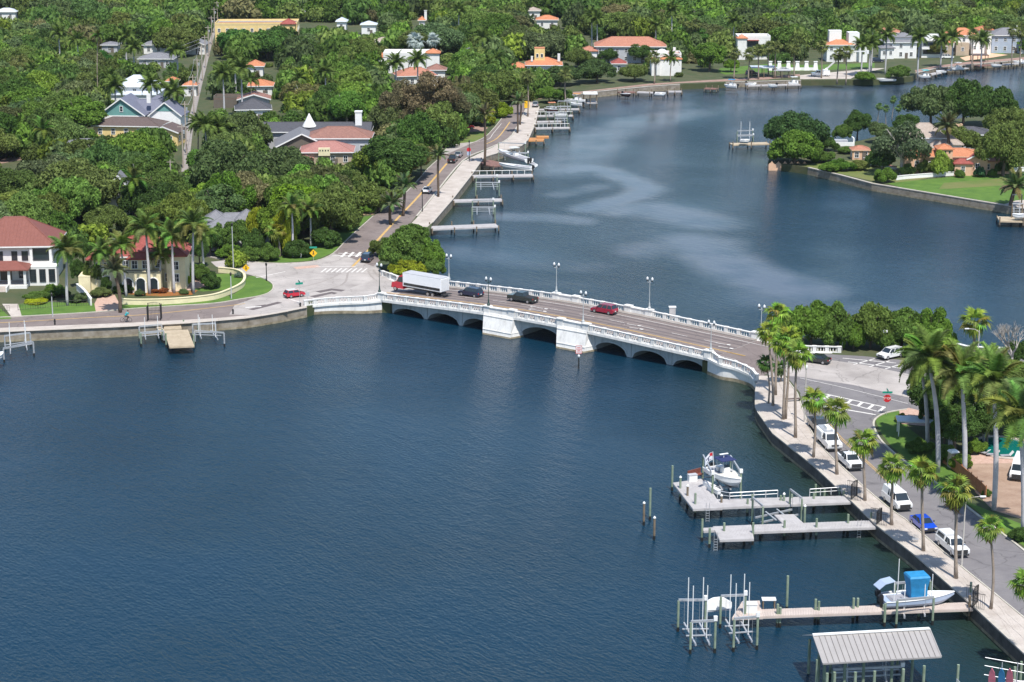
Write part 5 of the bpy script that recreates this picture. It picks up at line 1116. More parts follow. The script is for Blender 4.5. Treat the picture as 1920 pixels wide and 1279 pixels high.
def flagmb(u0, u1, v0, v1, off=0):
    mb = MB(); n = 8; vs = []
    for i in range(n + 1):
        for j in range(n + 1):
            u, v = u0 + (u1 - u0) * i / n, v0 + (v1 - v0) * j / n; vs.append((-.3 - u * 1.1 + v * .05, .2 + .14 * math.sin(u * 6) - off, 1.8 - v * 1.1 - u * u * .9))
    fs = [(i * (n + 1) + j, i * (n + 1) + j + 1, (i + 1) * (n + 1) + j + 1, (i + 1) * (n + 1) + j) for i in range(n) for j in range(n)]
    return mb.add(vs, fs)
f = flagmb(0, 1, 0, 1).build('cloth', M['brown_flag'], t); flagmb(.04, .42, .05, .45, .015).build('red_field', M['stopred'], f)
flagmb(.35, .85, .35, .48, .016).build('blue_emblem', M['navy'], f); flagmb(.5, .62, .5, .85, .017).build('blue_emblem', M['navy'], f); flagmb(.25, .8, .8, .88, .018).build('blue_emblem', M['navy'], f)
lift('empty aluminium lift between the two upper docks', [(1410, 984), (1429, 1000), (1502, 985), (1480, 968)], 3.6, 1.2, guides=0, boxes=False)
for k, (x, y, h, cp) in enumerate(((1207, 985, 3.0, 1), (1218.5, 975, 4.4, 0), (1226.5, 1012, 2.9, 1))):
    p = at(x, y, 0); t = thing('mooring_pile', ('short capped mooring pile farthest left in the open water', 'tallest thin mooring pile of three, without a cap', 'capped mooring pile of the three nearest the viewer')[k], 'mooring pile', p, 0, 'three mooring piles'); piling(t, 0, 0, 0, h, .15, 'pile' if k == 1 else 'pile_br', bool(cp))
p = at(1475, 1145, 0); t = thing('mooring_pile', 'tall lone green pile behind the lowest long dock', 'mooring pile', p); piling(t, 0, 0, 0, 4.3)
# --- dock B
tB = dock('long grey plank dock with an end platform and a side deck', [[(1412, 997), (1652, 988), (1650, 975), (1410, 984)], [(1350, 1012), (1413, 1010), (1408, 984), (1337, 987)], [(1470, 983), (1507, 981), (1488, 964), (1452, 965)], [(1320, 995), (1350, 993), (1345, 988), (1317, 990)]],
          [(1316, 1015, 3.0), (1330, 1027, 2.6), (1357, 1018, 2.7), (1411, 1022, 3.0), (1470, 1012, 2.6), (1530, 1011, 2.8), (1589, 1003, 2.8), (1632, 998, 2.7), (1425, 1010, 1.4), (1506, 1006, 1.4), (1520, 1004, 1.4), (1582, 998, 1.4), (1395, 1022, 1.4), (1508, 988, 2.8, True)], 'wood_grey', 1.6)
ladder(tB, 1342, 1010, 1.6); ladder(tB, 1611, 986, 1.6)
# --- dock C
tC = dock('long narrow sun-bleached dock reaching a cluster of boat lifts', [[(1410, 1156), (1828, 1141), (1822, 1129), (1412, 1143)], [(1373, 1158), (1430, 1156), (1424, 1126), (1392, 1127)]],
          [(1457, 1176, 2.8), (1462, 1176, 2.4), (1528, 1168, 2.9), (1534, 1169, 2.7), (1599, 1166, 2.9), (1607, 1163, 2.7), (1656, 1168, 2.2), (1658, 1175, 2.8), (1722, 1164, 1.4), (1816, 1163, 3.0, False, 'pile_br'), (1818, 1140, 3.2)], 'wood_pink', 1.6)
lift('aluminium lift at the end of the longest dock with four tall guide poles', [(1271, 1184), (1322, 1184), (1340, 1224), (1294, 1226)], 3.7, 1.0, guides=4, gh=6.2); lift('second aluminium lift nearer the shore on the longest dock', [(1350, 1178), (1396, 1176), (1419, 1218), (1375, 1222)], 3.8, 1.0, guides=4, gh=6.2)
p = at(1346, 1143, 1.6); t = thing('personal_watercraft', 'white tarped watercraft parked between the two end lifts', 'watercraft', p, R(10)); MB().loft([[(x, -w, .2), (x, w, .2), (x, w * .8, h), (x, -w * .8, h)] for x, w, h in ((-1.5, .5, .9), (-.5, .62, 1.3), (.6, .55, 1.4), (1.6, .12, .8))]).build('cover', M['white'], t); MB().box(0, 0, .1, 3.0, 1.0, .25).build('hull', M['greywall'], t)
for x, y, w, h, lb in ((1406, 1147, 1.5, 1.0, 'white dock box at the end of the longest dock'), (1441, 1140, 1.6, 1.1, 'white-topped fish cleaning table on the longest dock')):
    p = at(x, y, 1.6); t = thing('dock_box' if x < 1420 else 'cleaning_table', lb, 'dock box' if x < 1420 else 'table', p)
    if x < 1420: MB().box(0, 0, .5, w, .9, h).build('box_body', M['white'], t); MB().box(0, 0, h + .03, w + .1, 1.0, .08).build('lid', M['hull'], t)
    else:
        MB().box(0, 0, h, w, .9, .12).build('table_top', M['white'], t)
        for sx in (-.65, .65):
            for sy in (-.35, .35): MB().box(sx, sy, h / 2 - .03, .1, .1, h - .06).build('leg', M['pile_br'], t)
lift('boat lift under the boat with the blue cover', [(1680, 1178), (1748, 1172), (1742, 1140), (1676, 1145)], 3.3, 1.2, guides=2, gh=3.4, boxes=False)
bC = boat_px('white bay boat on a lift with its console wrapped in a bright blue cover', (1655, 1128), (1789, 1117), 1.5, B=2.5, D=1.1, hull='bluehull', motors=1, mini=True)
MB().loft([[(x0 - .2, -w, z_), (x1 - .2, -w, z_), (x1 - .2, w, z_), (x0 - .2, w, z_)] for x0, x1, w, z_ in ((-1.0, .9, .8, 1.1), (-1.1, .9, .85, 2.4), (-1.35, 1.1, 1.05, 3.7), (-1.25, 1.0, .9, 3.9))]).build('console_cover', M['tarp'], bC)
for sx, sy, h in ((1.2, -.9, 3.2), (-3.3, -.8, 2.6), (-2.2, .9, 4.6)): MB().tube([(sx, sy, .9), (sx, sy, .9 + h)], .05, 5).build('guide_pole', M['white'], bC)
b2 = boat_px('small skiff with a pale blue folded canopy behind the covered bay boat', (1650, 1118), (1712, 1110), 1.3, B=1.8, D=.8, hull='hull', motors=1, mini=True)
MB().loft([[(x, -.8, z_), (x, .8, z_), (x, .8, z_ + .08), (x, -.8, z_ + .08)] for x, z_ in ((-2.6, 1.9), (-1.8, 2.5), (-.6, 2.7))]).build('canopy', M['bluehull'], b2)
# --- boathouse roof
zr, ze = 5.7, 4.1; TL, TR, BL, BR_ = at(1524, 1191, zr), at(1743, 1179, zr), at(1543, 1245, ze), at(1765, 1232, ze)
t = thing('boathouse', 'open boathouse with a pale standing-seam metal roof on green piles', 'boathouse', (TL.x, TL.y, 0)); o = t.location
U = (TR - TL); V_ = BL - TL; V2 = Vector((-V_.x, -V_.y, V_.z)); n = 21
for side, vv in ((0, V_), (1, V2)):
    nn = U.cross(vv).normalized(); nn = nn if nn.z > 0 else -nn
    for k in range(n):
        a, b = TL + U * ((k + .025) / n), TL + U * ((k + .975) / n); q = [a, b, b + vv, a + vv]; mb = MB()
        if side == 0: q = q[::-1]
        mb.add([p - o for p in q] + [p - o - nn * .05 for p in q], [(0, 1, 2, 3), (7, 6, 5, 4), (0, 4, 5, 1), (1, 5, 6, 2), (2, 6, 7, 3), (3, 7, 4, 0)]); pn = mb.build('roof_panel', M['shed'], t)
        if side == 0: MB().beam(a - o + nn * .04, a - o + vv + nn * .04, .05, .08).build('seam', M['seam'], pn)
MB().beam(TL - o + Vector((0, 0, .06)), TR - o + Vector((0, 0, .06)), .45, .1).build('ridge_cap', M['white'], t); MB().beam(TL - o, BL - o, .1, .2).beam(TR - o, BR_ - o, .1, .2).beam(BL - o, BR_ - o, .12, .16).build('edge_trim', M['shed'], t)
for (x, y) in ((1536, 1225), (1551, 1264), (1565, 1262), (1604, 1262), (1640, 1260), (1694, 1256), (1733, 1250)):
    p = at(x, y, ze - .3) - o; MB().tube([(p.x, p.y, -1.5), (p.x, p.y, ze - .2)], .16, 8).build('piling', M['pile'], t)
    p2 = p + Vector((V2.x - V_.x, V2.y - V_.y, 0)) * .45; MB().tube([(p2.x, p2.y, -1.5), (p2.x, p2.y, ze - .2)], .16, 8).build('piling', M['pile'], t)
lift('boat lift beneath the boathouse roof', [(1560, 1300), (1690, 1294), (1682, 1262), (1556, 1270)], 2.6, .9, guides=2, gh=3)
# --- bottom right corner: railing dock and paddle boards
tD = dock('grey dock corner with a slanted rail at the lower right edge', [[(1790, 1287), (1960, 1272), (1975, 1300), (1800, 1320)]], [(1794, 1296, 3.0), (1900, 1300, 3.0), (1912, 1290, 3.0)], 'wood_grey', 1.6, rails=[[(1793, 1290), (1820, 1320)]])
for k, (x, m_, lb) in enumerate(((1860, 'pink', 'pink paddle board leaning leftmost on the rack'), (1878, 'tarp', 'blue paddle board leaning between two pink ones'), (1893, 'pink', 'pink paddle board leaning rightmost on the rack'))):
    p = at(x, 1292, 1.7); tg(t) if False else None; t = thing('paddle_board', lb, 'paddle board', p, R(-20), 'paddle boards on the rack')
    MB().loft([[(-w, y, z_), (w, y, z_), (w, y + .1, z_ + .05), (-w, y + .1, z_ + .05)] for w, y, z_ in ((.12, -.2, 0), (.34, -.5, .6), (.36, -.9, 1.5), (.26, -1.2, 2.3), (.04, -1.4, 2.8))]).build('board', M[m_], t); MB().box(0, -.35, .5, .06, .1, .4).build('fin', M['trim'], t)
p = at(1905, 1296, 1.6); t = thing('board_rack', 'galvanised tube rack holding the paddle boards', 'rack', p); f = MB()
for x in (-1.6, 0, 1.6): f.tube([(x, 0, 0), (x, 0, 3.2)], .05, 5)
for z_ in (1.2, 2.2, 3.1): f.tube([(-3.2, .8, z_ + .3), (1.6, -.3, z_ - .2)], .04, 5)
f.build('frame', M['alu'], t)
# --- left docks
t = dock('tan wooden dock with a stepped lower landing below the cream house', [[(318, 650), (364, 648), (352, 618), (308, 620)], [(308, 618), (340, 616), (338, 605), (308, 607)], [(302, 625), (312, 624), (296, 603), (287, 604)]],
         [(312, 652, 2.6), (364, 654, 2.6), (265, 650, 2.4), (262, 640, 1.8), (305, 642, 2.4), (362, 632, 2.4), (345, 622, 2.2), (372, 628, 2.2)], 'wood_tan', 1.5)
lift('empty white lift left of the tan dock', [(264, 648), (308, 644), (304, 632), (262, 636)], 2.2, 1.1, 'alu', guides=2, gh=3.6, boxes=False); lift('empty white lift right of the tan dock', [(366, 646), (421, 650), (405, 632), (362, 634)], 2.4, 1.2, 'alu', guides=4, gh=3.4, boxes=False)
lift('white lift with guide poles at the far left water edge', [(8, 680), (64, 668), (58, 650), (10, 656)], 2.4, 1.4, 'alu', guides=4, gh=4, boxes=False)
boat_px('white boat cut off by the left edge on its lift', (-22, 672), (6, 664), 1.3, B=2.2, D=1.0, mini=True)
# --- docks beside the avenue promenade
def small_dock(label, a, b, w, m, lift_at=None, z=1.5, rail=False, group='docks along the promenade'):
    A_, B_ = at(*a, z), at(*b, z); d = (B_ - A_).normalized(); s = Vector((-d.y, d.x, 0)) * (w / 2); o = Vector((A_.x, A_.y, 0)); t = thing('dock', label, 'dock', o, 0, group)
    planks(t, [(p - o).to_2d() for p in (A_ - s, B_ - s, B_ + s, A_ + s)], z, m, .3); n = max(2, int((B_ - A_).length / 4))
    for k in range(n + 1):
        p = A_.lerp(B_, k / n) - o
        for sg in (-1, 1): q = p + s * sg; piling(t, q.x, q.y, 0, z + (.9 if sg > 0 else .2), .15, 'pile_br')
    if rail:
        f = MB(); P = [A_.lerp(B_, k / 8) + s - o for k in range(9)]
        for p in P: f.box(p.x, p.y, z + .5, .1, .1, 1)
        f.tube([p + Vector((0, 0, 1)) for p in P], .06, 4).build('railing', M['white'], t)
    return t
small_dock('grey dock nearest the bridge along the avenue, with a lift', (808, 427), (932, 422), 3.6, 'wood_grey'); lift('tall lift frame on the dock nearest the bridge', [(885, 420), (928, 420), (925, 406), (886, 407)], 3.8, 2.2, boxes=True)
small_dock('second grey dock along the avenue promenade', (850, 376), (941, 374), 3.0, 'wood_grey'); lift('tall lift frame on the second promenade dock', [(892, 372), (936, 372), (932, 360), (893, 361)], 3.8, 2.2)
small_dock('white-railed dock in front of the boat basin', (886, 330), (999, 328), 3.2, 'wood_grey', rail=True); small_dock('red-brown wooden deck between the railed dock and the seawall', (906, 308), (938, 304), 9, 'wood_red')
lift('cluttered lift holding the pair of white boats', [(935, 312), (990, 314), (985, 296), (935, 294)], 3.8, 1.8, group='boat lifts')
boat_px('long white boat on the front lift of the boat basin', (998, 316), (936, 309), 1.6, B=2.4, D=1.1, mini=True); boat_px('white boat with a hardtop at the back of the boat basin', (992, 302), (935, 284), 2.2, B=2.8, D=1.2, top='hull', motors=2); boat_px('small tender hanging out at an angle in the boat basin', (1004, 308), (978, 294), 1.8, B=1.4, D=.6, mini=True, motors=0)
small_dock('orange-stained landing jutting from the promenade', (990, 261), (1020, 261), 5.5, 'wood_or'); MB().box(0, 0, 0, 3.5, 2.2, .5).build('bench', M['wood_or'], bpy.data.objects[[k.name for k in bpy.data.objects if k.get('label', '') == 'orange-stained landing jutting from the promenade'][0]]).location = (4.2, 1.8, 1.8)
for k, (y0, x1, lb) in enumerate(((240, 1068, 'third far promenade dock, lowest of the stack'), (228, 1052, 'far promenade dock with a dark lift gap'), (217, 1074, 'far promenade dock with a small skiff'), (205, 1086, 'uppermost far promenade dock beside the mangrove'))):
    small_dock(lb, (1003 + k * 1.5, y0), (x1, y0 - 1), 2.4, 'wood_grey', rail=k % 2 == 0, group='stacked far docks')
    lift(lb.replace('dock', 'dock lift', 1), [(x1 - 28, y0 + 2), (x1 - 4, y0 + 2), (x1 - 5, y0 - 8), (x1 - 28, y0 - 8)], 3.2, 1.8, boxes=False)
boat_px('white skiff on the third far dock', (1064, 216), (1036, 216), 1.5, B=2.2, D=1, mini=True); boat_px('white boat with an orange cover near the mangrove', (1098, 190), (1062, 188), 1.6, B=2.4, D=1.1, top='wood_or'); boat_px('second white boat under the far lift beside the mangrove', (1092, 196), (1066, 194), 1.2, B=2.2, D=1, mini=True); boat_px('red-covered boat tied at the far promenade end', (1045, 206), (1020, 206), 1.4, B=2.4, D=1.1, hull='darkhull', top='roof_or')
def shed(label, cx, by, w, d, h, roofm='white', z=.2):
    p = at(cx, by, 0); t = thing('boat_shelter', label, 'boat shelter', p); MB().box(0, d / 2, h, w, d, .3).build('roof', M[roofm], t); MB().box(0, d / 2, 1.4, w, d, .2).build('deck', M['wood_grey'], t)
    for x in (-w / 2 + .2, 0, w / 2 - .2):
        for y in (.2, d - .2): MB().tube([(x, y, -1), (x, y, h)], .14, 5).build('piling', M['pile_br'], t)
    return t
shed('white flat-roofed boat shelter off the mangrove point', 1107, 202, 4.6, 5, 4.4)
# --- far bank docks and boats
for x0, y0, x1, y1, m_, lb in ((1160, 173, 1190, 172, 'wood_red', 'short red-brown dock on the far bank'), (1195, 172, 1245, 174, 'wood_grey', 'long low grey dock on the far bank'), (1252, 171, 1278, 171, 'wood_grey', 'far dock with pale lift posts'), (1322, 165, 1345, 166, 'wood_red', 'small brown dock before the bright far tree'), (1400, 160, 1500, 158, 'wood_grey', 'wide far dock complex below the white arcade'),
                              (1730, 142, 1760, 136, 'wood_grey', 'far dock right of the white moored boat'), (1765, 132, 1812, 127, 'wood_grey', 'far dock before the modern balcony house'), (1828, 123, 1868, 121, 'wood_red', 'dark far dock below the orange mansion'), (1880, 121, 1912, 118, 'wood_grey', 'far dock at the upper right edge')):
    small_dock(lb, (x0, y0), (x1, y1), 2.6, m_, group='docks on the far bank')
shed('grey-roofed far boat shelter left of the arcade', 1432, 156, 9, 6, 5.4, 'roof_wh'); shed('second far boat shelter closer to the arcade', 1466, 157, 6, 5, 4.6, 'greywall'); shed('dark little boat shelter below the orange mansion', 1838, 126, 6, 5, 4.4, 'roof_dbr')
for s_, b_, k, lb in (((1382, 162), (1358, 160), dict(top='tarp'), 'white boat with a bright blue canopy on the far bank'), ((1400, 157), (1418, 158), dict(mini=True), 'small white boat beside the blue-canopied one'), ((1495, 156), (1478, 156), dict(top='hull'), 'white hardtop boat under the arcade'), ((1455, 160), (1440, 160), dict(mini=True), 'low white boat in the far dock complex'), ((1678, 149), (1644, 149), dict(mini=True, B=3.4), 'long white hull tied between two far mangroves'),
                      ((1742, 143), (1722, 143), dict(top='turq', B=3), 'turquoise-topped white boat on the far bank'), ((1806, 128), (1782, 129), dict(top='hull'), 'white boat at the dock before the brownish tree'), ((1876, 122), (1858, 122), dict(mini=True), 'little white boat near the dark shelter'), ((1925, 117), (1900, 116), dict(B=3.5), 'large white boat at the upper right edge'), ((1228, 176), (1248, 176), dict(mini=True), 'grey skiff lying off the long low far dock'), ((1168, 176), (1182, 178), dict(mini=True, hull='darkhull'), 'dark red launch at the short far dock'), ((1772, 134), (1755, 134), dict(mini=True), 'small open boat left of the brownish tree')): boat_px(lb, s_, b_, 1.0, **{**dict(B=2.4, D=1.0), **k})
# boat lift dock on the peninsula tip and the one at the right edge
small_dock('cream dock with a boat lift off the peninsula tip', (1440, 268), (1371, 270), 3.4, 'wood_tan', group=None); lift('white boat lift with guide poles off the peninsula tip', [(1382, 272), (1412, 271), (1411, 262), (1382, 263)], 2.6, 1.8, guides=4, gh=4)
boat_px('small white boat held on the peninsula tip lift', (1388, 263), (1406, 263), 2.0, B=2.0, D=.9, mini=True, motors=0)
small_dock('wooden dock platform with a lift at the right edge', (1960, 412), (1872, 410), 5.5, 'wood_tan', group=None); lift('brown arched lift frame at the right edge', [(1896, 420), (1915, 420), (1914, 402), (1896, 402)], 4.6, 2, 'pile_br', boxes=False); boat_px('white boat on the lift at the right edge', (1930, 404), (1898, 404), 1.8, B=2.2, D=1, mini=True)
# navigation sign on its post in front of the pier
p = at(1085, 692, 0); t = thing('channel_sign', 'white channel sign with a red border on a post before the right pier', 'sign', p); MB().tube([(0, 0, -1), (0, 0, 3.6)], .12, 6).build('piling', M['pile_wet'], t)
sg = MB().box(0, -.16, 3.4, 1.05, .06, 1.4).build('sign_board', M['white'], t); f = MB()
for a_, b_, c_, d_ in ((0, 4.07, 1.02, .07), (0, 2.73, 1.02, .07), (-.49, 3.4, .07, 1.4), (.49, 3.4, .07, 1.4)): f.box(a_, -.2, b_, c_, .03, d_)
f.build('red_border', M['stopred'], sg); g = MB()
for z_, w in ((3.75, .6), (3.5, .75), (3.25, .5), (3.0, .65)): g.box(0, -.2, z_, w, .02, .10)
g.build('lettering', M['stopred'], sg); MB().lathe([(.12, 2.0), (.22, 2.2), (.22, 2.4), (.1, 2.6)], 8).build('marker_light', M['white'], t)
s = s_col(1260, BW + 1); q = bp(s, BW + 1.0, 0); zt = z_over(q.y, 576); t = thing('utility_box', 'small pale grey cabinet perched just outside the far parapet', 'cabinet', q); MB().box(0, 0, zt - 1.0, 1.1, .8, 2.0).box(0, -.6, zsm(s) - .3, .5, 1.2, .2).build('cabinet', M['wood_grey'], t); MB().box(0, 0, zt + .06, 1.3, .95, .12).build('cap', M['white'], t)
# ------------------------------------------------------------------ vehicles (x forward, origin on the ground at the middle)
def wheel(t, x, y, r=.34, w=.24):
    o = MB(); n = 12; rings = [[(x + rr * math.cos(2 * math.pi * k / n), yy, r + rr * math.sin(2 * math.pi * k / n)) for k in range(n)] for rr, yy in ((r * .92, y - w / 2), (r, y - w / 2 + .04), (r, y + w / 2 - .04), (r * .92, y + w / 2))]
    q = o.loft(rings).build('wheel', M['tyre'], t); s = 1 if y > 0 else -1
    MB().loft([[(x + r * .6 * math.cos(2 * math.pi * k / n), y + s * (w / 2 - .02 + e), r + r * .6 * math.sin(2 * math.pi * k / n)) for k in range(n)] for e in (0, .03)]).build('rim', M['rim'], q)
def body_loft(prof, W_, m, t, name='body'):
    """side outline (x, z) swept across the width, drawn in slightly at both flanks"""
    cx = sum(p[0] for p in prof) / len(prof); cz = sum(p[1] for p in prof) / len(prof); rings = []
    for y, k in ((-W_ / 2, .955), (-W_ / 2 + .09, 1.0), (W_ / 2 - .09, 1.0), (W_ / 2, .955)): rings.append([(cx + (x - cx) * (1 - (1 - k) * .35), y, cz + (z - cz) * k) for x, z in prof])
    return MB().loft(rings).build(name, M[m], t)
def cabin(t, b0, b1, t0, t1, zb, zt, W_, m, pillars=(0.5,), glass=True, rear_glass=True, roofm=None):
    """glasshouse: b0..b1 at the belt, t0..t1 at the roof"""
    wb, wt = W_ * .475, W_ * .39
    cb = MB().add([(b0, -wb, zb), (b1, -wb, zb), (b1, wb, zb), (b0, wb, zb), (t0, -wt, zt), (t1, -wt, zt), (t1, wt, zt), (t0, wt, zt)], [(3, 2, 1, 0), (4, 5, 6, 7), (0, 1, 5, 4), (1, 2, 6, 5), (2, 3, 7, 6), (3, 0, 4, 7)]).build('cabin', M[m], t)
    if roofm: MB().box((t0 + t1) / 2, 0, zt + .02, (t1 - t0) * .96, wt * 1.9, .05).build('roof', M[roofm], t)
    def quad(name, a, b, c, d, off, sh=.1):
        a, b, c, d = map(Vector, (a, b, c, d)); ce = (a + b + c + d) / 4; q = [ce + (p - ce) * (1 - sh) + Vector(off) for p in (a, b, c, d)]; MB().add(q, [(0, 1, 2, 3)]).build(name, M['glass'], t)
    if glass:
        quad('windshield', (b1, -wb, zb), (b1, wb, zb), (t1, wt, zt), (t1, -wt, zt), (.02, 0, .015))
        if rear_glass: quad('rear_window', (b0, wb, zb), (b0, -wb, zb), (t0, -wt, zt), (t0, wt, zt), (-.02, 0, .015))
        ps = [0] + list(pillars) + [1]
        for s in (-1, 1):
            for u0, u1 in zip(ps[:-1], ps[1:]):
                lo0, lo1 = b0 + (b1 - b0) * u0, b0 + (b1 - b0) * u1; hi0, hi1 = t0 + (t1 - t0) * u0, t0 + (t1 - t0) * u1
                quad('side_window', (lo0, s * wb, zb), (lo1, s * wb, zb), (hi1, s * wt, zt), (hi0, s * wt, zt), (0, s * .02, .0), .13)
    return cb
def lights(t, L_, W_, zf, zr, grille=True):
    for s in (-1, 1):
        MB().box(L_ / 2 - .02, s * W_ * .37, zf, .08, .36, .17).build('headlight', M['lens'], t); MB().box(-L_ / 2 + .02, s * W_ * .41, zr, .08, .22, .24).build('taillight', M['redlens'], t)
        MB().box(L_ * .18, s * (W_ / 2 + .1), zf + .42, .12, .18, .14).build('mirror', M['trim'], t)
    if grille: MB().box(L_ / 2 + .0, 0, zf - .05, .06, W_ * .5, .24).build('grille', M['chrome'], t)
    MB().box(L_ / 2 - .03, 0, .42, .12, W_ * .9, .18).build('bumper', M['trim'], t); MB().box(-L_ / 2 + .03, 0, .42, .12, W_ * .9, .18).build('bumper', M['trim'], t)
    MB().box(-L_ / 2 - .015, 0, .62, .03, .32, .16).build('number_plate', M['white'], t)
def vehicle(kind, label, p, az, paint, group=None, roofm=None):
    nm = dict(suv='parked_car', sedan='car', pickup='pickup_truck', van='van', hatch='car').get(kind, kind); cat = dict(suv='car', sedan='car', hatch='car', pickup='pickup truck', van='van', camper='pickup truck', utility='utility truck', boxtruck='truck', sprinter='van').get(kind, 'car')
    nm = dict(suv='suv', camper='pickup_truck', utility='utility_truck', boxtruck='box_truck', sprinter='van', hatch='hatchback_car').get(kind, nm); t = thing(nm, label, cat, p, az, group); c = 'car_' + paint
    if kind in ('suv', 'sedan', 'hatch'):
        L_, W_, zb, zt = dict(suv=(4.8, 1.92, 1.05, 1.72), sedan=(4.7, 1.84, .93, 1.43), hatch=(3.9, 1.75, .95, 1.45))[kind]; h = L_ / 2
        body_loft([(-h, .32), (h - .1, .32), (h, .55), (h - .05, zb * .78), (h - 1.15, zb), (-h + .1, zb), (-h, zb * .7)], W_, c, t)
        b = dict(suv=(-h + .15, h - 1.15, -h + .45, h - 1.9), sedan=(-h + .6, h - 1.2, -h + 1.25, h - 2.0), hatch=(-h + .12, h - 1.0, -h + .4, h - 1.6))[kind]; cabin(t, *b, zb, zt, W_, c, (.32, .66) if kind == 'suv' else (.5,), roofm=roofm)
        if kind == 'suv':
            for s in (-1, 1): MB().tube([(-1.6, s * .68, zt + .06), (.6, s * .68, zt + .06)], .03, 5).build('roof_rail', M['trim'], t)
        for x in (-h + .85, h - .88):
            for s in (-1, 1): wheel(t, x, s * (W_ / 2 - .1), .36 if kind == 'suv' else .33)
        lights(t, L_, W_, zb * .72, zb * .8)
    elif kind in ('pickup', 'camper'):
        L_, W_ = 5.8, 2.0; h = L_ / 2; body_loft([(-h, .45), (h - .1, .42), (h, .7), (h - .04, 1.12), (h - 1.4, 1.22), (-h, 1.2)], W_, c, t)
        cabin(t, -.75 if kind == 'pickup' else -.3, h - 1.35, -.5 if kind == 'pickup' else -.1, h - 2.05, 1.2, 1.88, W_, c, (.5,)); 
        if kind == 'pickup':
            MB().box(-1.85, 0, 1.215, 1.95, 1.55, .04).build('truck_bed', M['trim'], t)
        else:
            MB().add([(-h, -.95, 1.2), (-.42, -.95, 1.2), (-.42, .95, 1.2), (-h, .95, 1.2), (-h + .25, -.78, 1.95), (-.42, -.78, 1.98), (-.42, .78, 1.98), (-h + .25, .78, 1.95)], [(3, 2, 1, 0), (4, 5, 6, 7), (0, 1, 5, 4), (1, 2, 6, 5), (2, 3, 7, 6), (3, 0, 4, 7)]).build('camper_shell', M[c], t)
            for s in (-1, 1): MB().add([(-h + .35, s * .935, 1.34), (-.6, s * .935, 1.34), (-.6, s * .83, 1.82), (-h + .55, s * .83, 1.82)], [(0, 1, 2, 3)]).build('side_window', M['glass'], t)
        for x in (-h + 1.1, h - 1.05):
            for s in (-1, 1): wheel(t, x, s * (W_ / 2 - .12), .40)
        lights(t, L_, W_, .92, .98); MB().box(h + .01, 0, .84, .05, 1.4, .5).build('radiator_grille', M['trim'], t)
    elif kind in ('van', 'sprinter'):
        L_, W_, zt = (5.6, 2.05, 2.15) if kind == 'van' else (5.9, 2.05, 2.6); h = L_ / 2
        body_loft([(-h, .4), (h - .1, .38), (h, .65), (h - .05, 1.05), (h - .95, 1.25), (h - 1.0, 1.26), (-h, 1.26)], W_, c, t); cabin(t, -h, h - .85, -h + .12, h - 1.75, 1.22, zt, W_, c, (), glass=False)
        wb, wt = W_ * .475, W_ * .39; z0, z1 = 1.3, min(zt - .1, 2.05); k = (z1 - 1.22) / (zt - 1.22); fx = h - .85 - .9 * k
        MB().add([(h - .87, -wb * .9, z0), (h - .87, wb * .9, z0), (fx + .03, wt * .98, z1), (fx + .03, -wt * .98, z1)], [(0, 1, 2, 3)]).build('windshield', M['glass'], t)
        for s in (-1, 1):
            for a_, b_ in (((h - 1.9, h - 1.15),) if kind == 'sprinter' else ((h - 1.9, h - 1.15), (h - 3.0, h - 2.5), (h - 3.6, h - 3.12))):
                wk = wb + (wt - wb) * k; MB().add([(a_, s * (wb + .005), z0), (b_, s * (wb + .005), z0), (b_ - .25, s * (wk + .025), z1), (a_, s * (wk + .025), z1)], [(0, 1, 2, 3)]).build('side_window', M['glass'], t)
        for x in (-h + 1.1, h - .95):
            for s in (-1, 1): wheel(t, x, s * (W_ / 2 - .12), .37)
        lights(t, L_, W_, .85, 1.1); MB().box(h + .01, 0, .78, .05, 1.45, .46).build('radiator_grille', M['trim'], t)
    elif kind == 'utility':
        h = 3.2; W_ = 2.15; body_loft([(.1, .45), (h - .1, .45), (h, .75), (h - .05, 1.25), (h - 1.3, 1.35), (.1, 1.35)], W_, c, t); cabin(t, .15, h - 1.25, .3, h - 1.95, 1.33, 2.15, W_, c, (.5,))
        MB().box(-1.6, 0, 1.3, 3.3, 2.15, 1.5).build('service_body', M['car_white'], t)
        for s in (-1, 1):
            for k in range(3): MB().box(-2.7 + k * 1.1, s * 1.085, 1.45, .98, .03, 1.05).build('locker_door', M['white'], t)
        MB().box(-1.6, 0, 2.12, 3.2, 1.3, .14).build('ladder_rack', M['alu'], t); MB().box(-1.4, .2, 2.35, 1.4, .6, .35).build('roof_bin', M['white'], t)
        for x in (-2.0, h - 1.05):
            for s in (-1, 1): wheel(t, x, s * .95, .42)
        lights(t, 6.4, W_, 1.0, 1.0)
    elif kind == 'boxtruck':
        MB().box(-1.9, 0, 2.55, 9.2, 2.5, 2.55).build('cargo_box', M['box_white'], t); MB().box(-1.9, 0, 3.845, 9.22, 2.52, .05).build('box_roof', M['greywall'], t)
        for s in (-1, 1): MB().box(-1.9, s * 1.262, 1.72, 8.8, .02, .5).build('dark_stripe', M['car_black'], t); MB().box(-1.9, s * 1.255, 1.32, 9.2, .03, .12).build('side_rail', M['alu'], t)
        for k in range(8): MB().box(-6.52, 0, 1.5 + k * .29, .04, 2.2, .25).build('door_slat', M['car_white'], t)
        MB().box(-2.0, 0, .95, 9.0, .9, .3).build('chassis', M['trim'], t); MB().box(-6.9, 0, .75, .9, 2.2, .1).build('lift_gate', M['trim'], t)
        body_loft([(2.72, .6), (5.5, .6), (5.65, .9), (5.55, 1.6), (4.4, 1.85), (2.72, 1.85)], 2.3, c, t); cabin(t, 2.75, 4.45, 2.8, 3.9, 1.83, 2.95, 2.4, c, (), rear_glass=False)
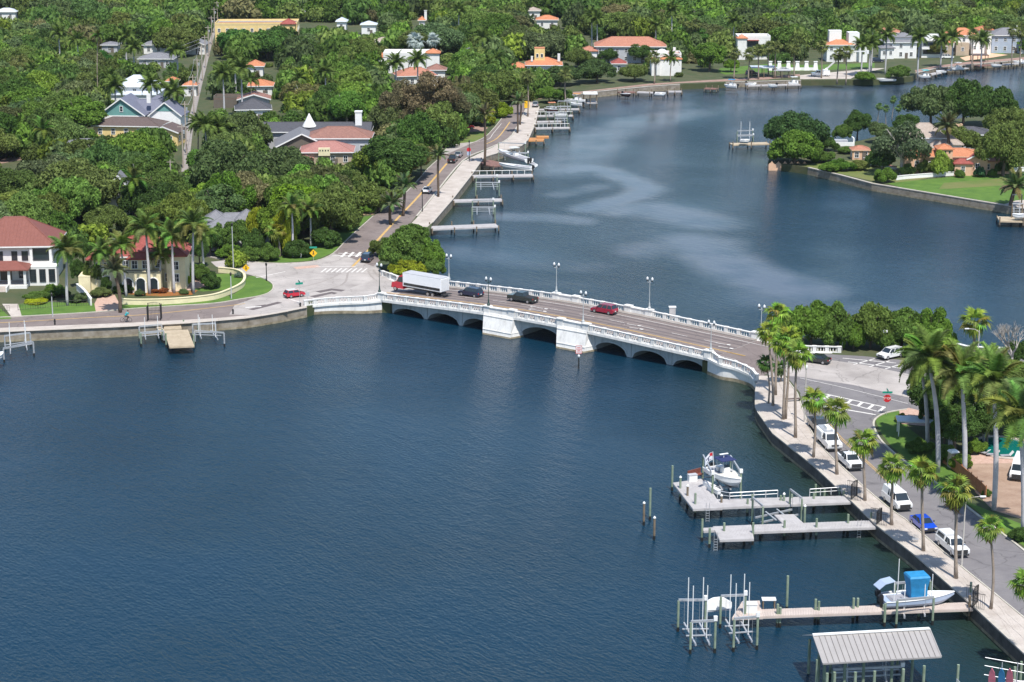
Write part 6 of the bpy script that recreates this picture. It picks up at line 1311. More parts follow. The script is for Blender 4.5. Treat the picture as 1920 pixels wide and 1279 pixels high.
        MB().add([(2.8, -.9, 2.96), (3.9, -.9, 2.96), (3.9, .9, 2.96), (2.8, .9, 2.96), (2.8, -.85, 3.5), (2.8, .85, 3.5)], [(0, 1, 4), (2, 3, 5), (1, 2, 5, 4)]).build('wind_deflector', M[c], t)
        for x in (-4.4, 4.7):
            for s in (-1, 1): wheel(t, x, s * 1.0, .48, .3)
        wheel(t, -3.25, 1.0, .48, .3); wheel(t, -3.25, -1.0, .48, .3)
        for s in (-1, 1): MB().box(5.62, s * .8, 1.15, .08, .3, .2).build('headlight', M['lens'], t)
        MB().box(5.66, 0, .75, .14, 2.2, .22).build('bumper', M['trim'], t); MB().box(5.62, 0, 1.25, .06, .9, .5).build('grille', M['chrome'], t)
    return t
def on_bridge(kind, px, py, label, paint, flip=True):
    s, tt = bst(px, py); q = bp(s, tt, zsm(s) + .02); return vehicle(kind, label, q, math.atan2(BS.y, BS.x) + (math.pi if flip else 0), paint, 'vehicles crossing the bridge')
def on_road(kind, px, py, to, label, paint, group=None, **k): return vehicle(kind, label, at(px, py) + Vector((0, 0, .06)), heading((px, py), to), paint, group, **k)
on_bridge('boxtruck', 784, 550, 'red-cabbed box truck with a white cargo box at the left end of the bridge', 'red'); on_bridge('suv', 883, 555, 'dark navy hatchback SUV following the box truck on the bridge', 'navy'); on_bridge('pickup', 980, 566, 'dark green-black pickup truck in the middle of the bridge', 'green'); on_bridge('suv', 1133, 587, 'maroon red SUV with roof rails on the bridge', 'darkred')
on_road('hatch', 552, 557, (570, 554.5), 'small red hatchback with a white roof at the left junction', 'red', roofm='car_white'); on_road('suv', 689, 489, (700, 478), 'navy blue SUV waiting below the green clump at the avenue mouth', 'navy')
on_road('sedan', 801, 361, (812, 350), 'white car driving away on the avenue beside the promenade', 'white'); on_road('pickup', 849, 304, (860, 293), 'black pickup on the avenue near the bend', 'black'); on_road('sedan', 860, 294, (870, 285), 'silver-grey car just ahead of the black pickup on the avenue', 'grey'); on_road('sedan', 874, 242, (895, 241), 'long red car parked on the drive by the dry lawn', 'red')
on_road('sedan', 1530, 680, (1500, 676), 'black sedan turning onto the right end of the bridge', 'black'); on_road('suv', 1669, 671, (1655, 674), 'white SUV parked beside the roadside mangroves', 'white')
G_ = 'vehicles parked along the harbour street'
on_road('pickup', 1534, 806, (1552, 826), 'black pickup half hidden behind the fan palm at the head of the parked row', 'black', G_); on_road('utility', 1553, 836, (1570, 853), 'white utility truck with side lockers behind the white pickup', 'white', G_); on_road('pickup', 1592, 873, (1609, 888), 'white crew-cab pickup between the utility truck and the gap', 'white', G_)
on_road('van', 1681, 948, (1698, 962), 'white cargo van with a dark grille in front of the blue car', 'white', G_); on_road('sedan', 1731, 990, (1748, 1004), 'bright blue sedan parked between the van and the camper pickup', 'blue', G_); on_road('camper', 1785, 1033, (1802, 1047), 'white pickup with a camper shell, last of the parked row', 'white', G_)
on_road('sprinter', 1911, 892, (1903, 912), 'tall white van standing on the bare earth drive', 'white')
for k, (x, y, to, kind, c, lb) in enumerate(((1471, 134, (1490, 134), 'sedan', 'white', 'white car parked under the far arcade'), (1645, 117, (1660, 117), 'suv', 'navy', 'dark car on the far lawn drive'), (1776, 110, (1790, 110), 'suv', 'white', 'white car on the far bank below the brownish tree'), (211, 70, (220, 74), 'suv', 'black', 'dark car in the clearing by the grey garage'), (1004, 200, (1006, 192), 'suv', 'grey', 'grey van parked at the far end of the promenade'), (1888, 97, (1900, 97), 'suv', 'white', 'pale car before the slate-blue house'), (128, 130, (150, 131), 'sedan', 'white', 'white car in the gap above the left wood'), (1410, 141, (1430, 141), 'suv', 'navy', 'dark car behind the blue-canopied boat'))): on_road(kind, x, y, to, lb, c)
# bucket truck on the far bank
p = at(1538, 143); t = vehicle('utility', 'white bucket truck with its long boom raised over the far lawn', p, 0, 'white'); bo = MB(); bo.beam((-2.4, 0, 2.2), (-1.8, 0, 2.8), .8, .8).beam((-2.2, 0, 2.6), (-8.0, 4, 9.2), .45, .5).beam((-8.0, 4, 9.2), (-15.0, 5.5, 9.4), .35, .4); b_ = bo.build('boom', M['white'], t); MB().box(-15.4, 5.5, 9.2, .9, .9, 1.2).build('bucket', M['white'], b_)
t.rotation_euler = (0, 0, R(180)); t.scale = (-1, 1, 1) if False else (1, 1, 1)
# ------------------------------------------------------------------ lamps, signs, poles, people
def twin_lamp(label, p, h=5.6, m='lamp_pole', az=0, group='twin-globe bridge lamps'):
    t = thing('street_lamp', label, 'street lamp', p, az, group); MB().lathe([(.28, 0), (.28, .3), (.16, .5), (.13, 1.0), (.07, 1.3), (.05, h)], 10).build('pole', M[m], t)
    MB().tube([(-.52, 0, h + .1), (-.5, 0, h - .1), (0, 0, h - .15), (.5, 0, h - .1), (.52, 0, h + .1)], .05, 6).lathe([(.06, h - .2), (.1, h), (.02, h + .35)], 8).build('cross_arm', M[m], t)
    for x in (-.52, .52): MB().lathe([(.14, h + .08), (.2, h + .22)], 8, x, 0).build('lamp_cup', M['black'], t); MB().lathe([(.12, h + .22), (.22, h + .40), (.22, h + .58), (.14, h + .75), (.03, h + .88)], 12, x, 0).build('lamp_globe', M['globe'], t, smooth=True)
for px, py, lb, m in ((712, 550, 'dark twin-globe lamp at the left end of the near parapet', 'lamp_pole'), (916, 572, 'dark twin-globe lamp on the left river pier', 'lamp_pole'), (1093, 605, 'pale twin-globe lamp on the right river pier', 'lamp_pale'), (1332, 660, 'pale twin-globe lamp at the right end of the near parapet', 'lamp_pale')):
    s = s_col(px, 0); twin_lamp(lb, bp(s, 0, zsm(s) + 1.3), z_over(bp(s, 0).y, py - {712: 57, 916: 53, 1093: 60, 1332: 60}[px]) - zsm(s) - 1.3 - .9, m, math.atan2(BS.y, BS.x))
for px, lb, tp in ((842, 'pale twin-globe lamp behind the box truck on the far parapet', 474), (1043, 'pale twin-globe lamp on the far parapet opposite the left pier', 490), (1217, 'pale twin-globe lamp on the far parapet opposite the right pier', 517), (1449, 'twin-globe lamp at the right end of the far parapet behind fan palms', 568)):
    s = min(s_col(px, BW), BLEN + 1); q = bp(s, BW, zsm(s) + 1.3); twin_lamp(lb, q, z_over(q.y, tp) - q.z - 1.1, 'lamp_pale', math.atan2(BS.y, BS.x))
def post_lamp(label, px, py, h, m='concpole', arm=1.8, dirx=1):
    p = at(px, py); t = thing('street_light', label, 'street light', p); MB().tube([(0, 0, 0), (0, 0, h)], [.12, .08], 8).build('pole', M[m], t)
    if arm: MB().tube([(0, 0, h - .3), (dirx * arm * .4, 0, h + .15), (dirx * arm, 0, h + .25)], .05, 5).build('arm', M[m], t); MB().box(dirx * (arm + .25), 0, h + .25, .7, .26, .14).build('lamp_head', M['white'], t)
    else: MB().lathe([(.1, h), (.2, h + .2), (.2, h + .5), (.05, h + .7)], 8).build('lantern', M['black'] if m != 'concpole' else M['white'], t)
post_lamp('tall pale concrete street light in front of the camper pickup', 1803, 1062, 8.6, dirx=1); post_lamp('slim street light on the corner of the lower promenade by the bridge', 1508, 792, 8.2, arm=0); post_lamp('concrete street light in front of the sabal palm by the bay', 1832, 690, 6.4, dirx=-1)
post_lamp('green-grey street light beside the left drive', 438, 512, 9.5, 'lamp_pale', 0); post_lamp('short dark lantern post on the rounded lawn tip', 500, 527, 3.0, 'black', 0); post_lamp('dark lantern post on the strip before the cream wall', 434, 560, 4.4, 'lamp_pale', 0); post_lamp('small lantern post before the white house lawn', 99, 594, 3.8, 'lamp_pale', 0)
for x, y, h, lb in ((792, 412 - 15, 4.5, 'thin lamp post at the near end of the promenade'), (880, 303, 5.0, 'thin lamp post on the promenade by the boat basin'), (1121, 158, 5, 'lamp post on the far bank road')): post_lamp(lb, x, y, h, 'black', 0)
def text(parent, s, size, loc, rot, m, name='lettering'):
    c = bpy.data.curves.new(name, 'FONT'); c.body = s; c.size = size; c.align_x = 'CENTER'; c.align_y = 'CENTER'; c.extrude = .004; c.materials.append(M[m]); o = bpy.data.objects.new(name, c); col.objects.link(o); me = bpy.data.meshes.new_from_object(o.evaluated_get(bpy.context.evaluated_depsgraph_get())); bpy.data.objects.remove(o); link(name, me, parent, loc=loc, rot=rot)
def sign(label, px, py, h, shape, m, w=.75, az=0, cat='sign', word=None, hgt=None, name='road_sign', post=True):
    p = at(px, py); t = thing(name, label, cat, p, az)
    if post: MB().tube([(0, 0, 0), (0, 0, h + .3)], .035, 5).build('post', M['alu'], t)
    if shape == 'diamond': pts = [(0, -w), (w, 0), (0, w), (-w, 0)]
    elif shape == 'oct': pts = [(w * math.cos(R(22.5 + 45 * k)), w * math.sin(R(22.5 + 45 * k))) for k in range(8)]
    else: pts = [(-w, -hgt), (w, -hgt), (w, hgt), (-w, hgt)]
    n = len(pts); b = MB().add([(x, -.05, h + z_) for x, z_ in pts] + [(x, -.02, h + z_) for x, z_ in pts], [tuple(range(n)), tuple(range(n, 2 * n))[::-1]] + [(i, i + n, (i + 1) % n + n, (i + 1) % n) for i in range(n)]).build('sign_plate', M[m], t)
    if word: text(b, word, w * .78, (0, -.06, h), (R(90), 0, 0), 'white')
    if shape == 'diamond': MB().box(0, -.06, h + w * .12, w * .22, .015, w * .5).box(-w * .12, -.062, h - w * .25, w * .14, .015, w * .4).box(w * .14, -.062, h - w * .25, w * .14, .015, w * .4).box(0, -.064, h + w * .48, w * .24, .015, w * .2).build('walking_figure', M['black'], b)
    return t
t = sign('red octagonal stop sign at the crosswalk corner', 1662, 778, 2.6, 'oct', 'stopred', .62, 0, word='STOP'); MB().box(0, -.03, 3.55, 1.5, .03, .3).build('street_name_plate', M['signgreen'], t); MB().box(0, -.03, 3.9, .03, 1.5, .3).build('street_name_plate', M['signgreen'], t)
sign('yellow diamond crossing sign on the rounded lawn by the silvery shrub', 462, 522, 2.1, 'diamond', 'signyel', .75); t = sign('yellow diamond crossing sign in front of the corner hedge', 588, 490, 1.7, 'diamond', 'signyel', .8); MB().box(0, -.03, 2.9, 1.5, .03, .35).build('street_name_plate', M['signgreen'], t)
sign('small white rectangular sign by the left drive', 410, 475, 2.6, 'rect', 'white', .35, 0, hgt=.6); t = sign('green street name sign behind the red hatchback', 562, 573, 4.2, 'rect', 'signgreen', .7, R(20), hgt=.2); MB().box(0, 0, 4.6, .03, 1.3, .3).build('street_name_plate', M['signgreen'], t)
sign('grey-green back of a sign in front of the left parapet end', 577, 568, 1.7, 'rect', 'lamp_pale', .35, 0, hgt=.4); sign('small blue and white roadside sign before the mangroves', 1579, 658, 2.6, 'rect', 'bluehull', .4, 0, hgt=.4); sign('pale street sign blade on a post before the mangroves', 1656, 662, 3.8, 'rect', 'white', .55, 0, hgt=.2)
t = sign('red and white stop-like roadworks sign at the avenue bend', 879, 296, 2.2, 'oct', 'stopred', .6); MB().box(0, -.05, 1.2, .9, .05, 1.0).build('lower_plate', M['bluehull'], t); sign('yellow roadworks board at the far end of the promenade', 988, 205, 1.5, 'rect', 'signyel', .8, 0, hgt=1.1)
# fire hydrant-like white marker and black kerbside posts
for x, y, h, m, lb in ((564, 483, .9, 'white', 'white fire hydrant in front of the corner bed'), (103, 609, 1.1, 'black', 'short leaning black post on the left seawall path'), (437, 589, 1.0, 'black', 'short black post on the seawall path below the lantern'), (563, 575, .8, 'black', 'short black post at the left parapet end')): 
    p = at(x, y); t = thing('hydrant' if m == 'white' else 'bollard', lb, 'hydrant' if m == 'white' else 'bollard', p); MB().lathe([(.16, 0), (.14, h * .7), (.18, h * .75), (.12, h * .95), (.03, h)], 8).build('shaft', M[m], t); MB().box(0, 0, h * .6, .4, .12, .12).build('cap', M[m], t)
# iron gates where the docks meet the promenade
def gate(label, px, py, az, w=2.0, h=2.2):
    p = at(px, py) + Vector((0, 0, .05)); t = thing('gate', label, 'gate', p, az)
    for x in (-w / 2, w / 2): MB().box(x, 0, h / 2, .12, .12, h).build('gate_post', M['black'], t)
    lf = MB(); n = 9
    for k in range(n): x = -w / 2 + w * (k + .5) / n; lf.box(x, 0, h * .52, .035, .035, h * (.9 + .14 * math.sin(math.pi * (k + .5) / n)))
    lf.tube([(-w / 2 + w * k / 8, 0, h * .98 + .18 * math.sin(math.pi * k / 8)) for k in range(9)], .04, 5).box(0, 0, .15, w, .05, .05).box(0, 0, h * .55, w, .05, .05).build('gate_leaf', M['black'], t)
    for s in (-1, 1):
        w_ = MB()
        for k in range(6): w_.box(s * w / 2 * 1.02, s * 0 + .2 + k * .22 if s > 0 else -.2 - k * .22, h * .45, .035, .035, h * .85)
        w_.box(s * w / 2 * 1.02, .75 if s > 0 else -.75, h * .86, .05, 1.3, .05).build('side_screen', M['black'], t)
gate('arched black iron gate where the upper platform dock meets the seawall', 1601, 934, R(60)); gate('black iron gate at the shore end of the middle grey dock', 1648, 981, R(60), 1.6, 1.8); gate('arched black iron gate at the shore end of the longest dock', 1828, 1136, R(62)); gate('dark double frame gate above the tan dock on the left', 290, 601, 0, 2.2, 3.2)
p = at(1716, 1018); t = thing('trash_bin', 'slatted grey litter stand on the promenade by the blue car', 'bin', p); 
for k in range(5): MB().box(-.3 + k * .15, 0, .55, .06, .06, 1.1).build('slat', M['alu'], t)
MB().box(0, 0, .5, .8, .3, .06).build('shelf', M['alu'], t)
p = at(1487, 753) ; t = thing('bench', 'dark low bench on the promenade behind the tall fan palm', 'bench', p, R(10)); MB().box(0, 0, .45, 2.4, .5, .1).build('seat', M['roof_dbr'], t); MB().box(-1, 0, .2, .12, .45, .4).build('leg', M['trim'], t); MB().box(1, 0, .2, .12, .45, .4).build('leg', M['trim'], t)
# utility poles along the alley and their wires
PX = [(344, 316, 232), (350, 288, 190), (364, 215, 140), (372, 180, 108), (380, 152, 84), (386, 128, 66), (392, 106, 48), (398, 84, 30), (403, 62, 14), (408, 40, 2)]
tops = []
for k, (x, by, ty) in enumerate(PX):
    p = at(x, by); h = min(z_over(p.y, ty) - ZL, 15); t = thing('utility_pole', f'{["nearest", "second", "third", "fourth", "fifth", "sixth", "seventh", "eighth", "ninth", "farthest"][k]} pale utility pole of the row up the alley', 'utility pole', p, 0, 'utility poles along the alley')
    MB().tube([(0, 0, 0), (0, 0, h)], [.22, .15], 7).build('pole', M['woodpole'], t); MB().box(0, 0, h - .8, 2.4, .14, .16).build('cross_arm', M['woodpole'], t); MB().lathe([(.28, h - 2.6), (.3, h - 1.7)], 8, .45, 0).build('transformer', M['alu'], t); tops.append(p + Vector((0, 0, h - .7)))
def wires(label, A_, B_, offs, sag=1.2):
    t = thing('power_lines', label, 'power lines', A_)
    for o_ in offs: MB().tube([A_.lerp(B_, k / 8) + Vector(o_) + Vector((0, 0, -4 * sag * (k / 8) * (1 - k / 8))) - A_ for k in range(9)], .035, 3, False).build('wire', M['alu'], t)
for k in range(3): wires(f'pale wires between alley poles, {["lowest", "middle", "upper"][k]} visible span', tops[k + 1], tops[k + 2], [(-1, 0, 0), (1, 0, 0)])
p = at(172, 153); t = thing('utility_pole', 'lone utility pole with cross arms left of the pale metal roof', 'utility pole', p); hh = z_over(p.y, 112) - ZL; MB().tube([(0, 0, 0), (0, 0, hh)], [.2, .14], 7).build('pole', M['woodpole'], t); MB().box(0, 0, hh - .6, 2.2, .14, .14).box(0, 0, hh - 2.2, 1.8, .14, .14).build('cross_arm', M['woodpole'], t)
wires('long pale wires crossing the wood from the lone pole to the alley', p + Vector((0, 0, hh - .6)), tops[5], [(0, 0, 0), (0, 0, -1.4), (0, 0, -2.8)], 2); wires('wires from the lone pole towards the left', p + Vector((0, 0, hh - .6)), at(98, 118, 12), [(0, 0, 0), (0, 0, -1.4)], 1)
for x, by, ty, lb in ((322, 372, 300, 'wooden pole rising from the wood beside the narrow white house'), (110, 110, 60, 'thin pole in the far left wood')): 
    q = at(x, by); t = thing('utility_pole', lb, 'utility pole', q); MB().tube([(0, 0, 0), (0, 0, z_over(q.y, ty) - ZL)], [.2, .14], 7).build('pole', M['woodpole'], t); MB().box(0, 0, z_over(q.y, ty) - ZL - .5, 1.6, .12, .12).build('cross_arm', M['woodpole'], t)
# white obelisk statue figure on the far lawn, flagpole-like boat masts
# people: skin-grown bodies
def body(t, joints, edges, m, name='body', head=None):
    me = bpy.data.meshes.new(name); me.from_pydata([j[:3] for j in joints], edges, []); o = bpy.data.objects.new(name, me); col.objects.link(o); o.parent = t; me.materials.append(M[m])
    sk = o.modifiers.new('skin', 'SKIN'); sv = me.skin_vertices[0].data if me.skin_vertices else None
    if sv is None:
        bpy.context.view_layer.objects.active = o; me.skin_vertices.new() if hasattr(me.skin_vertices, 'new') else None; sv = me.skin_vertices[0].data
    for i, j in enumerate(joints): sv[i].radius = (j[3], j[3] * (.72 if j[3] > .1 else 1)); sv[i].use_root = i == 0
    su = o.modifiers.new('sub', 'SUBSURF'); su.levels = 1; su.render_levels = 2; return o
def person(label, p, az, pose, shirt, legs, name='person', skin='skin', cap=None):
    t = thing(name, label, 'person', p, az)
    if pose == 'cycle':
        J = [(0, 0, 1.0, .13), (.12, 0, 1.22, .14), (.26, 0, 1.45, .14), (.33, 0, 1.58, .06), (.38, 0, 1.72, .10), (.30, .17, 1.46, .06), (.50, .22, 1.25, .045), (.68, .2, 1.12, .035), (.30, -.17, 1.46, .06), (.50, -.22, 1.25, .045), (.68, -.2, 1.12, .035),
             (.03, .1, .93, .09), (.38, .12, .78, .07), (.22, .12, .38, .045), (.32, .12, .32, .035), (.03, -.1, .93, .09), (.36, -.12, .95, .07), (.30, -.12, .55, .045), (.40, -.12, .48, .035)]
    else:
        J = [(0, 0, .95, .13), (0, 0, 1.15, .12), (0, 0, 1.4, .14), (0, 0, 1.53, .055), (0, 0, 1.66, .10), (0, .2, 1.4, .055), (.06, .27, 1.15, .045), (.18, .22, .98, .035), (0, -.2, 1.4, .055), (.05, -.27, 1.15, .045), (.15, -.24, .95, .035),
             (0, .1, .9, .09), (.1, .1, .5, .065), (.02, .1, .08, .045), (.14, .1, .04, .035), (0, -.1, .9, .09), (-.05, -.1, .5, .065), (-.15, -.1, .1, .045), (-.04, -.1, .04, .035)]
    E_ = [(0, 1), (1, 2), (2, 3), (3, 4), (2, 5), (5, 6), (6, 7), (2, 8), (8, 9), (9, 10), (0, 11), (11, 12), (12, 13), (13, 14), (0, 15), (15, 16), (16, 17), (17, 18)]
    body(t, J, E_, skin)
    def cloth(name, idx, m, k):
        mb = MB()
        for a, b in idx: mb.tube([J[a][:3], J[b][:3]], [J[a][3] * k, J[b][3] * k], 8)
        mb.build(name, M[m], t, smooth=True)
    cloth('shirt', [(0, 1), (1, 2), (2, 5), (2, 8), (5, 6), (8, 9)], shirt, 1.18); cloth('trousers', [(0, 11), (11, 12), (12, 13), (0, 15), (15, 16), (16, 17)], legs, 1.2)
    h = J[4]; MB().lathe([(.11, -.02), (.115, .05), (.08, .11), (.02, .13)], 10).build('hair' if not cap else 'hat', M[cap or 'hair'], t, smooth=True).location = (h[0] - .01, h[1], h[2] + .01)
    MB().loft([[(h[0] + .085, -.015, h[2] - .02), (h[0] + .085, .015, h[2] - .02), (h[0] + .085, .015, h[2] + .03), (h[0] + .085, -.015, h[2] + .03)], [(h[0] + .125, -.008, h[2] - .02), (h[0] + .125, .008, h[2] - .02), (h[0] + .12, .006, h[2]), (h[0] + .12, -.006, h[2])]]).build('nose', M[skin], t)
    for s in (-1, 1): MB().box(h[0] + .095, s * .035, h[2] + .03, .012, .022, .014).build('eye', M['black'], t); MB().box(h[0], s * .1, h[2], .04, .02, .05).build('ear', M[skin], t)
    return t
q = at(236, 604); az = heading((230, 604), (250, 604)); rider = person('person in a turquoise shirt riding a bicycle along the left street', q, az, 'cycle', 'turq', 'trim'); rider.scale = (1.2,) * 3
t = thing('bicycle', 'bicycle with dark frame ridden along the left street', 'bicycle', q, az); t.scale = (1.2,) * 3
for x in (-.52, .58):
    w = MB(); w.tube([(x + .33 * math.cos(2 * math.pi * k / 16), 0, .34 + .33 * math.sin(2 * math.pi * k / 16)) for k in range(17)], .025, 6, False); wo = w.build('wheel', M['tyre'], t)
    sp = MB()
    for k in range(8): sp.tube([(x, 0, .34), (x + .31 * math.cos(k * .785), 0, .34 + .31 * math.sin(k * .785))], .006, 3)
    sp.build('spokes', M['alu'], wo)
MB().tube([(-.52, 0, .34), (0, 0, .9), (.45, 0, .95), (.58, 0, .34)], .02, 5).tube([(.05, 0, .33), (0, 0, .9)], .02, 5).tube([(.05, 0, .33), (.45, 0, .9)], .02, 5).tube([(-.52, 0, .34), (.05, 0, .33)], .015, 5).build('frame', M['black'], t)
MB().tube([(.46, 0, .93), (.5, 0, 1.08)], .018, 5).tube([(.62, -.22, 1.1), (.5, 0, 1.08), (.62, .22, 1.1)], .018, 5).build('handlebar', M['alu'], t); MB().box(-.04, 0, .95, .26, .15, .06).build('saddle', M['trim'], t); MB().box(.05, 0, .33, .3, .3, .03).build('pedals', M['trim'], t)
person('person in white clothes and hat standing on the small car park by the bay', at(1880, 684), R(200), 'stand', 'white', 'white', cap='white'); person('person in dark clothes standing on the deck beside the longest dock boat', at(1880, 1262) + Vector((0, 0, .05)), R(120), 'stand', 'navy', 'trim') if False else None
p = at(1914, 131); 
# ------------------------------------------------------------------ crowns, trunks, fronds (shared meshes)
def np_mesh(name, V, F, m, tint=None, smooth=False):
    me = bpy.data.meshes.new(name); nf = len(F); k = F.shape[1]
    me.vertices.add(len(V)); me.vertices.foreach_set('co', V.astype(np.float32).ravel())
    me.loops.add(nf * k); me.loops.foreach_set('vertex_index', F.astype(np.int32).ravel())
    me.polygons.add(nf); me.polygons.foreach_set('loop_start', (np.arange(nf) * k).astype(np.int32))
    try: me.polygons.foreach_set('loop_total', np.full(nf, k, dtype=np.int32))
    except Exception: pass
    if tint is not None:
        a = me.color_attributes.new('tint', 'FLOAT_COLOR', 'POINT'); a.data.foreach_set('color', np.concatenate([tint, np.ones((len(tint), 1))], 1).astype(np.float32).ravel())
    me.update(calc_edges=True); me.validate(); me.materials.append(m); return me
def unit(a): return a / np.linalg.norm(a, axis=1, keepdims=True)
def leaf_quads(P, Nn, size, rg, aspect=1.5):
    n = len(P); t = rg.normal(size=(n, 3)); t = unit(t - (t * Nn).sum(1, keepdims=True) * Nn); b = np.cross(Nn, t)
    s = (size * rg.uniform(.55, 1.35, n))[:, None]; u = t * s * aspect * .5; w = b * s * .5
    V = np.stack([P - u, P + w * .9 + u * .1, P + u, P - w * .9 + u * .1], 1).reshape(-1, 3)
    return V, np.arange(4 * n).reshape(n, 4)
def ico(n=1):
    bpy_bm = __import__('bmesh'); bm = bpy_bm.new(); bpy_bm.ops.create_icosphere(bm, subdivisions=n, radius=1)
    V = np.array([v.co[:] for v in bm.verts]); F = np.array([[v.index for v in f.verts] for f in bm.faces]); bm.free(); return V, F
ICO1, ICO2 = ico(1), ico(2)
def crown_arrays(seed, lobes=26, leaves=5000, leaf=.062, flat=.62, lobe=(.24, .40), spread=.62, droop=.25, up=.25, core=.80, gap=0.0, top=0.0):
    """unit crown: leaf-sized faces spread over the shells of many lobes, a rough leafy core inside; z from 0 to about 2*flat"""
    rg = np.random.default_rng(seed)
    d = unit(rg.normal(size=(lobes, 3))); d[:, 2] = np.abs(d[:, 2]) * (1 + droop) - droop
    rad = rg.uniform(.35, 1.0, lobes) ** .6; C = d * rad[:, None] * spread; C[:, 2] = C[:, 2] * flat + flat * .55
    r = rg.uniform(*lobe, lobes)
    C[0] = (0, 0, flat * .6); r[0] = lobe[1] * 1.25
    sc = np.array([1, 1, .78])
    p = r ** 2 / (r ** 2).sum(); which = rg.choice(lobes, leaves * 2, p=p)
    dv = unit(rg.normal(size=(leaves * 2, 3)) + np.array([0, 0, .25])); outw = C[which] - np.array([0, 0, flat * .45])
    flip = (dv * outw).sum(1) < -.25; dv[flip] *= -1
    P = C[which] + dv * r[which][:, None] * sc * rg.uniform(.80, 1.22, (leaves * 2, 1))
    keep = np.ones(len(P), bool)
    for i in range(lobes):
        q = (P - C[i]) / sc; keep &= ~(((q ** 2).sum(1) < (r[i] * .86) ** 2) & (which != i))
    keep &= P[:, 2] > 0.02
    if gap: keep &= rg.random(len(P)) > gap
    P, dv = P[keep][:leaves], dv[keep][:leaves]
    Nn = unit(dv * .8 + rg.normal(size=P.shape) * .75 + np.array([0, 0, up]))
    V, F = leaf_quads(P, Nn, leaf, rg)
    if core > 0:
        iv, jf = ICO1; VV = [V]; FT = []; off = len(V); 
        tri = []
        for i in range(lobes):
            w = iv * (r[i] * core * rg.uniform(.86, 1.08, (len(iv), 1))) * sc + C[i]; VV.append(w); tri.append(jf + off); off += len(w)
        T = np.concatenate(tri); T4 = np.concatenate([T, T[:, 2:3]], 1)  # placeholder quads, made triangles below
        return np.concatenate(VV), F, T
    return V, F, np.zeros((0, 3), int)
def crown_mesh(name, *a, m='foliage', **k):
    V, F, T = crown_arrays(*a, **k); me = bpy.data.meshes.new(name)
    nf, nt_ = len(F), len(T); loops = np.concatenate([F.ravel(), T.ravel()]).astype(np.int32)
    starts = np.concatenate([np.arange(nf) * 4, nf * 4 + np.arange(nt_) * 3]).astype(np.int32)
    me.vertices.add(len(V)); me.vertices.foreach_set('co', V.astype(np.float32).ravel())
    me.loops.add(len(loops)); me.loops.foreach_set('vertex_index', loops)
    me.polygons.add(nf + nt_); me.polygons.foreach_set('loop_start', starts)
    try: me.polygons.foreach_set('loop_total', np.concatenate([np.full(nf, 4), np.full(nt_, 3)]).astype(np.int32))
    except Exception: pass
    me.update(calc_edges=True); me.materials.append(M[m]); return me
CROWN = dict(
    oak=[crown_mesh('oak_crown', 10 + i, lobes=46 + 9 * i, leaves=8500, leaf=(.044, .056, .05, .06)[i], flat=.52, lobe=(.10, .25), spread=.76 + .03 * i, gap=.04 * i) for i in range(4)],
    dense=[crown_mesh('dense_crown', 20 + i, lobes=48, leaves=8000, leaf=.052, flat=.72, lobe=(.11, .27), spread=.74) for i in range(3)],
    tall=[crown_mesh('tall_crown', 30 + i, lobes=34, leaves=6000, leaf=.052, flat=1.05, lobe=(.16, .30), spread=.68, core=.7, gap=.1) for i in range(2)],
    bush=[crown_mesh('bush_crown', 40 + i, lobes=60, leaves=9000, leaf=.056, flat=.55, lobe=(.09, .23), spread=.80, up=.5) for i in range(3)],
    airy=[crown_mesh('airy_crown', 50 + i, lobes=30, leaves=4200, leaf=.05, flat=.62, lobe=(.14, .25), spread=.78, core=.45, gap=.2) for i in range(2)],
    wispy=[crown_mesh('wispy_crown', 60 + i, lobes=46, leaves=6500, leaf=.042, flat=.95, lobe=(.12, .24), spread=.80, core=.62) for i in range(2)])
def trunk_mesh(seed, m, limbs=5):
    r_ = random.Random(seed); mb = MB(); mb.tube([(0, 0, -.3), (.02, 0, .2), (.04, .03, .55), (.05, .0, 1.0)], [.10, .075, .06, .05], 8)
    for k in range(limbs):
        a = k * 2 * math.pi / limbs + r_.uniform(-.4, .4); e = r_.uniform(.45, .8)
        mb.tube([(.03, .02, r_.uniform(.45, .8)), (math.cos(a) * .25, math.sin(a) * .25, 1.0), (math.cos(a) * e, math.sin(a) * e, 1.35 + r_.uniform(-.1, .2))], [.045, .032, .015], 5)
    return mb.mesh('trunk', M[m])
TRUNK = {m: [trunk_mesh(3 + i, m) for i in range(2)] for m in ('bark', 'bark_pale')}
GROUPS = {}
def tree(kind, x, y, z, r, h, color, label, group=None, name='tree', cat='tree', bark='bark', seedk=0, crown_h=None, trunkless=False):
    """r crown radius, h total height; crown sits on a trunk of matching length"""
    lst = CROWN[kind]; me = lst[seedk % len(lst)]; flat = {'oak': .52, 'dense': .72, 'tall': 1.05, 'bush': .55, 'airy': .62, 'wispy': .95}[kind]
    t = thing(name, label, cat, (x, y, z), rnd.uniform(0, 6.28), group)
    ch = crown_h if crown_h else min(h * .97, h * .80 if kind not in ('bush',) else h * .98)
    sz = ch / (flat * 1.72); zb = h - ch
    if not trunkless:
        tm = TRUNK[bark][seedk % 2]; tl = max(h * .5, .5)
        link('trunk', tm, t, scl=(r * .55 + .6, r * .55 + .6, tl))
    ax = rnd.uniform(.86, 1.14); link('crown', me, t, loc=(0, 0, zb), rot=(rnd.uniform(-.07, .07), rnd.uniform(-.07, .07), 0), scl=(r * ax, r / ax, sz * rnd.uniform(.92, 1.05)), color=color)
    return t
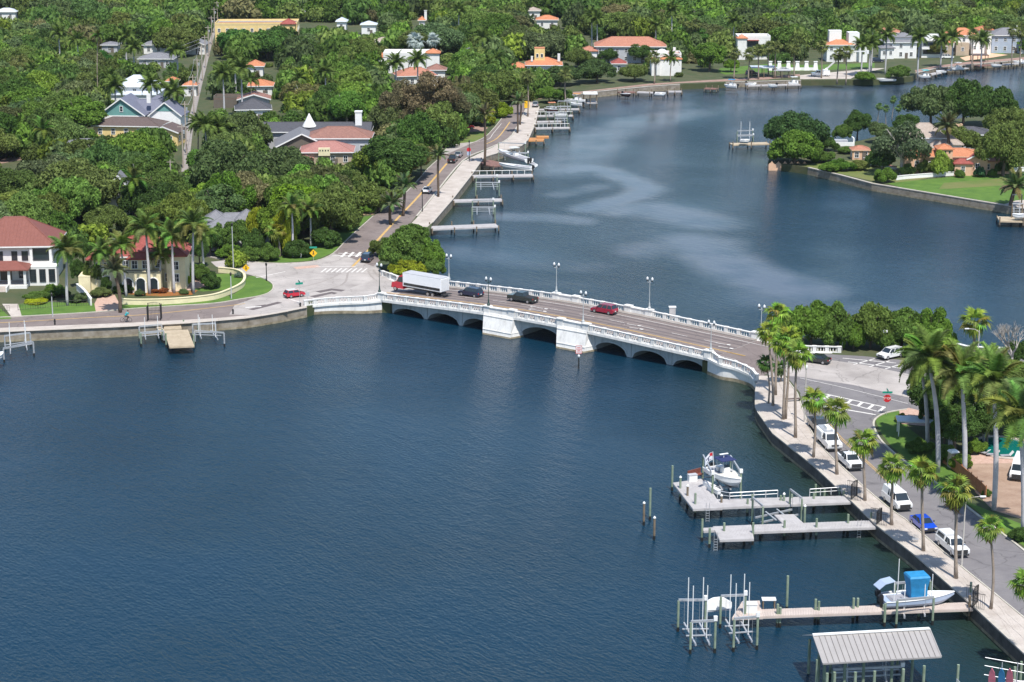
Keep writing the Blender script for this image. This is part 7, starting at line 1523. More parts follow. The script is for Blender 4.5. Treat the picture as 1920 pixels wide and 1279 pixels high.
# palms ---------------------------------------------------------------
def pinnate(seed, L=4.2, droop=1.0, n=20, wl=.62, rise=.25, m='frond'):
    """one feather frond from the origin along +x, arching and drooping"""
    r_ = random.Random(seed); mb = MB(); pts = []
    for i in range(9):
        u = i / 8; pts.append(Vector((L * (u - .12 * droop * u ** 3), 0, rise * L * math.sin(u * 1.9) * .6 - droop * L * .36 * u ** 2.3)))
    mb.tube(pts, [.05 * (1 - .8 * i / 8) for i in range(9)], 4, False)
    for k in range(n):
        u = .14 + .86 * k / n; i = min(int(u * 8), 7); f = u * 8 - i; p = pts[i].lerp(pts[i + 1], f); d = (pts[i + 1] - pts[i]).normalized()
        l = wl * L * .42 * math.sin(min(1, u * 1.15) * 2.6 + .25) + .12
        for sgn in (-1, 1):
            side = Vector((.55, sgn, -.45 - r_.random() * .5)).normalized(); tip = p + side * l; w = d * .11
            mb.add([p - w, p + w, tip + Vector((0, 0, -.02))], [(0, 1, 2)])
            q = p + Vector((0, 0, .03)); tip2 = q + Vector((.4, sgn, .05)).normalized() * l * .9
            mb.add([q - w, q + w, tip2], [(0, 1, 2)])
    return mb.mesh('frond', M[m])
def fan(seed, L=2.1, n=15, m='frond', droop=.3):
    r_ = random.Random(seed); mb = MB(); pet = L * .48
    mb.tube([(0, 0, 0), (pet, 0, 0)], [.035, .025], 4, False)
    for k in range(n):
        a = -1.9 + 3.8 * k / (n - 1); l = L * .64 * (1 - .12 * abs(a)) * r_.uniform(.82, 1.1); w = .115
        c, s_ = math.cos(a), math.sin(a); mid = Vector((pet + c * l * .55, s_ * l * .55, .10 * abs(s_))); tip = Vector((pet + c * l, s_ * l, -droop * l * r_.uniform(.5, 1.6)))
        sd = Vector((-s_, c, 0)) * w
        mb.add([(pet, 0, 0), mid + sd, tip, mid - sd], [(0, 1, 2, 3)])
    return mb.mesh('frond', M[m])
FR_ROYAL = [pinnate(1, 4.1, .6, 22), pinnate(2, 4.3, 1.1, 22), pinnate(3, 4.0, 1.7, 20)]
FR_DATE = [pinnate(4, 3.0, .35, 16, .45), pinnate(5, 3.0, .9, 16, .45)]
FR_COCO = [pinnate(6, 3.6, .9, 18, .5), pinnate(7, 3.6, 1.5, 18, .5)]
FR_FAN = [fan(8), fan(9, 2.2, 15, droop=.45), fan(10, 2.0, 13, droop=.7)]
FR_DEAD = fan(11, 1.9, 11, 'dead', .9)
def jointed_crown(parts):
    """merge placed fronds into one far crown mesh"""
    V, F = [], []; off = 0
    for me, mw in parts:
        v = np.empty(len(me.vertices) * 3, np.float32); me.vertices.foreach_get('co', v); v = v.reshape(-1, 3)
        Mx = np.array(mw); V.append(v @ Mx[:3, :3].T + Mx[:3, 3])
        F += [tuple(i + off for i in p.vertices) for p in me.polygons]; off += len(v)
    me2 = bpy.data.meshes.new('crown'); me2.from_pydata(np.concatenate(V).tolist(), [], F); me2.materials.append(M['frond']); return me2
SPEC = dict(royal=dict(fr=FR_ROYAL, n=22, e=(1.25, -.35), bark='royal', r0=.25, r1=.17, shaft=1.5),
            fan=dict(fr=FR_FAN, n=21, e=(1.4, -.9), bark='fanbark', r0=.21, r1=.14, shaft=0),
            date=dict(fr=FR_DATE, n=26, e=(1.35, -.30), bark='datebark', r0=.32, r1=.27, shaft=0),
            coco=dict(fr=FR_COCO, n=16, e=(1.2, -.4), bark='fanbark', r0=.18, r1=.13, shaft=0))
def frond_places(kind, seed, sc=1.0):
    sp = SPEC[kind]; r_ = random.Random(seed); out = []
    for k in range(sp['n']):
        u = k / (sp['n'] - 1); el = sp['e'][0] + (sp['e'][1] - sp['e'][0]) * u ** .8 + r_.uniform(-.2, .2); az = k * 2.399 + r_.uniform(-.2, .2)
        me = sp['fr'][min(len(sp['fr']) - 1, int(u * len(sp['fr'])))]
        out.append((me, (r_.uniform(-.25, .25), -el, az), sc * r_.uniform(.88, 1.1)))
    return out
from mathutils import Euler
FARCROWN = {k: [jointed_crown([(me, Euler(rt).to_matrix().to_4x4() @ Matrix.Scale(s, 4)) for me, rt, s in frond_places(k, 70 + i)]) for i in range(2)] for k in SPEC}
PCOL = dict(royal=(.075, .110, .026), fan=(.100, .135, .024), date=(.075, .092, .038), coco=(.058, .090, .020))
def palm(kind, x, y, z, h, label, group=None, sc=1.0, near=True, color=None, lean=(0, 0), dead=0, name=None, seed=None):
    sp = SPEC[kind]; seed = int(abs(x * 13 + y * 7)) if seed is None else seed; r_ = random.Random(seed)
    nm = name or {'royal': 'royal_palm', 'fan': 'fan_palm', 'date': 'date_palm', 'coco': 'palm_tree'}[kind]
    t = thing(nm, label, 'palm tree', (x, y, z), 0, group); c = color or PCOL[kind]; lx, ly = lean
    hs = h - sp['shaft'] * sc
    n = 7; pts = []; rad = []
    for i in range(n):
        u = i / (n - 1); pts.append((lx * u * u + .12 * math.sin(u * 5 + seed) * (1 if kind != 'royal' else .3), ly * u * u, -.3 + (hs + .3) * u))
        bul = {'royal': 1 + .25 * math.sin(u * 3.1), 'fan': 1.25 if u < .1 else 1}.get(kind, 1)
        rad.append(sc * (sp['r0'] + (sp['r1'] - sp['r0']) * u) * bul)
    MB().tube(pts, rad, 9 if near else 6).build('trunk', M[sp['bark']], t, smooth=True)
    tx, ty = pts[-1][0], pts[-1][1]
    if sp['shaft']: MB().tube([(tx, ty, hs - .05), (tx, ty, hs + .5 * sc), (tx, ty, h + .1)], [.21 * sc, .20 * sc, .09 * sc], 8).build('crownshaft', M['crownshaft'], t, smooth=True)
    if near:
        for me, rt, s in frond_places(kind, seed, sc): link('frond', me, t, loc=(tx, ty, h), rot=rt, scl=(s, s, s), color=tuple(q * r_.uniform(.75, 1.3) for q in c))
        for k in range(dead): link('dead_frond', FR_DEAD, t, loc=(tx, ty, h - .2), rot=(0, r_.uniform(.9, 1.4), k * 2.1 + r_.random()), scl=(sc,) * 3)
    else:
        link('crown', FARCROWN[kind][seed % 2], t, loc=(tx, ty, h), scl=(sc,) * 3, rot=(0, 0, r_.uniform(0, 6)), color=c)
    return t
def palm_px(kind, bx, by, cx, cy, label, group=None, sc=1.0, near=True, z=ZL, **k):
    """palm whose foot shows at (bx, by) and whose crown centre shows at (cx, cy)"""
    p = at(bx, by, z); zt = z_over(p.y, cy); s_ = scale_at(p.x, p.y, zt); lx = at_depth_x(cx, p.y, zt) - p.x
    return palm(kind, p.x, p.y, z, zt - z, label, group, sc, near, lean=(lx, 0), **k)
def at_depth_x(cx, y, z): d = y * cP - (z - H) * sP; return (cx - 960) / FPX * d

ROYALS = [(126.6, 573, 124, 468, 'royal palm at the corner of the white house lawn, dead frond on its trunk', 1.0), (237, 556, 227, 462, 'royal palm nearest the brick driveway behind the cream wall', .95),
          (280.5, 551.7, 274, 428, 'tallest royal palm standing before the red-roofed cream house', 1.05), (326.5, 549.8, 322, 442, 'royal palm beside the three arches of the cream house, with a pale trunk', 1.0),
          (363, 551, 361, 421, 'royal palm before the right end of the red-roofed cream house', 1.0), (196, 548, 192, 472, 'shorter palm crowding the left corner of the cream house', .9), (300, 546, 301, 476, 'middle short royal palm in front of the cream house arches', .8), (383, 520, 378, 440, 'slim dark royal palm behind the round brick turning circle', .85)]
for bx, by, cx, cy, lb, s in ROYALS: palm_px('royal', bx, by, cx, cy, lb, 'royal palms in front of the cream house', s)
for bx, by, cx, cy, lb, s in [(1739, 833, 1730, 683, 'leaning royal palm farthest left in the grove by the street corner', 1.15), (1759, 886, 1746, 672, 'tall royal palm with a broad dark crown overhanging the crosswalk', 1.3),
                              (1807.6, 894, 1806, 702, 'thick white-trunked royal palm in front of the portable toilet', 1.3), (1864, 956, 1866, 716, 'royal palm rooted at the street edge in front of the green pool', 1.3),
                              (1918, 1003, 1916, 782, 'royal palm cut by the edge of the picture beside the parked white van', 1.35), (1782, 842, 1778, 724, 'royal palm half hidden behind the portable toilet grove', 1.3),
                              (1846, 828, 1848, 706, 'royal palm standing behind the pool deck', 1.3)]:
    palm_px('royal', bx, by, cx, cy, lb, 'royal palms beside the harbour street', s, dead=0)
FANS = [(1442, 757, 1436, 680, 'short dark fan palm at the end of the bridge wing wall', .75, (.04, .07, .02)), (1448, 761, 1441, 622, 'slender fan palm next to the bridge end with a tall crown', 1.0, None),
        (1455, 741, 1456, 588, 'fan palm standing behind the others by the bridge end lamp', 1.05, None), (1464, 716, 1463, 690, 'low dark fan palm crouching among tall trunks at the bridge end',   .7, (.04, .07, .02)),
        (1470, 787, 1467, 645, 'fan palm with a thick brown trunk in the clump by the bridge', 1.05, None), (1474, 786, 1479, 634, 'twin partner of the brown-trunked fan palm, crown to the right', 1.05, None),
        (1490, 821, 1494, 664, 'tall fan palm in front of the clump, casting a shadow on the paving', 1.1, None), (1526.5, 858, 1526, 750, 'fan palm beside the black pickup and utility truck', 1.0, None),
        (1568, 890, 1566, 771, 'fan palm between the utility truck and the white pickup', 1.1, None), (1620, 939, 1620, 829, 'fan palm by the first iron pier gate', 1.05, None),
        (1672.5, 985, 1670, 876, 'fan palm in front of the white cargo van', 1.05, None), (1730, 1033.6, 1727, 884, 'fan palm in front of the blue car', 1.05, None),
        (1792, 1085, 1790, 920, 'fan palm with a skirt of dead brown fronds in front of the camper pickup', 1.15, None), (1858.6, 1142.5, 1858, 990, 'thin-trunked fan palm nearest the second iron gate', .85, None),
        (1932, 1236, 1922, 1096, 'fan palm cut off by the right edge of the picture', .9, None)]
for bx, by, cx, cy, lb, s, c in FANS: palm_px('fan', bx, by, cx, cy, lb, 'fan palms along the promenade', s, color=c, dead=8 if 'skirt' in lb else (3 if 'brown-trunk' in lb else int(bx) % 4))
for bx, by, cx, cy, lb, s in [(732, 421, 732, 381, 'short thick date palm standing on the near edge of the avenue', 1.15), (757, 405, 759, 347, 'date palm beside the avenue, next to its shorter neighbour', 1.1),
                              (821, 369, 823, 291, 'date palm on the promenade beside the white car', .95), (909, 308, 910, 214, 'tall date palm on the promenade above the boat basin', 1.1),
                              (970, 249.6, 972, 190, 'nearer one of two date palms on the distant promenade', .95), (976, 234, 977, 188, 'farther one of two date palms on the distant promenade', .9),
                              (226, 586, 215, 506, 'dark leaning date palm on the kerb by the cyclist', 1.1)]:
    palm_px('date', bx, by, cx, cy, lb, 'date palms', s, dead=0)
MIDP = [('royal', 550, 482, 547, 388, 'pink-trunked palm rising from the hedge bed, left of two', .85), ('royal', 583, 462, 582, 393, 'pink-trunked palm rising from the hedge bed, right of two', .8), ('fan', 525, 482, 518, 432, 'stout fan palm with a grey head in the hedge bed', 1.15),
        ('coco', 84, 297, 80, 243, 'dark feathery palm next to the red parking lot', 1.3), ('coco', 255, 420, 250, 336, 'bright green palm beside the white-walled house', 1.2), ('coco', 185, 200, 183, 66, 'tall palm behind the left wood', .9),
        ('fan', 1826, 672, 1826, 604, 'lone sabal palm with a drooping head before the bay', 1.35), ('date', 1896, 386, 1903, 350, 'wide low date palm cluster at the edge of the far lawn', 1.6), ('date', 1778, 300, 1776, 236, 'large spiky silver-green date palm among the villas', 1.5)]
for k, bx, by, cx, cy, lb, s in MIDP: palm_px(k, bx, by, cx, cy, lb, None, s)
# far palms, crown given only (foot guessed by a usual height)
def palm_crown(kind, cx, cy, h, label, group, s=1.0, c=None):
    z = ZL + h; d = at(cx, cy, z); palm(kind, d.x, d.y, ZL, h, label, group, s, False, color=c)
FP = [('royal', 110, 62, 14), ('royal', 145, 75, 13), ('royal', 235, 70, 14), ('royal', 250, 88, 12), ('royal', 215, 162, 10), ('royal', 205, 148, 9), ('royal', 283, 160, 10), ('royal', 325, 172, 11), ('royal', 332, 95, 10), ('royal', 418, 138, 14), ('royal', 452, 128, 15), ('royal', 440, 112, 13),
      ('coco', 470, 150, 9), ('royal', 410, 240, 8), ('royal', 385, 235, 9), ('coco', 370, 232, 9), ('coco', 60, 130, 9), ('royal', 742, 118, 10), ('royal', 783, 112, 11), ('royal', 610, 135, 11), ('coco', 562, 145, 9), ('royal', 905, 70, 12), ('royal', 860, 20, 13), ('coco', 934, 110, 10), ('coco', 916, 118, 10),
      ('royal', 1110, 30, 13), ('royal', 1120, 36, 12), ('royal', 1230, 48, 13), ('royal', 1260, 18, 14), ('fan', 1292, 50, 11), ('fan', 1304, 44, 12), ('royal', 1376, 40, 13), ('fan', 1378, 100, 9), ('fan', 1423, 95, 10), ('fan', 1405, 102, 9), ('fan', 1442, 90, 10), ('fan', 1455, 88, 11),
      ('fan', 1490, 92, 10), ('fan', 1542, 88, 11), ('fan', 1572, 102, 10), ('fan', 1588, 98, 11), ('royal', 1617, 85, 11), ('royal', 1632, 82, 11), ('royal', 1637, 50, 16), ('royal', 1663, 66, 14), ('royal', 1724, 70, 14), ('royal', 1787, 70, 12), ('royal', 1766, 75, 10),
      ('fan', 1825, 66, 13), ('royal', 1842, 75, 10), ('fan', 1900, 58, 13), ('fan', 1916, 62, 12), ('fan', 1852, 46, 12), ('fan', 1228, 108, 9), ('coco', 1258, 110, 8), ('fan', 1060, 140, 9), ('fan', 990, 145, 12), ('royal', 330, 420, 0)]
LANDM = []
NAMES = ['far palm']
def far_palms():
    rows = [(k, x, y, h) for k, x, y, h in FP if h > 0]
    marks = [(120, 70, 'in the far left wood'), (240, 80, 'beside the long grey roofs'), (240, 160, 'close to the pale metal-roofed house'), (330, 130, 'beside the alley of utility poles'), (435, 130, 'right of the alley by the orange roofs'), (395, 235, 'by the lower end of the alley'), (760, 115, 'before the white house with orange corner roofs'),
             (590, 140, 'in the wood above the dark church roof'), (880, 60, 'in the far wood above the avenue'), (925, 115, 'in the wood left of the yellow tower'), (1115, 33, 'above the long salmon roof'), (1245, 60, 'behind the white terrace house'), (1400, 95, 'on the lawn by the white modern house'), (1560, 95, 'in front of the white far villa'),
             (1650, 60, 'behind the grey-roofed far houses'), (1740, 72, 'left of the orange-roofed mansion'), (1850, 62, 'near the orange-roofed mansion'), (1905, 60, 'by the slate-blue house at the right edge'), (1025, 142, 'beside the end of the avenue'), (1245, 110, 'before the white terrace house'), (60, 130, 'above the red parking lot')]
    used = {}
    for k, x, y, h in rows:
        mk_ = min(marks, key=lambda q: abs(q[0] - x) + 2 * abs(q[1] - y)); used.setdefault((k, mk_[2]), []).append((x, y, h))
    nm = dict(royal='feathery tall palm', fan='small round-headed fan palm', coco='arching palm')
    for (k, ph), l in used.items():
        l.sort()
        for i, (x, y, h) in enumerate(l):
            w = '' if len(l) == 1 else [' left of two', ' right of two'][i] if len(l) == 2 else [' leftmost of three', ' middle of three', ' rightmost of three'][i] if len(l) == 3 else [' leftmost of four', ' second of four', ' third of four', ' rightmost of four'][i] if len(l) == 4 else [' leftmost of five', ' second of five', ' third of five', ' fourth of five', ' rightmost of five'][i % 5]
            palm_crown(k, x, y, h, f'{nm[k]} {ph}' + (',' + w if w else ''), 'distant palms', 1.15 if k != 'fan' else 1.3, tuple(q * .9 for q in PCOL[k]) if k != 'fan' else (.08, .095, .03))
far_palms()
for i, (x, y) in enumerate(((1646, 200), (1660, 203), (1673, 187), (1684, 203))):
    p = at(x, y + 38); palm('fan', p.x, p.y, ZL, z_over(p.y, y) - ZL, ['leftmost', 'second from left', 'third and tallest', 'rightmost'][i] + ' of four thin palms rising over the far bay', 'four thin palms by the bay', .62, False, color=(.06, .10, .03))

# ------------------------------------------------------------------ trees one can point at
def tpx(kind, cx, by, wpx, hpx, color, label, cat='tree', name='tree', bark='bark', seedk=0, z=ZL, group=None, **k):
    """foot at (cx, by), crown wpx wide, hpx tall in the picture"""
    p = at(cx, by, z); s_ = scale_at(p.x, p.y, z); h = z_over(p.y, by - hpx * .96) - z
    return tree(kind, p.x, p.y, z, wpx / s_ / 2 * .97, h, color, label, group, name, cat, bark, seedk, **k)
DG, OL, GG, BG, YG, MG, BR = (.036, .066, .016), (.068, .092, .024), (.056, .080, .030), (.064, .112, .018), (.135, .155, .014), (.056, .094, .020), (.100, .080, .045)
SPECIAL = [
    # mangrove clump at the left bridge end, built of several bushy trees
    ('bush', 755, 508, 118, 84, MG, 'broad glossy green tree at the left end of the bridge', 0), ('bush', 722, 480, 66, 40, OL, 'olive outer lobe tree overhanging the avenue near the blue car', 1), ('bush', 803, 505, 70, 66, BG, 'rounded glossy tree over the water beside the bridge parapet', 2),
    ('bush', 765, 519, 90, 40, YG, 'bright lime bush between the parapet and the box truck', 0), ('bush', 815, 516, 48, 34, MG, 'small low bush by the water behind the box truck', 1), ('dense', 775, 470, 92, 62, MG, 'upper tree of the green clump at the bridge, over the avenue', 2),
    # mangrove hedge at the right bridge end
    ('bush', 1475, 637, 85, 67, MG, 'glossy tree at the left end of the roadside mangroves behind fan palms', 0), ('bush', 1520, 649, 100, 103, BG, 'tallest mangrove behind the short balustrade end', 1), ('bush', 1575, 651, 104, 91, MG, 'mangrove beside the small blue roadside sign', 2),
    ('bush', 1632, 653, 104, 93, (.066, .096, .022), 'olive middle mangrove with a pale dead twig', 0), ('bush', 1690, 655, 106, 95, MG, 'mangrove above the white car by the road', 1), ('bush', 1745, 661, 100, 97, BG, 'rightmost mangrove of the roadside row next to the sabal palm', 2),
    ('bush', 1600, 656, 60, 60, BG, 'bright small mangrove tucked behind the row', 1), ('bush', 1660, 655, 70, 62, MG, 'hidden mangrove standing at the back of the roadside row', 0), ('bush', 1500, 608, 14, 14, MG, 'tiny bush standing alone off the mangrove row', 2), ('bush', 1555, 600, 60, 30, MG, 'low mangrove on the water side of the row', 0),
    # avenue
    ('wispy', 805, 262, 142, 150, BR, 'huge grey-brown feathery pine at the curve of the avenue', 0), ('wispy', 752, 262, 96, 134, (.088, .078, .042), 'left neighbour of the huge feathery pine', 1), ('wispy', 850, 258, 88, 112, (.07, .068, .035), 'thin-topped feathery pine nearest the red car', 0),
    ('dense', 910, 186, 88, 74, DG, 'very dark round tree behind the yellow-green roadside trees', 0), ('bush', 905, 236, 62, 46, YG, 'flat-topped yellow-green tree beside the red car driveway', 1), ('bush', 935, 220, 60, 36, (.10, .14, .012), 'yellow-green tree at the avenue bend', 0),
    ('dense', 1030, 193, 58, 34, BG, 'bright green mangrove at the far end of the promenade', 0), ('bush', 1052, 190, 48, 28, MG, 'mangrove beside the far boat lifts', 1),
    ('oak', 622, 452, 150, 118, OL, 'great grey-green oak overhanging the avenue junction', 0), ('oak', 560, 420, 150, 110, OL, 'wide oak behind the lime-green flowering tree', 1), ('oak', 420, 378, 185, 122, (.045, .068, .024), 'massive dark oak right of the alley', 2), ('oak', 520, 350, 140, 90, (.048, .070, .026), 'spreading oak below the brown tiled roofs', 3),
    ('dense', 520, 472, 100, 116, (.075, .115, .016), 'lime and dark green flowering tree over the grey house, left crown', 0), ('dense', 560, 436, 140, 118, (.08, .135, .012), 'lime-tipped tree behind the two pink-trunked palms', 1), ('dense', 452, 418, 76, 76, (.07, .11, .015), 'lime-tipped tree left of the grey roofs', 2),
    ('dense', 740, 345, 150, 112, DG, 'dark round tree right of the brown tiled villa', 1), ('dense', 790, 330, 70, 70, OL, 'olive tree at the inner curve of the avenue', 2), ('bush', 700, 345, 45, 50, BG, 'bright small tree beside the pink tiled wing', 0),
    ('dense', 710, 395, 110, 60, OL, 'bushy olive tree next to the parked drive off the avenue', 1), ('dense', 660, 385, 90, 80, OL, 'grey-green tree before the pink tiled wing', 2),
    ('oak', 150, 405, 180, 118, (.068, .088, .026), 'large olive oak behind the red-brown roof', 2), ('oak', 95, 372, 150, 88, (.06, .075, .035), 'grey oak with bare pale branches behind the white house', 3), ('dense', 30, 398, 120, 96, (.05, .075, .02), 'dark mottled tree above the left end of the red-brown roof', 0),
    ('dense', 250, 330, 90, 72, DG, 'dark tree in front of the yellow gable', 1), ('bush', 165, 318, 100, 46, (.075, .125, .012), 'yellow-green vine-covered tree over the low grey roof', 2), ('dense', 150, 255, 130, 92, BG, 'bright green tree left of the teal gabled house', 1), ('dense', 60, 240, 130, 90, BG, 'bright green tree above the red parking lot', 2),
    ('oak', 130, 188, 112, 52, OL, 'pale olive dome-shaped oak behind the left wood', 0), ('dense', 190, 138, 60, 52, (.025, .075, .014), 'compact round bright dark-green tree below the palms', 0),
    # left garden
    ('bush', 98, 556, 30, 30, BG, 'shrubby little tree by the three tall windows', 0), ('dense', 175, 545, 46, 78, OL, 'dark tree between the two left houses', 1), ('dense', 200, 553, 30, 40, DG, 'dark shrub mound beside the brick driveway', 2), ('bush', 395, 540, 50, 34, DG, 'dark rounded bushes by the brick turning circle', 0),
    ('bush', 448, 520, 20, 11, (.10, .14, .11), 'silvery round shrub at the tip of the cream wall', 1), ('bush', 262, 555, 22, 14, GG, 'silver-green shrub between two white trunks', 2), ('bush', 345, 552, 20, 12, GG, 'grey-green shrub in the orange flower bed', 0), ('dense', 395, 480, 66, 62, DG, 'dark tree at the corner of the left drive', 1),
    ('bush', 348, 536, 34, 28, (.16, .2, .01), 'yellow-green bush in front of the cream house', 2),
    ('bush', 478, 478, 60, 56, DG, 'dark tree hiding the front of the grey house', 1), ('bush', 412, 470, 60, 60, MG, 'bushy tree at the left corner of the grey house', 2),
    ('bush', 68, 567, 60, 9, (.16, .18, .01), 'long yellow clipped hedge below the white house porch', 0), ('bush', 75, 560, 80, 15, MG, 'green hedge above the yellow clipped hedge', 1), ('bush', 110, 556, 50, 22, DG, 'dark hedge in front of the three tall windows', 2), ('bush', 150, 566, 40, 20, GG, 'grey-green shrubs in the corner of the white house lawn', 0), ('bush', 190, 556, 50, 22, (.07, .09, .03), 'mottled shrubs left of the brick driveway', 1), ('dense', 150, 538, 40, 60, DG, 'dark tree right of the white house wing', 2), ('dense', 158, 500, 60, 60, DG, 'dark tree behind the gap between the left houses', 0), ('bush', 236, 548, 50, 20, DG, 'dark hedge before the cream house garage side', 0), ('bush', 300, 548, 40, 10, (.14, .05, .02), 'reddish low shrubs in the front bed', 1), ('dense', 375, 500, 50, 74, DG, 'dark tree beside the right end of the cream house', 1), ('bush', 372, 522, 60, 30, MG, 'shrubs behind the brick turning circle', 2),
    # hedges round the corner bed
    ('bush', 430, 484, 60, 32, BG, 'glossy hedge bush below the grey house, left end', 0), ('bush', 470, 488, 60, 30, MG, 'glossy hedge bush in the middle of the corner bed', 1), ('bush', 505, 488, 50, 34, MG, 'hedge bush beside the stout grey-headed palm', 2), ('bush', 560, 482, 60, 36, DG, 'dark bush between the pink trunks', 0), ('bush', 610, 462, 70, 40, DG, 'dark bush under the great oak', 1),
    ('bush', 650, 432, 60, 34, MG, 'bush on the verge beside the avenue', 2), ('bush', 690, 400, 36, 22, BG, 'bush at the driveway mouth on the avenue', 0),
    # right peninsula
    ('oak', 1492, 288, 122, 84, (.032, .062, .020), 'large dark oak at the tip of the far peninsula', 2), ('bush', 1490, 306, 112, 68, BG, 'bright glossy tree on the tip of the far peninsula', 0), ('dense', 1607, 260, 60, 62, DG, 'small dark oak behind the white boat patio', 0), ('bush', 1580, 262, 46, 34, MG, 'round green bush tree by the water gap', 1),
    ('airy', 1690, 328, 150, 118, (.05, .07, .035), 'big open tree with bare white limbs behind the lawn wall', 0), ('dense', 1655, 322, 60, 50, DG, 'dark bush beneath the bare-limbed tree', 1), ('oak', 1745, 236, 120, 92, GG, 'grey-green oak nearest the far bay on the peninsula', 1), ('oak', 1805, 238, 110, 96, DG, 'dark oak on the back of the peninsula', 2), ('oak', 1860, 236, 100, 84, DG, 'dark oak at the right back of the peninsula', 3),
    ('oak', 1880, 330, 130, 112, OL, 'olive oak overhanging the orange-roofed villa', 0), ('oak', 1935, 300, 90, 96, OL, 'olive oak cut by the edge beyond the villa', 1), ('dense', 1812, 290, 44, 50, DG, 'small dark tree between the villa roofs', 2), ('bush', 1762, 330, 50, 60, (.12, .17, .03), 'yellow-green tall shrub against the peach villa', 0), ('bush', 1660, 342, 52, 32, BG, 'rounded bright bush where the low white wall begins', 1),
    ('bush', 1575, 320, 62, 26, (.05, .10, .015), 'low hedge bush behind the peach landing', 2), ('bush', 1640, 312, 40, 34, DG, 'bush by the small pink pavilion', 0), ('bush', 1590, 288, 50, 16, MG, 'clipped hedge before the white patio', 1), ('bush', 1836, 332, 26, 22, (.04, .09, .04), 'blue-green agave-like shrub by the villa door', 2), ('bush', 1800, 333, 24, 18, MG, 'round shrub in front of the villa window', 0), ('bush', 1860, 332, 20, 18, MG, 'small round shrub near the right villa windows', 1),
    # right near grove
    ('tall', 1790, 852, 120, 128, DG, 'dark thicket behind the royal palm trunks', 0), ('tall', 1850, 836, 110, 118, DG, 'dark thicket behind the green pool', 1), ('dense', 1900, 818, 90, 90, DG, 'dark tree behind the pool deck', 0), ('bush', 1770, 868, 60, 40, MG, 'lit shrub beside the portable toilet', 1), ('bush', 1830, 850, 46, 34, (.08, .13, .02), 'lit shrub left of the green pool', 2),
    ('bush', 1733, 892, 44, 40, (.11, .17, .02), 'round lime bush at the foot of a royal palm', 0), ('dense', 1740, 812, 56, 90, DG, 'dark vine-hung tree at the lawn corner', 2), ('bush', 1725, 848, 60, 30, MG, 'low ground-cover shrub on the shaded lawn', 2), ('bush', 1850, 930, 24, 14, MG, 'small shrub at the foot of the rusty fence', 1), ('bush', 1690, 790, 34, 16, (.09, .10, .02), 'low clipped yellowish hedge at the lawn corner', 0),
    ('dense', 1905, 690, 70, 60, DG, 'dark tree beyond the small car park', 1), ('bush', 1700, 668, 40, 22, MG, 'low bush by the white car', 0), ('bush', 1912, 1012, 60, 26, DG, 'dark hedge at the right edge by the kerb', 1), ('dense', 1890, 728, 110, 60, OL, 'olive tree between royal palm crowns', 2), ('dense', 1790, 760, 110, 90, DG, 'dark tree filling the gap between royal palms', 1),
    ('tall', 1745, 800, 110, 118, DG, 'tall dark tree wall left in the palm grove', 1), ('tall', 1812, 792, 130, 118, MG, 'tall green tree wall in the middle of the palm grove', 0), ('tall', 1880, 790, 120, 112, DG, 'tall dark tree wall at the right of the palm grove', 1), ('dense', 1925, 800, 90, 110, OL, 'olive tree cut by the edge in the palm grove', 2), ('bush', 1800, 880, 60, 34, (.08, .12, .02), 'lit shrubs between white trunks beside the bare drive', 1), ('dense', 1770, 840, 70, 74, MG, 'leafy understory tree left of the portable toilet', 2), ('dense', 1830, 826, 60, 60, OL, 'olive understory tree left of the pool', 0), ('dense', 1715, 742, 44, 60, DG, 'dark narrow tree overhanging the street corner', 0), ('coco', 0, 0, 0, 0, DG, '', 0),
    ('oak', 1795, 292, 90, 60, OL, 'oak branches shading the middle of the peach villa', 2), ('oak', 1890, 270, 110, 80, OL, 'wide olive oak behind the right villa wing', 1), ('dense', 1845, 318, 60, 46, MG, 'leafy tree before the right villa wing', 0), ('bush', 1816, 322, 36, 30, DG, 'dark shrub before the red villa gable', 1), ('bush', 1735, 326, 36, 34, (.08, .11, .03), 'yellowish shrub beneath the villa gable end', 2), ('bush', 1880, 326, 44, 30, MG, 'garden shrubs by the wall right of the villa', 0), ('bush', 1784, 328, 30, 36, MG, 'tall shrub before the cream lookout', 1),
    ('bush', 1540, 304, 60, 30, MG, 'shrub right of the tip tree on the peninsula', 2), ('bush', 1610, 318, 50, 22, (.09, .11, .03), 'mixed olive shrubs in the peninsula garden', 0), ('bush', 1555, 322, 50, 22, BG, 'leafy bush on the seawall of the peninsula', 1), ('bush', 1700, 330, 40, 26, (.08, .12, .03), 'garden shrub at the wall below the open tree', 2), ('dense', 1730, 318, 40, 52, OL, 'small palm-like dark tree by the villa arcade', 0), ('dense', 1850, 300, 60, 56, OL, 'olive tree over the villa ridge', 1), ('bush', 1545, 282, 60, 36, DG, 'dark tree behind the bright tip tree', 2), ('dense', 1650, 268, 60, 50, GG, 'grey-green tree left of the taupe roof', 1), ('dense', 1700, 262, 70, 56, DG, 'dark tree in front of the taupe dormered roof', 2),
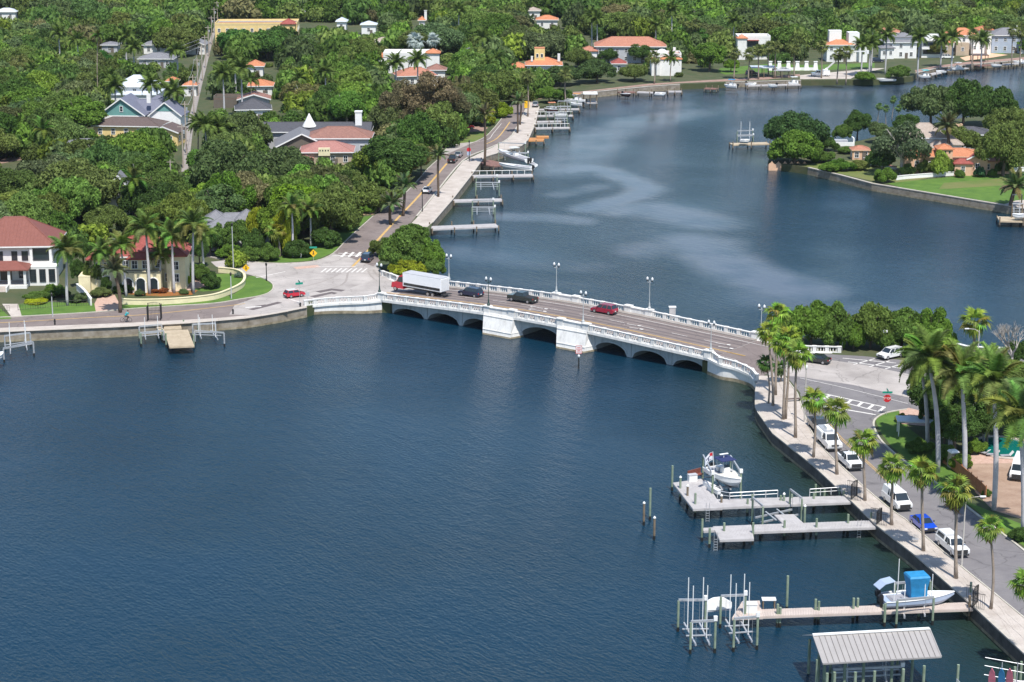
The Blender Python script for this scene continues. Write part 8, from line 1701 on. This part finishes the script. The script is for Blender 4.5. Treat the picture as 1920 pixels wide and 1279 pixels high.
    ('dense', 1140, 118, 50, 34, DG, 'dark tree hiding the left part of the long salmon roof', 0), ('dense', 1180, 112, 50, 26, MG, 'mid green tree before the middle of the salmon-roofed mansion', 1), ('oak', 1085, 128, 60, 44, OL, 'olive oak between the yellow tower and the salmon mansion', 2), ('dense', 1272, 130, 40, 40, DG, 'dark tree before the right side of the terrace house', 1), ('dense', 1222, 132, 34, 36, OL, 'olive tree before the left side of the terrace house', 2), ('dense', 1430, 110, 50, 38, OL, 'olive tree before the cubic modern house', 0), ('dense', 1600, 112, 40, 36, DG, 'dark tree before the castle-like white villa', 1), ('dense', 1660, 106, 40, 40, MG, 'mid green tree left of the stacked grey roofs', 2), ('dense', 1716, 104, 34, 44, OL, 'olive tree right of the stacked grey roofs', 0), ('dense', 1832, 100, 36, 34, MG, 'mid green tree before the orange mansion tower', 1), ('dense', 1010, 140, 60, 32, DG, 'dark tree below the yellow tower', 2),
    ('bush', 482, 466, 60, 98, YG, 'lime flowering crown left of the green garden tree', 0), ('bush', 532, 478, 58, 92, YG, 'lowest lime flowering crown above the corner hedge', 1), ('bush', 570, 440, 70, 90, (.11, .15, .014), 'lime flowering crown highest in the garden', 2), ('bush', 612, 430, 52, 70, (.10, .14, .014), 'small lime crown next to the great oak', 0), ('dense', 440, 476, 70, 80, MG, 'leafy tree in front of the left half of the grey house', 1), ('dense', 395, 452, 60, 70, OL, 'olive tree left of the grey house roofs', 2), ('oak', 250, 402, 60, 50, OL, 'olive tree before the narrow white-walled house', 1), ('dense', 330, 445, 80, 90, (.06, .075, .03), 'mottled tree behind the right end of the red roof', 0), ('dense', 290, 430, 70, 60, MG, 'green tree behind the red-roofed cream house', 1), ('oak', 200, 440, 90, 60, OL, 'olive tree behind the left end of the red roof', 2), ('bush', 560, 300, 70, 26, (.08, .10, .03), 'shrubby tree left of the pink tiled hip roof', 0), ('dense', 530, 316, 70, 46, OL, 'olive tree before the grey shingle gable', 2),
    # far bank
    ('bush', 1623, 151, 44, 20, BG, 'round bright mangrove on the far bank', 0), ('bush', 1685, 148, 58, 28, MG, 'far mangrove right of the white moored boat', 1), ('dense', 1330, 134, 88, 64, BG, 'large bright tree on the far bank by the road', 2), ('dense', 1370, 135, 40, 28, (.07, .12, .015), 'small light tree right of the large bright far tree', 0), ('dense', 1208, 118, 70, 42, DG, 'dark tree before the long salmon roof', 1),
    ('oak', 1120, 155, 100, 50, (.04, .065, .022), 'grey-green oak on the far bank, middle of a row', 0), ('oak', 1050, 160, 90, 46, (.04, .065, .022), 'grey-green oak right of the yellow tower', 1), ('oak', 1190, 152, 70, 34, OL, 'olive oak by the far road steps', 2), ('dense', 970, 165, 60, 34, OL, 'olive tree beside the avenue end', 0),
    ('oak', 1530, 68, 110, 62, DG, 'dark dense tree mass behind the white arcade', 3), ('oak', 1480, 95, 90, 60, MG, 'mid green tree left of the far white villa', 1), ('dense', 1755, 108, 46, 34, (.07, .075, .02), 'brownish broad tree on the far bank by moored boats', 2), ('dense', 1685, 100, 40, 40, DG, 'dark tree between far white houses', 0), ('dense', 1878, 92, 24, 24, DG, 'dark round tree before the slate-blue house', 1)]
for i, (k, cx, by, w, h, c, lb, sk) in enumerate(s_ for s_ in SPECIAL if s_[5 + 1]):
    small = h < 36 and k == 'bush'
    tpx(k, cx, by, w, h, c, lb, 'shrub' if small else 'tree', 'shrub' if small else ('pine_tree' if k == 'wispy' else 'tree'), seedk=sk, bark='bark_pale' if k in ('airy',) else 'bark', trunkless=small)
# silver bismarck-like palms on the far left bank
for i, (x, y) in enumerate(((780, 78), (812, 75))): palm_crown('fan', x, y, 7, ('larger' if i == 0 else 'smaller') + ' silvery fan palm above the white house with orange corners', 'silver palms', 1.9 - .5 * i, (.22, .25, .24))
# bare trees: forked pale limbs
def bare_tree(bx, by, hpx, wpx, label, m='bark_pale', seed=1, dens=4, z=ZL):
    p = at(bx, by, z); s_ = scale_at(p.x, p.y, z); Hh = z_over(p.y, by - hpx) - z; r_ = random.Random(seed)
    t = thing('bare_tree', label, 'tree', p); tr = MB(); tw = MB()
    def grow(a, d, L, rad, lvl):
        b_ = a + d * L; (tr if lvl < 2 else tw).tube([a, (a + b_) / 2 + Vector((r_.uniform(-.1, .1), r_.uniform(-.1, .1), 0)) * L, b_], [rad, rad * .85, rad * .65], 6 if lvl < 2 else 4, False)
        if lvl >= dens: return
        for _ in range(3 if lvl else 4):
            nd = (d + Vector((r_.uniform(-.8, .8) * wpx / hpx * 1.6, r_.uniform(-.8, .8), r_.uniform(-.1, .5)))).normalized(); grow(b_, nd, L * r_.uniform(.6, .8), rad * .62, lvl + 1)
    grow(Vector((0, 0, -.2)), Vector((0, 0, 1)), Hh * .28, Hh * .028, 0)
    tr.build('trunk', M[m], t); tw.build('branches', M[m], t, kind='stuff')
bare_tree(1690, 329, 88, 90, 'white forked trunk and limbs of the open tree on the peninsula', seed=4, dens=4)
bare_tree(1896, 700, 118, 66, 'leafless grey-pink twiggy tree at the right edge by the bay', seed=7, dens=5)
bare_tree(1632, 640, 70, 30, 'dead twiggy branch sticking up out of the roadside mangroves', seed=9, dens=3)
bare_tree(870, 236, 60, 30, 'dead pale branches beside the feathery pines', seed=12, dens=4)
# ------------------------------------------------------------------ the wooded blocks: trees between the houses
KEEP = [(185, 165, 335, 236), (210, 140, 295, 180), (262, 64, 388, 112), (415, 30, 549, 48), (460, 110, 492, 127), (466, 144, 512, 162), (390, 168, 522, 196), (500, 208, 692, 246), (525, 238, 660, 292), (730, 92, 824, 114), (742, 120, 832, 152),
        (1103, 68, 1224, 84), (1224, 88, 1278, 124), (970, 90, 1050, 120), (1384, 62, 1446, 96), (1556, 58, 1626, 104), (1646, 52, 1722, 96), (1733, 58, 1772, 98), (1772, 48, 1860, 98), (1862, 56, 2000, 108), (1455, 112, 1520, 138),
        (0, 250, 62, 320), (210, 322, 238, 402), (1003, 22, 1052, 42), (784, 24, 800, 42), (676, 38, 706, 54), (350, 215, 362, 300), (368, 130, 380, 200), (1146, 108, 1174, 124), (312, 142, 366, 176), (405, 378, 480, 450),
        (190, 72, 225, 90), (0, 14, 28, 32), (560, 34, 640, 48), (1340, 116, 1520, 150), (1040, 155, 1400, 180), (1480, 120, 1700, 150)]
ROADS = [[(958, 196), (700, 405), (625, 475), (820, 520), (1010, 195)], [(341, 330), (405, 0), (423, 0), (366, 330)]]
TINTS = [('dark green', DG, 2.5), ('olive', OL, 4), ('grey-green', GG, 3.5), ('mid green', MG, 3.5), ('bright green', BG, 1.8), ('yellow-green', (.10, .135, .02), .5), ('brownish', (.085, .082, .036), .6)]
def forest():
    rg = random.Random(77); cands = []; y = 395.0
    houses = [(Vector(h[0]), h[1]) for h in FOOT]
    roads = [[at(*p).to_2d() for p in r_] for r_ in ROADS]
    trees_px = []
    while y < 1330:
        half = 960 / FPX * (y * cP + 80) + 14; sp = 8.6 if y < 700 else 10.5; x = -half + rg.uniform(0, sp)
        while x < half:
            xx, yy = x + rg.uniform(-.3, .3) * sp, y + rg.uniform(-.35, .35) * sp
            x += sp; bx, by = pix(xx, yy, ZL)
            if not inside((xx, yy), land_l) or dist_poly((xx, yy), land_l) < 7.5 and yy < 1000: continue
            if any(inside((xx, yy), r_) or dist_poly((xx, yy), r_) < 3 for r_ in roads): continue
            if by > 560 or (bx > 455 and by > 482) or (by > 430 and bx > 560): continue
            if by > 470 and bx < 400: continue                      # gardens are planted by hand
            if by > (146 if 1040 < bx < 1330 else 118 if bx < 1520 else 104) and bx > 1040: continue
            r = rg.choice((3.6, 4.6, 5.4, 6.4, 7.2) if y < 700 else (3.4, 5, 6.5, 8, 9.5)) * rg.uniform(.9, 1.1); h = r * rg.uniform(1.2, 1.8) + 1.5
            if h > 13: h = 13
            if any((Vector((xx, yy)) - c).length < rr + r * .55 for c, rr in houses): continue
            s_ = scale_at(xx, yy); t0 = by - h * s_ * .97; w = r * s_ * .85
            if any(bx + w > k[0] and bx - w < k[2] and by > k[1] + 3 and t0 < k[3] - 2 and by > k[3] - 6 for k in KEEP):
                r *= .5; h = min(h * .42, 4.5); w = r * s_ * .85; t0 = by - h * s_ * .97    # try a low one
                if any(bx + w > k[0] and bx - w < k[2] and t0 < k[3] - 2 and by > k[3] - 6 for k in KEEP):
                    r, h = 1.8, 2.2; w = r * s_; t0 = by - h * s_
                    if any(bx + w > k[0] and bx - w < k[2] and t0 < k[3] - 2 and by > k[1] - 2 and by < k[3] + 30 for k in KEEP): continue
            if by > 700: continue
            cands.append((r * s_, xx, yy, r, h, bx, by))
        y += sp * (.92 if y < 700 else 1.1)
    cands.sort(reverse=True, key=lambda c: c[0])
    near, far = cands[:215], cands[215:]
    marks = [(s_[0], s_[1], s_[2]) for s_ in MARKS]
    recs = []
    for _, xx, yy, r, h, bx, by in near:
        q = rg.random() * sum(t[2] for t in TINTS)
        for nm, c, w in TINTS:
            q -= w
            if q <= 0: break
        kd = rg.choices(('oak', 'dense', 'tall', 'airy', 'bush'), (5, 3, 1.0, .8, 1))[0]
        shape = dict(oak='spreading', dense='rounded', tall='tall', airy='open', bush='bushy')[kd]
        m_ = min(marks, key=lambda k: abs(k[0] - bx) + 1.8 * abs(k[1] - (by - 20))); dx, dy = bx - m_[0], by - 20 - m_[1]
        rel = ('left of ' if dx < 0 else 'right of ') if abs(dx) > 1.8 * abs(dy) else ('behind ' if dy < 0 else 'in front of ')
        size = 'small ' if r < 4.6 else 'big ' if r > 6.4 else ''
        recs.append([f'{size}{nm} {shape} tree {rel}{m_[2]}', xx, yy, r, h, bx, by, kd, c])
    byl = {}
    for rc in recs: byl.setdefault(rc[0], []).append(rc)
    ordn = {5: ['leftmost', 'second', 'third', 'fourth', 'rightmost'], 2: ['left one', 'right one'], 3: ['leftmost', 'middle', 'rightmost'], 4: ['leftmost', 'second', 'third', 'rightmost']}
    for lb, l in byl.items():
        l.sort(key=lambda q: q[5])
        for i, (b_, xx, yy, r, h, bx, by, kd, c) in enumerate(l):
            tail = ', ' + ordn[len(l)][i] if len(l) in ordn else ''
            kk = rg.uniform(.72, 1.4); j = tuple(v * kk * rg.uniform(.88, 1.14) for v in c)
            tree(kd, xx, yy, ZL, r * 1.12, h, j, b_ + tail, 'trees of the wooded streets', seedk=rg.randrange(8), bark=rg.choice(('bark', 'bark_pale')))
    # the rest of the wood reads as one mass
    protos = []
    for i in range(7):
        V, F, T = crown_arrays(200 + i, lobes=20, leaves=520, leaf=.13, flat=.62, lobe=(.24, .40), spread=.62, core=.86)
        protos.append((V, F, T))
    VV, QF, TF, CC = [], [], [], []; off = 0
    for _, xx, yy, r, h, bx, by in far:
        V, F, T = protos[rg.randrange(7)]; a = rg.uniform(0, 6.28); c_, s_ = math.cos(a), math.sin(a)
        q = rg.random() * sum(t[2] for t in TINTS)
        for nm, c, w in TINTS:
            q -= w
            if q <= 0: break
        sz = h / (.62 * 1.62); k = rg.uniform(.65, 1.45)
        W = np.empty_like(V); W[:, 0] = xx + (V[:, 0] * c_ - V[:, 1] * s_) * r * 1.15; W[:, 1] = yy + (V[:, 0] * s_ + V[:, 1] * c_) * r * 1.15; W[:, 2] = ZL - .3 + V[:, 2] * sz
        VV.append(W); QF.append(F + off); TF.append(T + off); off += len(V); CC.append(np.tile(np.array(c) * k, (len(V), 1)))
    V = np.concatenate(VV); F = np.concatenate(QF); T = np.concatenate(TF); C = np.concatenate(CC)
    me = bpy.data.meshes.new('far_wood'); nf, nt_ = len(F), len(T)
    me.vertices.add(len(V)); me.vertices.foreach_set('co', V.astype(np.float32).ravel())
    me.loops.add(nf * 4 + nt_ * 3); me.loops.foreach_set('vertex_index', np.concatenate([F.ravel(), T.ravel()]).astype(np.int32))
    me.polygons.add(nf + nt_); me.polygons.foreach_set('loop_start', np.concatenate([np.arange(nf) * 4, nf * 4 + np.arange(nt_) * 3]).astype(np.int32))
    try: me.polygons.foreach_set('loop_total', np.concatenate([np.full(nf, 4), np.full(nt_, 3)]).astype(np.int32))
    except Exception: pass
    a_ = me.color_attributes.new('tint', 'FLOAT_COLOR', 'POINT'); a_.data.foreach_set('color', np.concatenate([C, np.ones((len(C), 1))], 1).astype(np.float32).ravel())
    me.update(calc_edges=True); me.materials.append(M['foliage_far'])
    o = bpy.data.objects.new('distant_woods', me); col.objects.link(o); o['kind'] = 'stuff'; tag(o, 'dense mixed green woods covering the distant streets up to the horizon', 'woods')
    print('forest', len(near), len(far), 'tris', nf * 2 + nt_)
forest()
# ------------------------------------------------------------------ thin summer air
mh = bpy.data.materials.new('haze_air'); mh.use_nodes = True; nh = mh.node_tree; nh.nodes.remove(nh.nodes['Principled BSDF'])
pv = nh.nodes.new('ShaderNodeVolumePrincipled'); pv.inputs['Density'].default_value = 0.00003; pv.inputs['Color'].default_value = (.80, .88, 1.0, 1); pv.inputs['Anisotropy'].default_value = 0.2
nh.links.new(pv.outputs[0], nh.nodes['Material Output'].inputs['Volume'])
hz = MB().box(0, 1500, 46, 8600, 9600, 104).build('haze', mh, kind='stuff'); hz['label'] = 'faint bluish haze filling the air over the bay'; hz['category'] = 'haze'
scene.cycles.volume_bounces = 0; scene.cycles.volume_step_rate = 10; scene.cycles.volume_max_steps = 64
